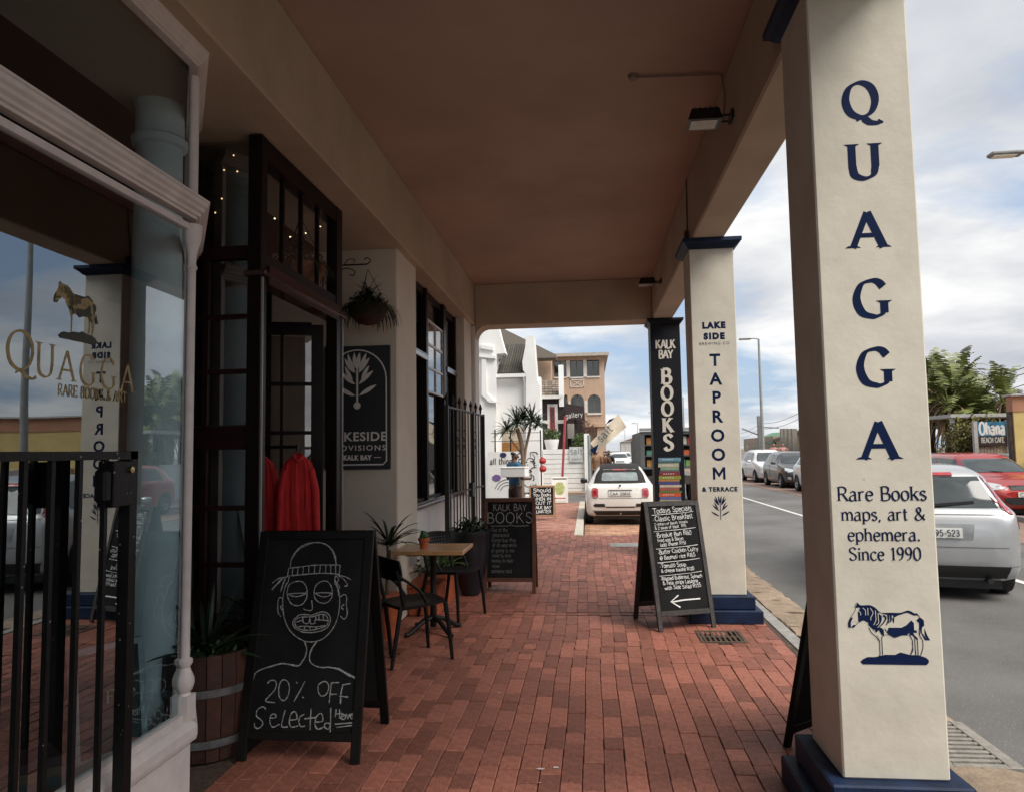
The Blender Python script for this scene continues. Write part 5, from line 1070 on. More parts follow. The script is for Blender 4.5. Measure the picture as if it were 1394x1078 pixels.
def car(name, label, st, paint, loc, rz, L, w, h, zb, wheels, spec, group=None, cat='car', r=.31):
    t = thing(name, label, cat, loc, rz, group); bmb = body_mesh(st); bo = bmb.build('body', paint, t, smooth=True)
    bv = BVHTree.FromPolygons([Vector(v) for v in bmb.v], bmb.f)
    for y in wheels:
        for sg, sd in ((-1, 'left'), (1, 'right')):
            ring = [(y+r*1.12*math.cos(k*PI/12), r+r*1.12*math.sin(k*PI/12)) for k in range(0, 13)]+[(y-r*1.1, .2), (y+r*1.1, .2)]
            patch(bv, ring, sd, 'wheel_arch', blacktrim, t, .004); wheel(t, sg*(w-.085), y, r)
    spec(t, bv); return t
def plate(t, bv, side, x0, x1, z0, z1, txt):
    patch(bv, [(x0, z0), (x1, z0), (x1, z1), (x0, z1)], side, 'number_plate', plate_m, t, .02)
    ys = [bv.ray_cast(Vector((x, -6 if side == 'rear' else 9, (z0+z1)/2)), DIR[side][1])[0] for x in ((x0+x1)/2,)]
    if ys[0] is None: return
    m = MB(); W = stroke_text(m, txt, (z1-z0)*.6, mode='plain', wt=1.4); sx_ = (x1-x0)*.88/W; m = MB(); stroke_text(m, txt, (z1-z0)*.6, mode='plain', wt=1.5, sx=sx_)
    if side == 'rear': flat(m, frame(((x0+x1)/2, ys[0].y-.03, z0+(z1-z0)*.2), (1, 0, 0), (0, 0, 1)))
    else: flat(m, frame(((x0+x1)/2, ys[0].y+.03, z0+(z1-z0)*.2), (-1, 0, 0), (0, 0, 1)))
    m.build('plate_number', platet, t)
def mirrors(t, y, z, w, m=None):
    for sg in (-1, 1): MB().box(-.09, .09, -.05, .05, -.06, .06, Matrix.Translation((sg*(w+.09), y, z)), .03).tube([(sg*(w-.04), y+.02, z-.05), (sg*(w+.04), y, z-.02)], .02, 6).build('wing_mirror', m or blacktrim, t, smooth=True)
# --- white soft top car in the bay
fiat_st = [(0, .52, .46, .74, .80, .34), (.03, .68, .36, .86, .94, .44), (.09, .75, .28, .93, 1.04, .48), (.22, .79, .22, .97, 1.20, .49), (.42, .805, .19, .98, 1.38, .49), (.75, .815, .18, .98, 1.48, .48), (1.5, .815, .18, .97, 1.49, .48), (2.05, .815, .18, .96, 1.42, .48), (2.5, .81, .19, .95, 1.12, .60), (2.8, .80, .19, .92, .99, .64), (3.25, .74, .22, .78, .86, .55), (3.47, .62, .28, .66, .72, .42), (3.54, .5, .36, .58, .62, .35)]
cw = mat('cream_car_paint', (.78, .77, .73), .3, .03, 2, coat=.8)
def fiat_spec(t, bv):
    top = mat('black_soft_top', (.018, .016, .016), .85, .2, 14, .3, 60)
    patch(bv, [(-.60, 1.045), (.60, 1.045), (.545, 1.25), (.48, 1.36), (.36, 1.41), (-.36, 1.41), (-.48, 1.36), (-.545, 1.25)], 'rear', 'soft_top_rear', top, t, .018)
    patch(bv, [(-.46, .42), (.46, .42), (.46, 1.9), (-.46, 1.9)], 'top', 'soft_top', top, t, .016)
    patch(bv, [(-.40, 1.10), (.40, 1.10), (.42, 1.13), (.40, 1.27), (.36, 1.30), (-.36, 1.30), (-.40, 1.27), (-.42, 1.13)], 'rear', 'rear_window', mat('cloudy_window', (.26, .30, .30), .15, .2, 4, spec=.5), t, .024)
    patch(bv, [(-.16, 1.355), (.16, 1.355), (.15, 1.38), (-.15, 1.38)], 'rear', 'brake_light', tail, t, .03)
    for p in ([(.50, .70), (.62, .70), (.645, .73), (.645, .90), (.62, .93), (.54, .93), (.50, .90)],):
        patch(bv, p, 'rear', 'tail_light', mat('pale_tail_lamp', (.52, .12, .13), .2, .3, 25, coat=1), t, .02); patch(bv, mir(p), 'rear', 'tail_light', MATS['pale_tail_lamp'], t, .02)
        q = [(.54, .76), (.61, .76), (.61, .87), (.54, .87)]; patch(bv, q, 'rear', 'tail_lens', tail, t, .028); patch(bv, mir(q), 'rear', 'tail_lens', tail, t, .028)
    patch(bv, [(-.28, .86), (.28, .86), (.26, .88), (-.26, .88)], 'rear', 'boot_handle', mat('chrome', (.5, .5, .5), .15, metal=1), t, .03)
    plate(t, bv, 'rear', -.26, .26, .73, .84, 'CAA 20816')
    patch(bv, [(-.70, .665), (.70, .665), (.70, .672), (-.70, .672)], 'rear', 'boot_seam', blacktrim, t, .004)
    p = [(.34, .46), (.58, .46), (.62, .50), (.58, .54), (.36, .54)]; patch(bv, p, 'rear', 'bumper_vent', blacktrim, t, .008); patch(bv, mir(p), 'rear', 'bumper_vent', blacktrim, t, .008)
    patch(bv, [(-.32, .44), (.32, .44), (.34, .47), (-.34, .47)], 'rear', 'bumper_slot', blacktrim, t, .008)
    patch(bv, [(-.55, .25), (.55, .25), (.62, .36), (-.62, .36)], 'rear', 'lower_bumper', blacktrim, t, .02)
    MB().tube([(0, -.02, .30), (0, .1, .30)], .025, 10).build('exhaust', MATS['chrome'], t)
    MB().lathe([(0, 0), (.03, 0), (.03, .01), (0, .012)], 16, Matrix.Translation((0, .012, .985)) @ Matrix.Rotation(PI/2, 4, 'X')).build('badge', MATS['chrome'], t)
    for sd in ('left', 'right'): patch(bv, [(.55, 1.04), (2.2, 1.02), (1.95, 1.34), (1.6, 1.40), (.8, 1.38)], sd, 'side_window', carglass, t, .006)
    mirrors(t, 2.1, 1.02, .80, blacktrim)
    MB().box(-.6, .6, .2, 3.2, .14, .22).build('underbody', blacktrim, t)
car('parked_car', 'small cream car with black soft top parked in the brick bay', fiat_st, cw, (.70, 17.1, -.118), math.radians(-1.5), 3.54, .815, 1.49, 1.0, (.62, 2.92), fiat_spec, r=.29).scale = (1, 1, .925)
# --- silver hatchback driving past
ford_st = [(0, .62, .44, .74, .80, .50), (.03, .80, .34, .86, .92, .62), (.09, .88, .26, .96, 1.01, .68), (.20, .905, .22, 1.0, 1.10, .68), (.42, .915, .20, 1.01, 1.38, .60), (.55, .918, .19, 1.01, 1.45, .60), (1.0, .92, .18, 1.0, 1.50, .60), (2.0, .92, .18, .97, 1.49, .60), (2.6, .918, .18, .96, 1.36, .60), (3.2, .91, .19, .95, 1.04, .66), (3.7, .88, .2, .85, .90, .60), (4.15, .78, .25, .70, .76, .5), (4.3, .6, .34, .6, .64, .4)]
silver = mat('silver_car_paint', (.46, .47, .48), .3, .05, 3, metal=.4, coat=.6)
def ford_spec(t, bv):
    patch(bv, [(-.64, 1.03), (.64, 1.03), (.58, 1.20), (.52, 1.37), (-.52, 1.37), (-.58, 1.20)], 'rear', 'rear_window', carglass, t, .008)
    patch(bv, [(-.28, 1.385), (.28, 1.385), (.27, 1.42), (-.27, 1.42)], 'rear', 'brake_light', tail, t, .02)
    p = [(.70, 1.0), (.80, 1.02), (.66, 1.34), (.57, 1.40), (.55, 1.37), (.62, 1.22)]; patch(bv, p, 'rear', 'tail_light', tail, t, .012); patch(bv, mir(p), 'rear', 'tail_light', tail, t, .012)
    for sd in ('left', 'right'): patch(bv, [(.10, .80), (.22, .80), (.24, .90), (.10, .90)], sd, 'side_marker', tail, t, .008)
    for sd in ('left', 'right'): patch(bv, [(.62, 1.05), (2.75, 1.02), (2.2, 1.36), (1.2, 1.42), (.75, 1.40)], sd, 'side_window', carglass, t, .006)
    patch(bv, [(-.80, .955), (.80, .955), (.80, .965), (-.80, .965)], 'rear', 'tailgate_crease', mat('seam_grey', (.14, .14, .15), .5), t, .004)
    patch(bv, [(-.36, .69), (.36, .69), (.38, .86), (-.38, .86)], 'rear', 'plate_recess', mat('silver_dark', (.32, .33, .34), .4, metal=.3), t, .006)
    plate(t, bv, 'rear', -.26, .26, .705, .815, 'CAA 395-523')
    MB().lathe([(0, 0), (.075, 0), (.075, .012), (0, .016)], 24, Matrix.Translation((0, .055, .915)) @ Matrix.Rotation(PI/2, 4, 'X') @ Matrix.Diagonal((1, .45, 1, 1))).build('oval_badge', mat('badge_dark', (.05, .06, .09), .25, coat=1), t)
    patch(bv, [(-.82, .60), (.82, .60), (.82, .608), (-.82, .608)], 'rear', 'bumper_seam', MATS['seam_grey'], t, .004)
    patch(bv, [(-.80, .26), (.80, .26), (.84, .40), (-.84, .40)], 'rear', 'lower_bumper', blacktrim, t, .010)
    MB().beam((-.02, .105, 1.055), (.42, .16, 1.09), .02, .03).lathe([(0, 0), (.03, 0), (.03, .03), (0, .04)], 12, Matrix.Translation((0, .09, 1.04)) @ Matrix.Rotation(PI/2, 4, 'X')).build('wiper', blacktrim, t)
    mirrors(t, 2.7, 1.02, .90, silver); MB().box(-.65, .65, .2, 4.0, .13, .22).tube([(.5, .0, .24), (.5, .3, .24)], .03, 8).build('underbody', blacktrim, t)
fr_ = at(1388, 740, 8.6)
car('moving_car', 'silver hatchback seen from behind on the near lane with plate CAA 395-523', [(y*.94, w*.92, z0, zb, zr, wr*.94) for y, w, z0, zb, zr, wr in ford_st], silver, (3.70, 8.45, -.075), math.radians(-13), 4.05, .846, 1.5, 1.0, (.78, 3.25), ford_spec, r=.32).scale = (1, 1, .965)
# --- cars that face us on the far side
def face_spec(h, L, paint, plate_txt='CA 431', suv=False):
    def f_(t, bv):
        patch(bv, [(-.70, 1.02), (.70, 1.02), (.58, 1.30), (.48, h-.14), (-.48, h-.14), (-.58, 1.30)], 'front', 'windscreen', carglass, t, .018)
        patch(bv, [(-.62, 1.0), (.62, 1.0), (.52, h-.12), (-.52, h-.12)], 'rear', 'rear_window', carglass, t, .008)
        for sd in ('left', 'right'):
            patch(bv, [(.65, 1.02), (1.5, 1.0), (1.5, h-.12), (.8, h-.13)], sd, 'side_window', carglass, t, .006); patch(bv, [(1.56, 1.0), (L*.66, .98), (L*.56, h-.16), (1.56, h-.12)], sd, 'side_window', carglass, t, .006)
            patch(bv, [(1.52, .4), (1.535, .4), (1.535, 1.0), (1.52, 1.0)], sd, 'door_seam', blacktrim, t, .004)
            patch(bv, [(1.25, .88), (1.42, .88), (1.42, .905), (1.25, .905)], sd, 'door_handle', paint, t, .03)
        p = [(.42, .70), (.70, .66), (.78, .74), (.72, .84), (.48, .78)]; patch(bv, p, 'front', 'headlight', headl, t, .014); patch(bv, mir(p), 'front', 'headlight', headl, t, .014)
        patch(bv, [(-.36, .66), (.36, .66), (.38, .76), (-.38, .76)], 'front', 'grille', blacktrim, t, .012)
        patch(bv, [(-.50, .34), (.50, .34), (.54, .50), (-.54, .50)], 'front', 'lower_intake', blacktrim, t, .012)
        for sg in (-1, 1):
            p = [(.58, .36), (.72, .38), (.72, .48), (.60, .47)]; patch(bv, p if sg > 0 else mir(p), 'front', 'fog_light', headl, t, .012)
        plate(t, bv, 'front', -.25, .25, .51, .62, plate_txt)
        p = [(.60, .72), (.78, .74), (.76, .92), (.62, .92)]; patch(bv, p, 'rear', 'tail_light', tail, t, .014); patch(bv, mir(p), 'rear', 'tail_light', tail, t, .014)
        for sg in (-1, 1): MB().beam((sg*.05, L*.735, 1.02), (sg*.05+.5, L*.70, 1.06), .015, .02).build('wiper', blacktrim, t)
        MB().tube([(-.06, L*.56, h-.13), (-.06, L*.57, h-.16)], .012, 6).box(-.13, .01, L*.55, L*.555, h-.24, h-.17).build('rear_view_mirror', blacktrim, t)
        mirrors(t, L*.64, 1.02, .86, paint); MB().box(-.6, .6, .2, L-.3, .13, .22).build('underbody', blacktrim, t)
    return f_
def hatch_st(L, w, h, hood=.95):
    return [(0, w*.6, .44, .78, .84, w*.5), (.03, w*.86, .34, .88, .95, w*.66), (.10, w*.95, .26, .97, 1.05, w*.68), (.28, w*.985, .21, .99, 1.26, w*.67), (.50, w, .19, .99, h-.07, w*.66), (.95, w, .18, .99, h, w*.66), (L*.46, w, .18, .96, h-.01, w*.66), (L*.57, w, .18, .95, h-.10, w*.66), (L*.74, w*.99, .19, hood-.02, hood+.05, w*.74), (L*.86, w*.96, .2, hood-.12, hood-.05, w*.68), (L*.965, w*.86, .24, hood-.25, hood-.19, w*.58), (L, w*.62, .34, .58, .63, w*.42)]
redp = mat('red_car_paint', (.36, .022, .018), .3, .06, 3, coat=.8)
dgrey = mat('graphite_car_paint', (.045, .047, .052), .3, .05, 3, metal=.3, coat=.8)
whitep = mat('white_car_paint', (.72, .72, .71), .3, .03, 3, coat=.8)
def facing(label, paint, X, Yf, L, w, h, txt, hood=.95, name='parked_car', rz=180, grp='cars parked along the far side of the road'):
    return car(name, label, hatch_st(L, w, h, hood), paint, (X, Yf+L, -.07), math.radians(rz), L, w, h, .97, (.70, L-.78), face_spec(h, L, paint, txt), group=grp)
facing('faded red car facing us in front of the palms and cafe sign', redp, 9.55, 17.2, 4.2, .87, 1.47, 'CA 431')
facing('silver car at the right edge of the photo beside the red one', silver, 10.05, 15.1, 4.0, .82, 1.48, 'CA 77', rz=178) if 0 else None
facing('white hatchback nearest us among the three parked by the station fence', whitep, 8.75, 26.1, 3.9, .84, 1.50, 'CA 102')
facing('dark graphite hatchback parked between two white cars across the road', dgrey, 8.75, 30.9, 4.0, .86, 1.50, 'CA 558')
facing('white high-bonnet car with dark grille farthest in the parked row', whitep, 8.85, 36.0, 4.2, .89, 1.58, 'CA 9', 1.03)
c_ = facing('distant white car low on the road beyond the cream soft top car', whitep, 2.6, 62, 4.1, .88, 1.5, 'CA 1', grp='distant cars on the road', name='distant_car')
for X, Y_, lab in ((3.6, 78, 'distant pale car farther up the road behind the traffic light'), (5.6, 90, 'distant white car in the oncoming lane far up the road'), (1.5, 70, 'distant white car parked far up the near kerb')):
    k = copy_tree(c_); k['label'] = lab; k.location = (X, Y_, -.07)
# --- truck with shelves
t = thing('box_truck', 'dark grey truck with open rear shelves of coloured goods standing on the road', 'truck', (2.62, 24.2, -.075))
tg = mat('truck_grey', (.10, .11, .11), .6, .15, 3)
m = MB().box(-.93, .93, 0.7, 4.6, 1.05, 2.26, bev=.02).box(-.93, -.80, 0, .7, 1.05, 2.26).box(.80, .93, 0, .7, 1.05, 2.26).box(-.80, .80, 0, .7, 2.16, 2.26).box(-.8, .8, 0, .7, 1.05, 1.12)
m.build('box_body', tg, t)
for z in (1.45, 1.80): MB().box(-.79, .79, .02, .69, z, z+.03).build('shelf', tg, t)
MB().beam((-.96, -.02, 2.32), (.98, -.02, 2.32), .08, .1).build('roof_rail', mat('truck_light_grey', (.25, .26, .26), .6), t)
goods = [(.20, .35, .08), (.5, .10, .04), (.45, .2, .05), (.08, .12, .22), (.5, .48, .4), (.35, .05, .05), (.1, .25, .2)]
gr = random.Random(3)
for z in (1.12, 1.48, 1.83):
    x = -.74
    while x < .7:
        ww = gr.uniform(.12, .24); hh = gr.uniform(.16, .27); c = gr.choice(goods); nm = 'goods_%d' % goods.index(c)
        MB().box(x, x+ww-.02, .12, .5, z, z+hh, bev=.01).build('crate', mat(nm, c, .7), t); x += ww
MB().box(-.85, .85, .1, 5.6, .55, .75).box(-.9, .9, .05, .12, .55, .82).build('chassis', mat('chassis_brown', (.06, .045, .035), .8), t)
MB().box(-.9, .9, 4.7, 6.1, .5, 2.1, bev=.08).build('cab', tg, t)
for x in (-.75, .75):
    for y in (.9, 5.3): wheel(t, x, y, .40, .24)
for sg in (-1, 1): MB().box(sg*.75-.1, sg*.75+.1, .02, .05, .60, .68).build('tail_light', tail, t)
MB().box(-.25, .25, .02, .045, .62, .74).build('number_plate', plate_m, t)
# ------------------------------------------------------------------ people
def skin_mesh(name, J, E_, m, parent=None, sub=2):
    me = bpy.data.meshes.new(name); keys = list(J); me.from_pydata([J[k][0] for k in keys], [(keys.index(a_), keys.index(b_)) for a_, b_ in E_], [])
    o = bpy.data.objects.new(name, me); C.objects.link(o); sm = o.modifiers.new('s', 'SKIN'); sm.use_smooth_shade = True
    for i, k in enumerate(keys):
        r = J[k][1]; r = r if isinstance(r, tuple) else (r, r); sv = me.skin_vertices[0].data[i]; sv.radius = r; sv.use_root = (i == 0)
    s = o.modifiers.new('d', 'SUBSURF'); s.levels = sub; s.render_levels = sub
    bpy.context.view_layer.update(); n = bpy.data.meshes.new_from_object(o.evaluated_get(bpy.context.evaluated_depsgraph_get())); bpy.data.objects.remove(o)
    n.materials.clear(); n.materials.append(m); n.name = name
    for p in n.polygons: p.use_smooth = True
    r = bpy.data.objects.new(name, n); C.objects.link(r)
    if parent: r.parent = parent
    return r
skin_d = mat('brown_skin', (.09, .042, .025), .5, .1, 20); skin_l = mat('tan_skin', (.38, .22, .15), .5, .1, 20)
hair_b = mat('black_hair', (.012, .010, .009), .7, .2, 60); hair_br = mat('brown_hair', (.06, .03, .02), .7, .2, 60)
def person(label, loc, rz, H_, skin, shirt, trouser, hair, carry=False, longhair=False, bend=0, group=None):
    t = thing('person', label, 'person', loc, rz, group); k = H_/1.75          # faces +y
    P = lambda x, y, z: (x*k, y*k, z*k)
    if carry: hands = ((.17, .34, 1.12), (-.20, .30, 1.12)); elb = ((.27, .02, 1.12), (-.27, .0, 1.12))
    else: hands = ((.25, .08, .84), (-.25, -.02, .84)); elb = ((.24, -.02, 1.12), (-.24, -.04, 1.12))
    st = .14
    J = {'pelvis': (P(0, 0, .96), (.15*k, .10*k)), 'waist': (P(0, 0, 1.10), (.135*k, .095*k)), 'chest': (P(0, .01, 1.30), (.165*k, .11*k)), 'neckb': (P(0, -.01, 1.46), (.07*k, .065*k)), 'neck': (P(0, .0, 1.53), (.052*k, .055*k)), 'head': (P(0, .03, 1.62), (.075*k, .092*k)), 'crown': (P(0, .015, 1.69), (.062*k, .075*k))}
    E_ = [('pelvis', 'waist'), ('waist', 'chest'), ('chest', 'neckb'), ('neckb', 'neck'), ('neck', 'head'), ('head', 'crown')]
    for n, sg, i in (('r', 1, 0), ('l', -1, 1)):
        J['sh'+n] = (P(sg*.185, 0, 1.42), .058*k); J['el'+n] = (P(*elb[i]), .042*k); J['wr'+n] = (P(*hands[i]), .028*k)
        J['hip'+n] = (P(sg*.085, 0, .86), .085*k); J['kn'+n] = (P(sg*.10, .03+sg*st*.3, .50), .058*k); J['an'+n] = (P(sg*.10, sg*st*.6-.02, .09), .038*k); J['to'+n] = (P(sg*.11, sg*st*.6+.15, .03), (.035*k, .025*k))
        E_ += [('neckb', 'sh'+n), ('sh'+n, 'el'+n), ('el'+n, 'wr'+n), ('pelvis', 'hip'+n), ('hip'+n, 'kn'+n), ('kn'+n, 'an'+n), ('an'+n, 'to'+n)]
        hd = Vector(hands[i]); fd = Vector((-sg*.6, .55, 0)) if carry else Vector((0, .15, -1)); fd.normalize(); sd_ = Vector((0, 0, 1)) if carry else Vector((0, 1, 0)); J['pa'+n] = (P(*(hd+fd*.05)), (.030*k, .016*k)); E_.append(('wr'+n, 'pa'+n))
    b_ = skin_mesh('body', J, E_, skin, t, 2)
    for n, sg, i in (('r', 1, 0), ('l', -1, 1)):
        hd = Vector(hands[i]); fd = Vector((-sg*.6, .55, 0)) if carry else Vector((0, .15, -1)); fd.normalize(); sd_ = Vector((0, 0, 1)) if carry else Vector((0, 1, 0))
        m = MB()
        for q in range(4):
            L_ = (.065, .078, .082, .07)[q]; o_ = hd+fd*.06+sd_*(q-1.5)*.019; m.tube([P(*o_), P(*(o_+fd*L_*.55)), P(*(o_+fd*L_+Vector((-sg*.02, 0, 0))))], [.0085*k, .008*k, .006*k], 6)
        o_ = hd+fd*.02+sd_*.03; m.tube([P(*o_), P(*(o_+fd*.03+sd_*.02)), P(*(o_+fd*.055+sd_*.022))], [.010*k, .009*k, .007*k], 6); m.build('fingers', skin, t, smooth=True)
    g = .022*k
    def big(ks, ex=g, z=None): return {q: (J[q][0], tuple(r+ex for r in J[q][1]) if isinstance(J[q][1], tuple) else J[q][1]+ex) for q in ks}
    S = big(['waist', 'chest', 'pelvis', 'neckb', 'shr', 'shl']); el = .55
    for n in 'rl':
        a0, a1 = Vector(J['sh'+n][0]), Vector(J['el'+n][0]); S['slv'+n] = (tuple(a0.lerp(a1, .8)), .064*k)
    S['neckb'] = (J['neckb'][0], (.075*k, .07*k))
    skin_mesh('shirt', S, [('waist', 'chest'), ('waist', 'pelvis'), ('chest', 'neckb'), ('neckb', 'shr'), ('neckb', 'shl'), ('shr', 'slvr'), ('shl', 'slvl')], shirt, t, 2)
    T = big(['pelvis', 'hipr', 'hipl', 'knr', 'knl', 'anr', 'anl'], .016*k); T['pelvis'] = (P(0, 0, 1.0), (.125*k, .105*k)); T['hipr'] = (P(.088, 0, .84), .098*k); T['hipl'] = (P(-.088, 0, .84), .098*k)
    skin_mesh('trousers', T, [('pelvis', 'hipr'), ('pelvis', 'hipl'), ('hipr', 'knr'), ('hipl', 'knl'), ('knr', 'anr'), ('knl', 'anl')], trouser, t, 2)
    for n, sg in (('r', 1), ('l', -1)):
        p = Vector(J['an'+n][0]); MB().box(-.045*k, .045*k, -.08*k, .19*k, 0, .075*k, Matrix.Translation((p.x, p.y, 0)), .02*k).build('shoe', mat('dark_shoe', (.02, .018, .016), .6), t, smooth=True)
    hh = {'a': (P(0, -.028, 1.64), (.074*k, .070*k)), 'b': (P(0, -.012, 1.69), (.069*k, .078*k)), 'b2': (P(0, .0, 1.715), (.05*k, .06*k))}; ee = [('a', 'b'), ('b', 'b2')]
    if longhair: hh['c'] = (P(0, -.06, 1.55), (.085*k, .05*k)); hh['d'] = (P(0, -.07, 1.42), (.07*k, .03*k)); ee += [('a', 'c'), ('c', 'd')]
    skin_mesh('hair', hh, ee, hair, t, 2)
    for sg in (-1, 1):
        MB().lathe([(0, -.009), (.011, 0), (0, .009)], 8, Matrix.Translation(P(sg*.032, .108, 1.635)), cap=False).build('eye', mat('eye_white', (.5, .48, .45), .3), t, smooth=True)
        MB().lathe([(0, -.03), (.018, -.01), (.02, .01), (0, .03)], 8, Matrix.Translation(P(sg*.083, .01, 1.62)), cap=False).build('ear', skin, t, smooth=True)
    MB().tube([P(0, .115, 1.64), P(0, .138, 1.60), P(0, .118, 1.59)], [.008*k, .015*k, .012*k], 6).build('nose', skin, t, smooth=True)
    MB().tube([P(-.025, .112, 1.565), P(0, .122, 1.563), P(.025, .112, 1.565)], .007*k, 6).build('mouth', mat('lip', (.10, .035, .03), .5), t)
    return t
pp = at(700, 640, 15.4)
blue_sh = mat('blue_shirt', (.018, .09, .17), .8, .15, 9, .2, 60); dk_tr = mat('dark_trousers', (.035, .022, .018), .85, .15, 9)
person('man in blue shirt carrying a long white box past the chalkboards', (pp.x+.0, 15.4, 0), math.radians(-48), 1.62, skin_d, blue_sh, dk_tr, hair_b, carry=True)
bx_c = Vector((pp.x, 15.4, 0))+Matrix.Rotation(math.radians(-48), 3, 'Z') @ Vector((0, .33, 0))
t = thing('white_box', 'long white polystyrene box held in the arms of the man in blue', 'box', (at(700, 640, 15.1).x+.02, 15.02, 1.09), math.radians(-12))
MB().box(-.26, .26, -.14, .14, 0, .17, bev=.01).build('box_base', mat('foam_white', (.78, .80, .80), .8, .03), t); MB().box(-.265, .265, -.145, .145, .171, .205, bev=.008).build('lid', MATS['foam_white'], t)
pk = at(812, 635, 27); person('woman in tan jacket walking beyond the cream car', (pk.x, 27, 0), math.radians(190), 1.66, skin_l, mat('tan_jacket', (.24, .13, .07), .8), mat('blue_jeans', (.03, .04, .07), .8), hair_br, longhair=True)
pk = at(824, 640, 29); person('dark haired woman in brown top walking right of the woman in tan', (pk.x, 29, 0), math.radians(150), 1.58, skin_l, mat('brown_top', (.12, .055, .03), .8), mat('black_jeans', (.02, .02, .022), .8), hair_b, longhair=True)
pk = at(829, 640, 31); person('person in black walking just behind the two women', (pk.x, 31, 0), math.radians(170), 1.62, skin_d, mat('black_top', (.02, .02, .02), .8), MATS['black_jeans'], hair_b)
for px, c, lab, yy_ in ((1054, (.5, .24, .2), 'person in pink top by the station fence behind the dark car', 44), (1066, (.52, .28, .24), 'dark haired person in pale pink by the fence, nearer the big pillar', 42)):
    pk = at(px, 625, yy_); person(lab, (pk.x, yy_, .03), math.radians(180), 1.85, skin_l, mat('pink_top_%d' % px, c, .8), MATS['blue_jeans'], hair_br if px < 1060 else hair_b)
# ------------------------------------------------------------------ street beyond the arcade: white gabled house
def pxs(pts, Y): return [(at(x, y, Y).x, at(x, y, Y).z) for x, y in pts]
t = thing('white_house', 'white limewashed gabled house with curved parapets and a grey tiled lean-to roof', 'house', (-2.4, 22, 0))
def hp(mb, name, m, **k): return part(mb, name, m, t, **k)
g1 = pxs([(500, 700), (500, 330), (640, 330), (655, 380), (668, 415), (678.6, 446), (682, 460), (686, 474), (688, 481), (676, 482), (675, 511), (675, 700)], 22)
g1[0] = (g1[0][0], -.05); g1[-1] = (g1[-1][0], -.05)
hp(MB().prism(g1, 1, 22.0, 22.6), 'gable_wall', white_wall)
g2 = pxs([(673, 512), (735, 512), (735, 524), (735, 700)], 22); hp(MB().box(g1[-1][0]+.001, g2[1][0]-.001, 22.35, 22.85, -.05, at(700, 514, 22.35).z), 'front_wall', white_wall)
g3 = pxs([(716, 458), (726.5, 458), (727.5, 470), (729, 490), (731, 517), (735, 524), (735, 700), (716, 700), (716, 510), (712, 504), (711, 493), (713, 483), (715, 472)], 22.1)
g3[6] = (g3[6][0], -.05); g3[7] = (g3[7][0], -.05)
hp(MB().prism(g3, 1, 22.1, 22.9), 'curved_parapet', white_wall)
# relief mouldings on the gable
for pts in ([(655, 470), (672, 473), (672, 478), (655, 475)], [(653, 482), (675, 485), (675, 489), (653, 487)], [(662, 545), (684, 547), (684, 549), (667, 548)]): hp(MB().prism(pxs(pts, 22), 1, 21.9, 21.999), 'moulding', white_wall)
hp(MB().prism(pxs([(656, 489), (662, 489), (663, 535), (672, 545), (664, 545), (656, 538)], 22), 1, 21.93, 21.999), 'pilaster', white_wall)
rz0, rz1 = at(690, 508, 22.2).z, at(690, 481, 24).z; rx0, rx1 = at(675, 500, 22.2).x, at(716, 500, 22.2).x
tile = mat('grey_roof_tile', (.085, .078, .06), .9, .25, 9, .5, 40, island=.3)
for k in range(12):
    x0 = rx0+(rx1-rx0)*k/12; m = MB(); wd = (rx1-rx0)/12
    m.tube([(x0+wd/2, 22.25, rz0), (x0+wd/2, 24.6, rz1+.35)], wd*.46, 8); hp(m, 'roof_tile_row', tile)
hp(MB().add([(rx0, 22.3, rz0-.05), (rx1, 22.3, rz0-.05), (rx1, 24.7, rz1+.28), (rx0, 24.7, rz1+.28), (rx0, 22.3, rz0-.1), (rx1, 22.3, rz0-.1), (rx1, 24.7, rz1+.2), (rx0, 24.7, rz1+.2)], [(0, 1, 2, 3), (7, 6, 5, 4), (0, 4, 5, 1), (1, 5, 6, 2), (2, 6, 7, 3), (3, 7, 4, 0)]), 'roof', tile)
hp(MB().box(rx0, rx1, 22.1, 22.22, rz0-.14, rz0-.03), 'gutter', white_wall)
hp(MB().tube([(at(712, 512, 22).x, 22.15, rz0-.1), (at(714, 512, 22).x, 22.2, rz0-.3), (at(714, 512, 22).x, 22.2, 0)], .045, 8), 'downpipe', white_wall)
hp(MB().box(-13, g1[-1][0]-.01, 22.61, 34, 0, 4.4), 'side_wall', white_wall)
# peach building
py_ = 44
t = thing('peach_building', 'peach two storey building with three square upper windows and arched lower windows', 'building', (0, py_, 0))
peach = mat('peach_render', (.50, .355, .255), .9, .06, 2, .2); dkwin = mat('dark_window', (.02, .03, .026), .1, .3, 3, spec=.8, coat=1); trimw = mat('window_trim', (.68, .66, .62), .7)
bl = at(690, 600, py_).x; br_ = at(825, 600, py_).x; tz = at(790, 486, py_).z
def rectpx(x0, x1, y0, y1, Y): A_, B_ = at(x0, y0, Y), at(x1, y1, Y); return A_.x, B_.x, B_.z, A_.z
wins = [rectpx(754, 771, 491, 513, py_), rectpx(776, 794, 491, 513, py_), rectpx(799, 816, 491, 512, py_)]
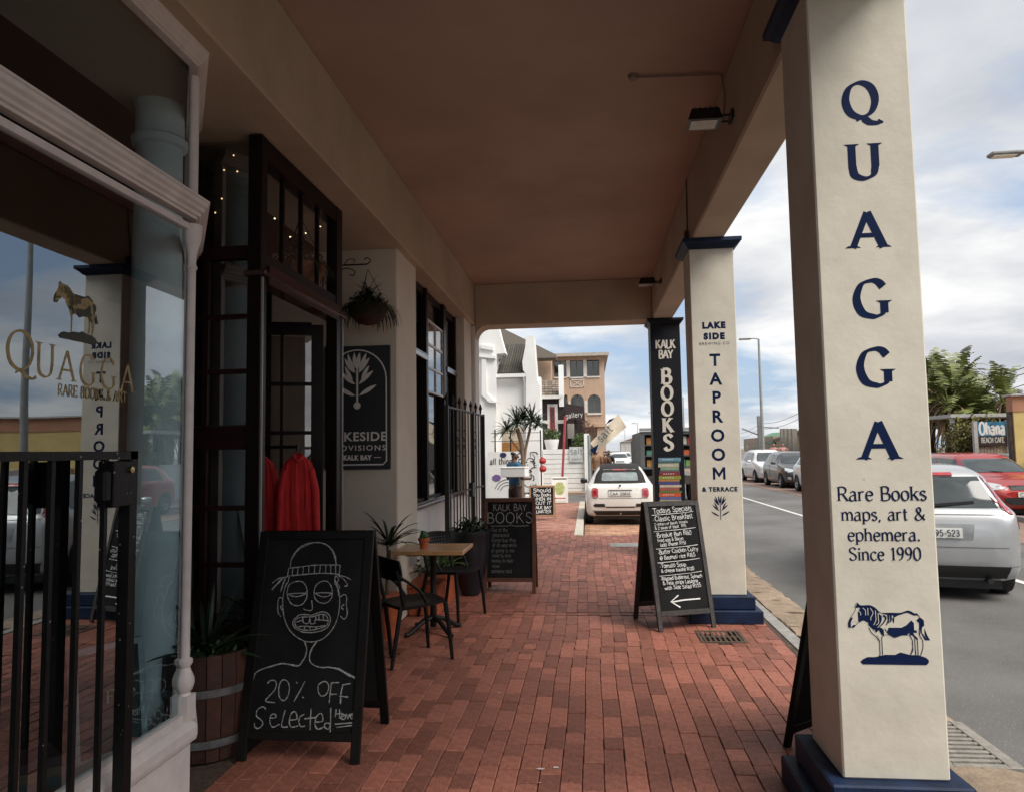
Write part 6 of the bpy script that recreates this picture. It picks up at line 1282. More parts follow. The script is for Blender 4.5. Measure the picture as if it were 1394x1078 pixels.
# wall built as strips between the openings
m = MB(); zb_, zt_ = wins[1][2], wins[1][3]; zlo = at(790, 562, py_).z
m.box(bl, br_, py_, py_+.3, zt_, tz); m.box(bl, br_, py_, py_+.3, at(790, 537, py_).z+.35, zb_)
xs = [bl]+[v for q in wins for v in q[:2]]+[br_]
for k in range(0, len(xs), 2): m.box(xs[k], xs[k+1], py_+.001, py_+.299, zb_, zt_)
m.box(bl, br_, py_+.3, py_+.4, zb_-.1, zt_+.1) if 0 else None
hp2 = lambda mb, name, m_, **k: part(mb, name, m_, t, **k)
ar = [rectpx(768, 773, 537, 562, py_), rectpx(777, 795, 537, 562, py_), rectpx(800, 818, 537, 562, py_)]
za = at(790, 537, py_).z+.35; xs2 = [bl]+[v for q in ar for v in q[:2]]+[br_]; zl_ = ar[1][2]
for k in range(0, len(xs2), 2): m.box(xs2[k], xs2[k+1], py_+.001, py_+.299, zl_, za)
for q in ar:
    c_ = (q[0]+q[1])/2; r_ = (q[1]-q[0])/2; zc_ = q[3]-r_; pts = [(q[0], za), (q[0], zc_)]+[(c_-r_*math.cos(PI*k/12), zc_+r_*math.sin(PI*k/12)) for k in range(1, 12)]+[(q[1], zc_), (q[1], za)]
    m.prism(pts, 1, py_+.002, py_+.298)
m.box(bl, br_, py_, py_+.3, at(790, 578, py_).z, zl_)
hp2(m, 'wall', peach)
hp2(MB().box(bl, br_-.02, py_+.9, py_+12, 0, tz-.05), 'inner_block', dkwin); hp2(MB().box(br_-.25, br_, py_+.301, py_+12, 0, tz), 'side_wall', peach)
for q in wins:
    o = hp2(MB().box(q[0]+.02, q[1]-.02, py_+.2, py_+.22, q[2]+.02, q[3]-.02), 'window', dkwin)
    c_ = (q[0]+q[1])/2; rel(MB().box(c_-.025, c_+.025, py_+.15, py_+.19, q[2], q[3]), t).build('mullion', mat('window_bar', (.12, .13, .10), .6), o)
    hp2(MB().box(q[0]-.03, q[1]+.03, py_-.06, py_+.1, q[2]-.09, q[2]-.003), 'window_sill', trimw)
for k in (0, 1): hp2(MB().box(wins[k][1]+.02, wins[k+1][0]-.02, py_-.05, py_-.003, zb_-.02, zt_+.02), 'white_pier', trimw)
for q in ar:
    o = hp2(MB().box(q[0]+.01, q[1]-.01, py_+.2, py_+.22, q[2], q[3]), 'arched_window', dkwin); c_ = (q[0]+q[1])/2
    rel(MB().box(c_-.025, c_+.025, py_+.15, py_+.19, q[2], q[3]), t).build('mullion', MATS['window_bar'], o); hp2(MB().box(q[0]-.05, q[1]+.05, py_-.08, py_-.003, q[2]-.1, q[2]), 'window_sill', trimw)
for k in (0, 1): hp2(MB().box(ar[k][1]+.04, ar[k+1][0]-.04, py_-.06, py_-.003, ar[1][2], at(790, 546, py_).z), 'white_column', trimw)
q = rectpx(776, 795, 517, 527, py_); m = MB()
for a0, a1, b0, b1 in ((q[0], q[1], q[3]-.05, q[3]), (q[0], q[1], q[2], q[2]+.05), (q[0], q[0]+.05, q[2], q[3]), (q[1]-.05, q[1], q[2], q[3])): m.box(a0, a1, py_-.04, py_-.003, b0, b1)
m.beam((q[0], py_-.03, q[2]), (q[1], py_-.03, q[3]), .03, .03).beam((q[0], py_-.02, q[3]), (q[1], py_-.02, q[2]), .02, .03); hp2(m, 'relief_panel', trimw)
hp2(MB().box(bl, br_+.25, py_-.5, py_+12, tz, tz+.13).box(bl, br_+.3, py_-.56, py_-.5, tz-.02, tz+.17), 'flat_roof', mat('roof_edge', (.45, .40, .34), .8))
hp2(MB().box(at(735, 580, py_).x, br_+.05, py_-.12, py_-.003, at(800, 581, py_).z, at(800, 577, py_).z), 'string_course', peach)
hp2(MB().box(at(813, 600, py_).x, br_, py_+.001, py_+.8, 0, at(800, 578, py_).z), 'corner_pier', peach)
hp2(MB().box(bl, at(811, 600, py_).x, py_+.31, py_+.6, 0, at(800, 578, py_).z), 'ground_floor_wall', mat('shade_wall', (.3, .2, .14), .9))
hp2(MB().tube([at(757, 487, py_-.1), at(751, 492, py_-.1), at(746, 496, py_-.1), at(745, 560, py_-.1)], .05, 6), 'downpipe', peach)
gr_ = pxs([(640, 425), (682, 446), (757, 483), (757, 487), (640, 490)], 40); hp2(MB().prism(gr_, 1, 40, 41.5), 'hipped_roof', mat('shingle_brown', (.21, .18, .15), .95, .2, 30, .8, 60, detail=9))
gw = pxs([(690, 487), (750, 487), (750, 600), (690, 600)], 42); hp2(MB().prism(gw, 1, 41.8, 43.9), 'rear_wing_wall', peach)
# gallery building
gy = 33
t = thing('gallery_shop', 'dark painted gallery shop with tiled roof, red door and slanting sign fascia', 'shop', (-1, gy, 0))
hg = lambda mb, name, m_, **k: part(mb, name, m_, t, **k)
dkp = mat('aubergine_paint', (.030, .018, .018), .8, .1, 3)
A_ = rectpx(700, 771, 541, 612, gy); hg(MB().box(A_[0], A_[1], gy, gy+6, 0, A_[3]), 'wall', dkp)
Q = [at(690, 540, gy-.3), at(763, 540, gy-.3), at(761, 518, gy+3), at(690, 518, gy+3)]; m = MB(); 
for k in range(14):
    u0, u1 = k/14, (k+1)/14; 
    for j in range(7):
        v = j/7; p = Q[0].lerp(Q[1], (u0+u1)/2).lerp(Q[3].lerp(Q[2], (u0+u1)/2), v); p2 = Q[0].lerp(Q[1], (u0+u1)/2).lerp(Q[3].lerp(Q[2], (u0+u1)/2), v+1/7)
        w_ = (Q[1]-Q[0]).length/14; hg(MB().beam(p, p2+Vector((0, 0, -.03)), w_*.9, .05), 'roof_tile', mat('warm_tile', (.27, .20, .15), .9, .2, 9, .4, island=.35))
hg(MB().add(Q+[q-Vector((0, 0, .1)) for q in Q], [(0, 1, 2, 3), (7, 6, 5, 4), (0, 4, 5, 1), (1, 5, 6, 2), (2, 6, 7, 3), (3, 7, 4, 0)]), 'roof', tile)
hg(MB().box(Q[0].x, Q[1].x+.1, gy-.42, gy-.3, Q[0].z-.14, Q[0].z), 'gutter', trimw)
A_ = rectpx(760, 767.5, 497, 541, gy-.1); hg(MB().box(A_[0], A_[1], gy-.1, gy+.5, A_[2]-.4, A_[3]), 'chimney_post', white_wall)
A_ = rectpx(745, 760, 550, 600, gy); hg(MB().box(A_[0], A_[1], gy-.06, gy-.003, A_[2], A_[3]), 'door_frame', trimw)
A_ = rectpx(748.5, 756, 554, 596, gy); hg(MB().box(A_[0], A_[1], gy-.09, gy-.063, A_[2], A_[3]), 'door', mat('dull_red_door', (.22, .03, .035), .6))
hg(MB().box(A_[0]+.04, A_[1]-.04, gy-.10, gy-.093, (A_[2]+A_[3])/2, A_[3]-.1), 'door_glass', mat('red_glass', (.10, .05, .05), .2), )
A_ = rectpx(735, 771, 572, 576, gy); hg(MB().box(A_[0], A_[1], gy-.05, gy-.004, A_[2], A_[3]), 'string_course', trimw)
hg(MB().prism(pxs([(769.5, 549), (795, 553), (795, 574), (769.5, 568)], gy-.5), 1, gy-.5, gy-.35), 'sign_fascia', dkp)
m = MB(); p = at(782, 569.5, gy-.55); stroke_text(m, 'gallery', .30, mode='plain', wt=1.2); 
hg(flat(m, Matrix.Translation(p) @ Matrix.Rotation(-.1, 4, 'Y') @ frame((0, 0, .05), (1, 0, 0), (0, 0, 1)) @ Matrix.Diagonal((.62, .7, 1, 1))), 'lettering', trimw)
A_ = rectpx(771, 795, 560, 612, gy-.3); hg(MB().box(A_[0], A_[1], gy+.6, gy+.8, 0, A_[3]), 'porch_back', mat('porch_dark', (.03, .02, .018), .9))
A_ = rectpx(771.5, 784, 576, 596, gy); hg(MB().box(A_[0], A_[1], gy+.4, gy+.5, A_[2], A_[3]), 'lit_opening', mat('pale_interior', (.45, .42, .38), .8))
m = MB()
for x in (771, 784, 795): B_ = at(x, 600, gy-.2); m.box(B_.x-.06, B_.x+.06, gy-.3, gy-.18, 0, at(x, 560, gy-.2).z)
hg(m, 'porch_posts', dkp)
t = thing('porch_shrub', 'bushy green shrub in front of the dark gallery porch', 'shrub', (at(790, 590, 31.5).x, 31.5, 1.0)); rn = random.Random(21)
m = MB(); leafcloud(m, (0, 0, .65), (.42, .35, .75), 700, .07, rn, .3); m.build('foliage', leaf_light, t); MB().tube([(0, 0, -1), (0, 0, .6)], .05, 6).build('stem', bark, t)
# boarded white wall with salt sign
sy = 29.2
t = thing('white_boarded_wall', 'white horizontal boarded garden wall carrying the grey salt sign', 'wall', (-.8, sy, 0))
hs_ = lambda mb, name, m_, **k: part(mb, name, m_, t, **k)
x0, x1 = at(731, 640, sy).x, at(798, 640, sy).x; z1 = at(760, 611, sy).z; n = 9
for k in range(n): hs_(MB().box(x0, x1, sy+.004*(k % 2), sy+.2, -.05+(z1+.05)*k/n, -.05+(z1+.05)*(k+.92)/n, bev=.006), 'board', mat('white_boards', (.72, .72, .70), .7, .06, 4))
hs_(MB().box(x0, x1, sy+.201, sy+.3, -.05, z1), 'backing', mat('backing_grey', (.3, .3, .3), .9))
A_ = rectpx(775, 794, 608, 628, sy-.05); hs_(MB().box(A_[0], A_[1], sy-.06, sy-.02, A_[2], A_[3]), 'sign_panel', mat('sign_panel_grey', (.55, .56, .56), .7))
m = MB(); stroke_text(m, 'salt', .25, x=(A_[0]+A_[1])/2, y=(A_[2]+A_[3])/2, mode='plain', wt=.9, sx=.9); stroke_text(m, 'eatery', .10, x=(A_[0]+A_[1])/2, y=A_[2]+.06, mode='plain', wt=.9); hs_(flat(m, frame((0, sy-.063, 0), (1, 0, 0), (0, 0, 1))), 'lettering', mat('sign_grey_ink', (.12, .13, .14), .7))
hs_(MB().box(at(796, 640, sy).x, at(803, 640, sy).x, sy-.15, sy+.1, 0, at(797, 590, sy).z), 'end_post', white_wall)
struct(MB().box(-12, 2.0, 28.2, 60, -.2, .02).build('pavement_beyond', mat('paving_beyond', (.34, .24, .18), .9, .12, 3)))
for q in range(4): pass
# potted shrub on the wall
t = thing('white_tub_planter', 'round white tub with bright green shrub above the boarded wall', 'planter', (at(751, 600, 30).x, 30, 1.55))
MB().lathe([(.20, 0), (.26, .30), (.30, .48), (.30, .52), (.27, .52)], 18).build('tub', white_wall, t, smooth=True); MB().box(-.35, .35, -.3, .3, -1.55, -.002).build('stand', white_wall, t)
rn = random.Random(22); m = MB(); leafcloud(m, (0, 0, .72), (.38, .3, .28), 520, .06, rn, .2); m.build('foliage', leaf_light, t)
# red parasol pole
t = thing('red_pole', 'tall leaning red pole before the white boarded wall', 'pole', at(765.5, 650, 27.5)); p0, p1 = at(765.5, 652, 27.5), at(769.5, 566, 27.5); p0 = p0+(p0-p1)*.27
part(MB().tube([p0, p1], .045, 8), 'pole', mat('faded_red', (.42, .06, .07), .7), t); part(MB().lathe([(.2, 0), (.2, .05), (.05, .08)], 14, Matrix.Translation((p0.x, p0.y, .02))), 'base', black_plain, t)
for k, (px, py) in enumerate(((738.5, 627), (739, 638))):
    t = thing('red_lantern', 'upper round red lantern hanging beside the mural' if k == 0 else 'lower round red lantern hanging beside the mural', 'lantern', at(px, py, 20.9))
    MB().lathe([(.0, -.09), (.08, -.07), (.11, 0), (.08, .07), (.02, .09), (.02, .11), (0, .11)], 14).build('lantern', mat('lantern_red', (.40, .03, .025), .7), t, smooth=True)
    MB().tube([(0, 0, .1), (0, .02, .3)], .006, 5).build('cord', black_plain, t)
# mural panel and railing
my = 20.6
t = thing('mural_board', 'long white mural board with black swirls and blue flower in front of the white house', 'board', (-2.1, my, 0))
hm = lambda mb, name, m_, **k: part(mb, name, m_, t, **k)
A_ = rectpx(664, 735, 615, 676, my); hm(MB().box(A_[0], A_[1], my, my+.05, .05, A_[3]), 'panel', mat('mural_white', (.72, .72, .70), .7, .04)); hm(MB().box(A_[0]+.05, A_[0]+.1, my+.051, my+.1, -.01, A_[3]).box(A_[1]-.1, A_[1]-.05, my+.051, my+.1, -.01, A_[3]), 'posts', black_plain)
rn = random.Random(31); m = MB()
for k in range(34):
    cx_ = rn.uniform(A_[0]+.85, A_[1]-.08); cz_ = rn.uniform(.15, A_[3]-.1); an = rn.uniform(0, 6.28); pts = []; r_ = rn.uniform(.06, .14)
    for q in range(7): pts.append((cx_+r_*math.cos(an+q*.55)*(1-q*.06), cz_+r_*math.sin(an+q*.55), 0))
    pts = [p for p in pts if A_[0]+.75 < p[0] < A_[1]-.02 and .07 < p[1] < A_[3]-.03]
    if len(pts) > 2: ribbon(m, smooth_pts(pts, 3), lambda th, u: .018*(1-.7*u), .0001*k)
for r_ in (.22, .3, .38): ribbon(m, smooth_pts([(A_[0]+.55+r_*math.cos(q*.5+.3), .45+r_*math.sin(q*.5+.3), 0) for q in range(6)], 3), lambda th, u: .009, .004)
hm(flat(m, frame((0, my-.003, 0), (1, 0, 0), (0, 0, 1))), 'swirls', mat('mural_ink', (.03, .03, .035), .7))
m = MB(); p = at(683, 631.5, my); stroke_text(m, 'all things', .17, x=p.x+.02, y=p.z, mode='chalk', wt=1.2, sx=.72); hm(flat(m, frame((0, my-.009, 0), (1, 0, 0), (0, 0, 1))), 'lettering', MATS['mural_ink'])
for px, py, s_, c in ((685, 619, .10, (.02, .02, .08)), (676, 650, .13, (.16, .10, .28))):
    p = at(px, py, my); m = MB()
    for k in range(7): an = k*.9; poly(m, [(p.x+s_*.5*math.cos(an)+s_*.5*math.cos(q*PI/4), p.z+s_*.4*math.sin(an)+s_*.35*math.sin(q*PI/4)) for q in range(8)], .0003*k)
    flat(m, frame((0, my-.012, 0), (1, 0, 0), (0, 0, 1))); rel(m, t); triangulated(m, 'painted_flower', mat('flower_%d' % px, c, .7), t)
t = thing('orange_board', 'plain orange board above the mural behind the palm trunk', 'board', at(697, 608, 21.2)); A_ = rectpx(683, 712, 602, 614, 21.2); part(MB().box(A_[0], A_[1], 21.2, 21.25, A_[2], A_[3]), 'panel', mat('orange_board', (.42, .19, .05), .7), t); part(MB().box(A_[0], A_[1], 21.22, 21.26, A_[3]+.001, A_[3]+.45), 'cream_panel', mat('cream_board', (.55, .47, .36), .8), t)
t = thing('wire_railing', 'thin black post and wire railing in front of the white house', 'railing', (-2.2, 21, 0))
for px in (674, 695, 736): q = at(px, 600, 21); part(MB().beam((q.x, 21, 0), (q.x, 21, at(px, 585, 21).z), .035), 'post', black_plain, t)
q0, q1 = at(668, 600, 21), at(737, 600, 21)
for py in (589, 600): z_ = at(700, py, 21).z; part(MB().tube([(q0.x, 21, z_), (q1.x, 21, z_)], .008, 5), 'wire', black_plain, t)
# dracaena palm in a pot
t = thing('palm_plant', 'branching palm with spiky dark crowns standing behind the man in blue', 'palm', (at(711, 660, 18.6).x, 18.6, 0)); rn = random.Random(41)
def P_(px, py, Y=18.6): return at(px, py, Y)-t.location
b0 = Vector((0, 0, .3)); m = MB(); m.tube(smooth_pts([b0, P_(711, 650), P_(712, 625), P_(709, 600), P_(704, 583)], 4), [.055]*17, 8).build('trunk', mat('palm_bark', (.22, .16, .11), .9, .2, 20, .5), t, smooth=True)
MB().tube(smooth_pts([P_(713, 640), P_(715, 615), P_(719, 595), P_(722, 582)], 4), .035, 8).tube(smooth_pts([P_(711, 618), P_(700, 604), P_(693, 594)], 4), .025, 8).build('branch', MATS['palm_bark'], t, smooth=True)
for px, py, L_, n in ((704, 577, .52, 60), (724, 574, .52, 55), (690, 586, .44, 50), (713, 570, .46, 45), (732, 579, .34, 34)):
    m = MB(); rosette(m, P_(px, py), n, L_, .045, 1.2, -.3, 1.45, rn); m.build('crown', leaf_dark, t)
MB().lathe([(.16, 0), (.22, .3), (.24, .36), (.2, .36)], 16).build('pot', concrete, t, smooth=True)
t = thing('grass_planter', 'low white planter box of grassy green leaves beside the white pavement sign', 'planter', (at(728, 680, 20.2).x, 20.2, 0)); MB().box(-.24, .24, -.2, .2, 0, .42, bev=.01).build('box', white_wall, t); m = MB(); rn = random.Random(43); rosette(m, (0, 0, .4), 70, .34, .03, .7, .6, 1.5, rn); m.build('leaves', leaf_light, t)
# banner on pole
t = thing('banner_pole', 'grey steel pole with a cream and navy wind blown banner lettered salt', 'banner', at(802, 700, 21.6)+Vector((0, 0, .0))); t.location.z = -.07
by = 21.6; pb = at(801.5, 592, by)
part(MB().tube([(pb.x, by, -.07), (pb.x, by, pb.z)], .05, 10), 'pole', mat('galvanised_pole', (.33, .36, .37), .5, metal=.5), t)
m = MB(); V = []; Fc = []; A0, A1, B0, B1 = at(804, 606, by), at(813, 617, by), at(842, 563, by), at(853, 581, by)
A0 = at(803, 603, by); A1 = at(814, 614, by)
for i in range(13):
    for j in range(6):
        u, v = i/12, j/5; p = A0.lerp(B0, u).lerp(A1.lerp(B1, u), v)+Vector((0, .08*math.sin(u*7+v*2), 0)); V.append(p)
for i in range(12):
    for j in range(5): q = i*6+j; Fc.append((q, q+1, q+7, q+6))
m.add(V+[v+Vector((0, .012, 0)) for v in V], Fc+[tuple(x+78 for x in reversed(f_)) for f_ in Fc]); part(m, 'banner_cloth', mat('banner_cream', (.60, .52, .40), .85, .08, 6), t, smooth=True)
m = MB(); q = [at(803, 612, by-.1), at(815, 604, by-.1), at(810, 619, by-.1)]; m.add([v for v in q]+[v+Vector((0, .02, 0)) for v in q], [(0, 1, 2), (5, 4, 3), (0, 3, 4, 1), (1, 4, 5, 2), (2, 5, 3, 0)]); q = [at(824, 579, by+.15), at(829, 571, by+.15), at(843, 566, by+.15), at(826, 577, by+.15)]; m.add([v for v in q]+[v+Vector((0, .02, 0)) for v in q], [(0, 1, 2, 3), (7, 6, 5, 4)]); part(m, 'navy_tail', navy_print, t)
m = MB(); stroke_text(m, 'salt', .24, mode='plain', wt=1.0); bd = (B0-A0).normalized(); part(flat(m, frame(at(826.5, 593.5, by)+Vector((0, -.12, 0)), bd, (0, 0, 1))), 'lettering', mat('banner_ink', (.06, .06, .07), .7), t)
part(MB().beam((pb.x, by, pb.z-.04), A0, .03, .03), 'bracket', black_plain, t)
t = thing('pink_blossom_branch', 'leafless branch with sparse reddish leaves beside the boarded wall post', 'plant', (at(803, 640, 30).x, 30, 0)); rn = random.Random(47); m = MB(); mm = MB()
for k in range(9): e_ = at(rn.uniform(795, 812), rn.uniform(567, 590), 30)-t.location; m.tube(smooth_pts([(0, 0, 0), (e_.x*.3, 0, e_.z*.6), tuple(e_)], 3), [.03, .03, .025, .02, .015, .01, .008], 5); leafcloud(mm, e_, (.2, .2, .15), 24, .04, rn, .1)
m.build('branches', bark, t); mm.build('foliage', mat('russet_leaf', (.16, .07, .05), .7, island=.4), t)
# ------------------------------------------------------------------ street lamps, traffic light, wires
def lamp(Y, X=11.1, lab='', H_=8.3):
    t = thing('street_lamp', lab, 'street lamp', (X, Y, 0), 0, 'street lamps along the far side of the road')
    MB().tube([(0, 0, 0), (0, 0, H_*.5), (0, 0, H_)], [.11, .085, .06], 10).build('pole', mat('lamp_steel', (.30, .31, .30), .6, .1, 4), t, smooth=True)
    MB().tube([(0, 0, H_), (-.25, 0, H_+.05), (-.5, 0, H_+.03)], .035, 8).build('arm', MATS['lamp_steel'], t, smooth=True)
    MB().box(-1.15, -.45, -.13, .13, H_-.02, H_+.07, bev=.03).build('lamp_head', mat('lamp_head_grey', (.20, .20, .19), .5), t)
    MB().box(-1.08, -.6, -.1, .1, H_-.035, H_-.021).build('lens', mat('lamp_lens', (.8, .75, .6), .3), t); return t
l0 = at(1385, 211, 17)
lamp(17, l0.x+.55, 'nearest street lamp, its head alone showing at the right edge of the sky', l0.z)
l1 = at(1028, 462, 45); lamp(45, l1.x+.2, 'tall street lamp rising beyond the parked cars between the two cream pillars', l1.z)
for Y_, lab in ((83, 'street lamp mostly hidden behind the black pillar'), (116, 'street lamp far up the road just left of the black pillar'), (160, 'small street lamp in the distance over the truck'), (215, 'tiny street lamp farthest up the road')): lamp(Y_, 10.6, lab, 7.3)
t = thing('traffic_light', 'traffic light on an overhanging arm far up the road beyond the cream car', 'traffic light', (at(873, 620, 58).x, 58, 0))
hx = at(868, 607, 58); MB().tube([(0, 0, 0), (0, 0, 2.9)], .06, 8).tube([(0, 0, 2.2), (at(846, 609, 58).x-t.location.x, 0, 2.25)], .04, 6).build('pole', MATS['lamp_steel'], t)
MB().box(-.2, .2, -.12, .1, 1.75, 2.75, Matrix.Translation((hx.x-t.location.x, 0, 0)), .03).build('signal_head', black_plain, t)
for k in range(3): MB().lathe([(0, 0), (.09, 0), (.08, .03), (0, .04)], 12, Matrix.Translation((hx.x-t.location.x, -.12, 2.55-.3*k)) @ Matrix.Rotation(PI/2, 4, 'X')).build('signal_lens', mat('signal_%d' % k, [(.2, .03, .02), (.2, .12, .02), (.02, .12, .05)][k], .3), t)
def cat_wire(m, p, q, sag=.4, r=.012):
    m.tube([Vector(p).lerp(Vector(q), k/8)+Vector((0, 0, -sag*4*(k/8)*(1-k/8))) for k in range(9)], r, 4)
t = thing('railway_mast', 'concrete railway mast with bracket arms and overhead wires behind the far buildings', 'mast', (at(1035, 600, 62).x, 62, 0))
hH = at(1035, 566, 62).z; MB().beam((0, 0, 0), (0, 0, hH), .35, .28).build('mast', mat('mast_concrete', (.20, .20, .20), .9, .1, 4), t)
MB().tube([(-1.4, 0, hH-1.0), (0, 0, hH-1.6)], .06, 6).tube([(0, 0, hH-.9), (1.5, 0, hH-1.0)], .05, 6).build('arm', MATS['mast_concrete'], t)
t = thing('overhead_wires', 'thin black overhead railway wires crossing the sky above the far fence', 'wires', (12, 60, 5)); 
for py0, py1, py2 in ((576, 590, 552), (583, 596, 560), (601, 604, 575), (607, 608, 590)):
    m = MB(); cat_wire(m, at(1005, py1, 110), at(1035, py0, 62), .2, .014); cat_wire(m, at(1035, py0, 62), at(1105, py2, 40), .3, .014); cat_wire(m, at(1105, py2, 40), at(1420, py2-60, 26), .5, .014); part(m, 'wire', black_plain, t)
# ------------------------------------------------------------------ far side buildings
t = thing('station_building', 'long low tan station building with green roof panels behind the parked cars', 'building', (15, 60, 0))
ha = lambda mb, name, m_, **k: part(mb, name, m_, t, **k)
tan = mat('tan_wall', (.36, .29, .20), .9, .12, 1.5, .2); greenr = mat('green_roof', (.10, .24, .13), .7, .15, 2); grr = mat('grey_sheet_roof', (.26, .21, .16), .8, .2, 3)
p0, p1, p2, p3 = at(1012, 592, 95), at(1052, 588, 62), at(1070, 583, 52), at(1110, 570, 40)
def wall_seg(A, B, z0, z1a, z1b, d_=.3):
    A, B = Vector((A.x, A.y, 0)), Vector((B.x, B.y, 0)); n_ = Vector((B.y-A.y, A.x-B.x, 0)).normalized()*d_
    if n_.x < 0: n_ = -n_
    vs = [(A.x, A.y, z0), (B.x, B.y, z0), (B.x, B.y, z1b), (A.x, A.y, z1a)]; return MB().add(vs+[(v[0]+n_.x, v[1]+n_.y, v[2]) for v in vs], [(0, 1, 2, 3), (7, 6, 5, 4), (0, 4, 5, 1), (1, 5, 6, 2), (2, 6, 7, 3), (3, 7, 4, 0)])
ha(wall_seg(p0, p1, 0, p0.z-.5, p1.z-.3), 'long_wall', tan); ha(wall_seg(p1, p3, 0, p1.z-.6, p3.z-.5), 'near_wall', tan)
def roofq(A, B, zup, dx, m_, nm):
    ha(MB().add([A, B, B+Vector((dx, .5, zup)), A+Vector((dx, .5, zup)), A-Vector((0, 0, .12)), B-Vector((0, 0, .12)), B+Vector((dx, .5, zup-.12)), A+Vector((dx, .5, zup-.12))], [(0, 1, 2, 3), (7, 6, 5, 4), (0, 4, 5, 1), (1, 5, 6, 2), (2, 6, 7, 3), (3, 7, 4, 0)]), nm, m_)
roofq(at(1022, 600, 85), at(1054, 602, 60), .9, 2.5, greenr, 'green_roof'); roofq(at(1048, 598, 62), at(1115, 577, 38), 1.0, 3, grr, 'sheet_roof')
for k, px in enumerate((1020, 1029, 1041, 1058, 1071, 1076, 1082, 1088)):
    yy = 80-(px-1012)*.5; q = at(px, 600, yy); ha(MB().box(q.x-.35, q.x-.1, yy, yy+.3, 0, at(px, 605 if px < 1060 else 583, yy).z), 'wall_post', mat('post_grey', (.26, .24, .20), .9))
t = thing('low_white_wall', 'low white wall running behind the faded red car', 'wall', (11.6, 20, 0)); MB().box(-.1, .1, -6, 40, 0, 1.28).box(-.14, .14, -6, 40, 1.281, 1.33).build('wall', white_wall, t)
q = at(1325, 628, 21); t = thing('rust_red_bin', 'rust red bin standing against the low white wall under the cafe sign', 'bin', (q.x, 21, 0)); MB().box(-.22, .22, -.2, .2, 0, 1.2, bev=.03).box(-.25, .25, -.23, .23, 1.201, q.z+.03, bev=.02).build('bin', mat('rust_red', (.22, .06, .05), .8), t)
# cafe sign
sy_ = 22
t = thing('cafe_sign', 'blue painted sign board lettered Ohana BEACH CAFE on pale posts', 'sign', (at(1350, 600, sy_).x, sy_, 0))
A_ = rectpx(1330.5, 1371, 574, 606, sy_); hc = lambda mb, name, m_, **k: part(mb, name, m_, t, **k)
sb = mat('sign_blue', (.03, .22, .38), .6, .3, 3, col2=(.015, .10, .20)); hc(MB().box(A_[0], A_[1], sy_, sy_+.05, (A_[2]+A_[3])/2-.06, A_[3]), 'upper_board', sb); hc(MB().box(A_[0], A_[1], sy_+.002, sy_+.052, A_[2], (A_[2]+A_[3])/2-.062), 'lower_board', mat('sign_dark_brown', (.035, .015, .015), .7))
cxs = (A_[0]+A_[1])/2; m = MB(); W = stroke_text(MB(), 'Ohana', .36, mode='plain'); stroke_text(m, 'Ohana', .34, x=cxs, y=(A_[2]+A_[3])/2-.02, mode='plain', wt=1.7, sx=(A_[1]-A_[0])*.9/W*.36/.34, rnd=random.Random(1)); hc(flat(m, Matrix.Translation((0, sy_-.004, 0)) @ frame((0, 0, 0), (1, 0, 0), (0, 0, 1))), 'lettering', chalk_bright)
m = MB(); W = stroke_text(MB(), 'BEACH CAFE', .15, mode='plain'); stroke_text(m, 'BEACH CAFE', .14, x=cxs, y=A_[2]+.09, mode='plain', wt=1.6, sx=(A_[1]-A_[0])*.86/W); hc(flat(m, frame((0, sy_-.004, 0), (1, 0, 0), (0, 0, 1))), 'small_lettering', mat('sign_pale', (.5, .5, .45), .7))
palep = mat('weathered_post', (.42, .42, .39), .9, .1, 8)
for px, top in ((1328.5, 573), (1374, 571)): q = at(px, 600, sy_); hc(MB().box(q.x-.05, q.x+.05, sy_-.03, sy_+.08, 0, at(px, top, sy_).z), 'post', palep)
rw = mat('rusty_white_boards', (.42, .38, .32), .9, .3, 5, col2=(.20, .11, .06))
for k in range(9): x_ = A_[0]+(A_[1]-A_[0])*k/9; hc(MB().box(x_+.006, x_+(A_[1]-A_[0])/9-.006, sy_+.06, sy_+.09, 0, A_[2]-.02), 'board', rw)
t = thing('carport_roof', 'thin pale flat canopy above the cafe sign under the palms', 'canopy', (12, 22.5, 0)); A_ = rectpx(1294, 1384, 562, 568, 23.6); part(MB().box(A_[0], A_[1]+2, 23.6, 25.5, (A_[2]+A_[3])/2-.05, (A_[2]+A_[3])/2+.05), 'canopy', palep, t)
for x_ in (A_[0]+.1, A_[1]+1.8): part(MB().box(x_-.05, x_+.05, 23.7, 23.8, 0, (A_[2]+A_[3])/2-.051), 'post', palep, t)
t = thing('yellow_building', 'yellow wall with salmon top band at the right edge of the photo', 'building', (13, 20.5, 0)); q0 = at(1382, 600, 20.5); zt_ = at(1385, 539, 20.5).z; zb_ = at(1385, 560, 20.5).z
part(MB().box(q0.x, q0.x+9, 20.5, 20.75, 0, zb_), 'wall', mat('yellow_paint', (.56, .43, .17), .9, .08, 2, .2), t); part(MB().box(q0.x-.02, q0.x+9, 20.48, 20.77, zb_+.001, zt_), 'salmon_band', mat('salmon_paint', (.40, .20, .12), .9, .08, 2), t); part(MB().box(q0.x-.08, q0.x+9.1, 20.4, 20.85, zt_+.001, zt_+.05), 'coping', palep, t)
part(MB().box(q0.x-.06, q0.x-.003, 20.55, 20.72, 0, zb_), 'plank_fence', mat('dark_planks', (.10, .08, .065), .9, .3, 6), t)
t = thing('far_terrace', 'low buildings farther along across the road', 'building', (18, 8, 0)); part(MB().box(13, 20, -4, 14, 0, 3.4), 'wall', tan, t); part(MB().box(12.6, 20, -4.2, 14.2, 3.401, 3.6), 'roof', grr, t)
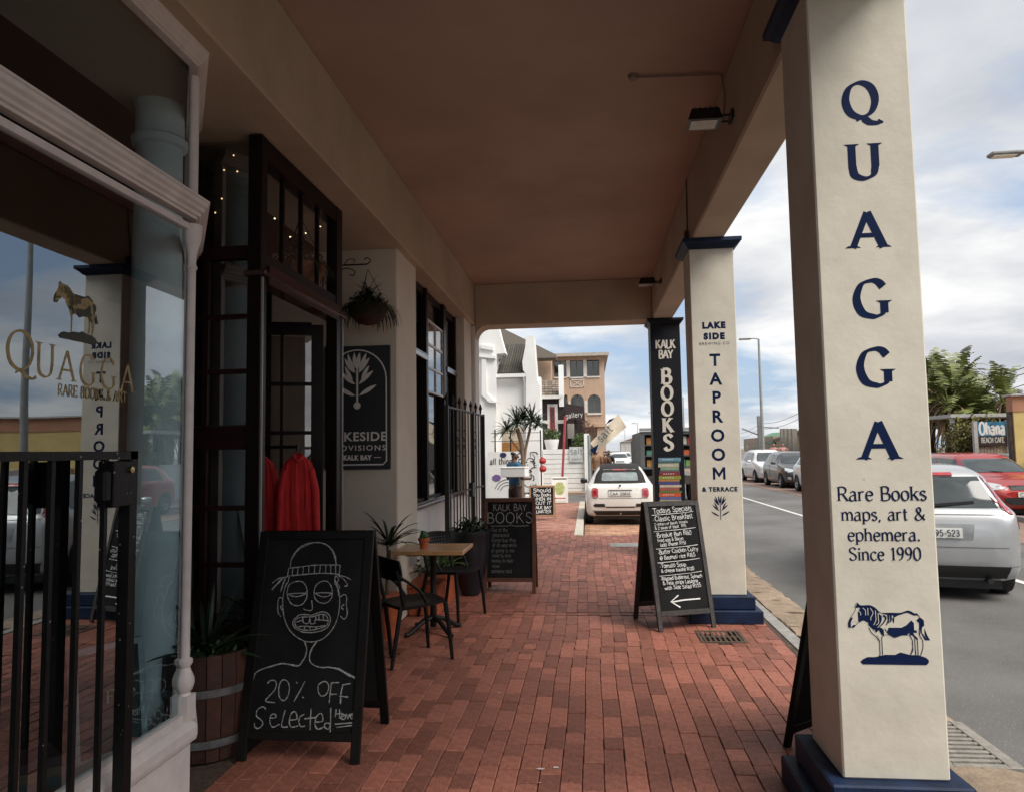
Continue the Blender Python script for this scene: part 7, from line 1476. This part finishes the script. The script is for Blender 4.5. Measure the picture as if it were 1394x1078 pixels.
# wild banana palms
rn = random.Random(51)
def wild_banana(px, Y, base, top_py, seed, lab, nl=30):
    rn = random.Random(seed); q = at(px, 600, Y); t = thing('banana_palm', lab, 'palm', (q.x, Y, 0), 0, 'wild banana palms across the road'); H_ = at(px, top_py, Y).z
    trunks = MB(); gl_, dl = MB(), MB()
    for k in range(3):
        x_, y_ = rn.uniform(-.6, .6), rn.uniform(-.5, .5); hh = (H_-1.1)*rn.uniform(.7, .98); trunks.tube([(x_*.5, y_*.5, 0), (x_*.8, y_*.8, hh*.5), (x_, y_, hh)], [.13, .11, .09], 8)
        fan = rn.uniform(0, PI)
        for i in range(nl//3):
            el = .25+1.2*rn.random(); sg = 1 if i % 2 else -1; az = fan+(0 if sg > 0 else PI)+rn.uniform(-.5, .5); d = Vector((math.cos(az)*math.cos(el), math.sin(az)*math.cos(el), math.sin(el))); b_ = Vector((x_, y_, hh))
            Lp = rn.uniform(.35, .7); tip = b_+d*Lp; gl_.tube([b_, tip], .02, 5); 
            # torn leaf: strips either side of the midrib
            L_ = rn.uniform(.7, 1.15); side = d.cross(Vector((0, 0, 1))).normalized() if abs(d.z) < .98 else Vector((1, 0, 0)); cur = d.copy(); p = tip.copy(); nseg = 14
            for s in range(nseg):
                nx_ = p+cur*(L_/nseg); wd = .22*math.sin(PI*(s+.7)/(nseg+.9))**.6
                for sg2 in (-1, 1):
                    if rn.random() < .08: continue
                    o_ = side*sg2*wd*rn.uniform(.8, 1.05)+Vector((0, 0, -wd*.35*rn.random())); g_ = cur*(L_/nseg)*rn.uniform(0, .15); gl_.add([p, nx_-g_, nx_-g_+o_, p+o_+cur*.03], [(0, 1, 2, 3)])
                p = nx_; cur = (cur+Vector((0, 0, -.12))).normalized()
        for i in range(34):
            az = rn.uniform(0, 2*PI); blade(dl, (x_, y_, hh+.15-rn.random()*.8), (math.cos(az), math.sin(az), .5*rn.random()), rn.uniform(.7, 1.4), .12, 4.2, 7, .1)
    trunks.build('trunk', bark, t, smooth=True); gl_.build('leaves', mat('banana_leaf', (.19, .21, .055), .5, .3, 2, col2=(.09, .11, .03), island=.5), t); dl.build('dead_leaves', leaf_dry, t)
for px, Y, top, s, lab in ((1262, 27, 478, 1, 'tall ragged banana palm just right of the big pillar'), (1290, 26, 492, 2, 'second banana palm from the big pillar, densest crown'), (1318, 27, 494, 3, 'banana palm above the olive hedge near the middle of the clump'), (1340, 26, 505, 4, 'banana palm with hanging dead leaves left of the cafe sign'), (1362, 25.5, 520, 5, 'lowest banana palm of the clump nearest the yellow wall'), (1300, 29, 480, 6, 'banana palm at the back of the clump')): wild_banana(px, Y, 0, top, s, lab, 66)
for px, Y, top, s in ((1440, 30, 500, 8), (1500, 24, 510, 9)): pass
t = thing('olive_hedge', 'olive green shrub hedge between banana palms and the cafe sign', 'hedge', (at(1300, 600, 22.6).x, 22.6, 0)); rn = random.Random(52); m = MB()
for k in range(12): q = at(1262+k*5.3, 0, 22.6); leafcloud(m, (q.x-t.location.x, rn.uniform(-.3, .3), rn.uniform(1.3, 2.0)), (.4, .4, .6), 330, .055, rn, .2)
m.build('foliage', leaf_olive, t); m = MB()
for k in range(8): q = at(1266+k*7.5, 0, 22.6).x-t.location.x; m.tube([(q, 0, 0), (q+rn.uniform(-.1, .1), 0, 1.4)], .03, 6)
m.build('stems', bark, t)
# far trees and low skyline at the end of the road
t = MB(); rn = random.Random(61)
for k in range(26):
    Y_ = rn.uniform(190, 330); X_ = rn.choice((-1, 1))*rn.uniform(8, 30)+8; r_ = rn.uniform(2, 4); leafcloud(t, (X_, Y_, rn.uniform(1.5, 4)), (r_*1.3, r_, r_*.8), 180, .55, rn, .3)
stuff(t.build('distant_trees', leaf_dark), 'hazy band of small dark trees at the far end of the road', 'trees')
for k, (X_, Y_, w_, h_, c) in enumerate(((14, 230, 8, 4, (.5, .48, .45)), (-3, 150, 6, 4.5, (.55, .5, .42)), (24, 300, 14, 6, (.42, .36, .3)), (4, 380, 10, 5, (.5, .5, .5)))):
    t = thing('distant_building', ['low pale building at the far right of the road end', 'pale building far up the road just past the peach one', 'wide brownish building on the distant skyline', 'grey building closing the far end of the road'][k], 'building', (X_, Y_, 0)); MB().box(-w_/2, w_/2, 0, 6, 0, h_).build('wall', mat('far_wall_%d' % k, c, .9), t); MB().prism([(-w_/2-.3, h_), (w_/2+.3, h_), (0, h_+1.4)], 1, -.3, 6.3).build('roof', mat('far_roof', (.2, .13, .1), .9), t)
# ------------------------------------------------------------------ small litter
rn = random.Random(77)
for (px, py), lab in (((735, 1046), 'torn white paper scrap on the bricks near the bottom centre'), ((680, 942), 'small white scrap on the bricks left of the walkway centre'), ((757, 1044), 'tiny pale scrap on the bricks beside the torn one')):
    p = atz(px, py, .004); t = MB(); s_ = .014 if 'torn' in lab else .007
    pts = [(s_*rn.uniform(.5, 1.2)*math.cos(k*PI/3)*1.7, s_*.5*rn.uniform(.6, 1.2)*math.sin(k*PI/3)) for k in range(6)]
    t.prism(pts, 2, 0, .0025); o = t.build('paper_scrap', mat('litter_white', (.6, .58, .52), .8), None, loc=p); tag(o, lab, 'litter')
m = MB()
for k in range(150):
    if rn.random() < .5: x_, y_ = rn.uniform(1.40, 1.62), rn.uniform(2.9, 11)
    else: x_, y_ = rn.uniform(-1.85, 1.5), rn.uniform(3.3, 13)
    if blocked(x_, y_): continue
    r_ = rn.uniform(.004, .011); an = rn.uniform(0, 6.3); q = Matrix.Translation((x_, y_, .003)) @ Matrix.Rotation(an, 4, 'Z') @ Matrix.Rotation(rn.uniform(-.4, .4), 4, 'X')
    m.add([q @ Vector(v) for v in ((-r_*1.6, 0, .001), (0, -r_*.6, .003), (r_*1.6, 0, .001), (0, r_*.6, .004))], [(0, 1, 2, 3)])
stuff(m.build('leaf_litter', leaf_dry), 'scattered bits of dry leaf and grit on the brick pavement', 'leaf litter')
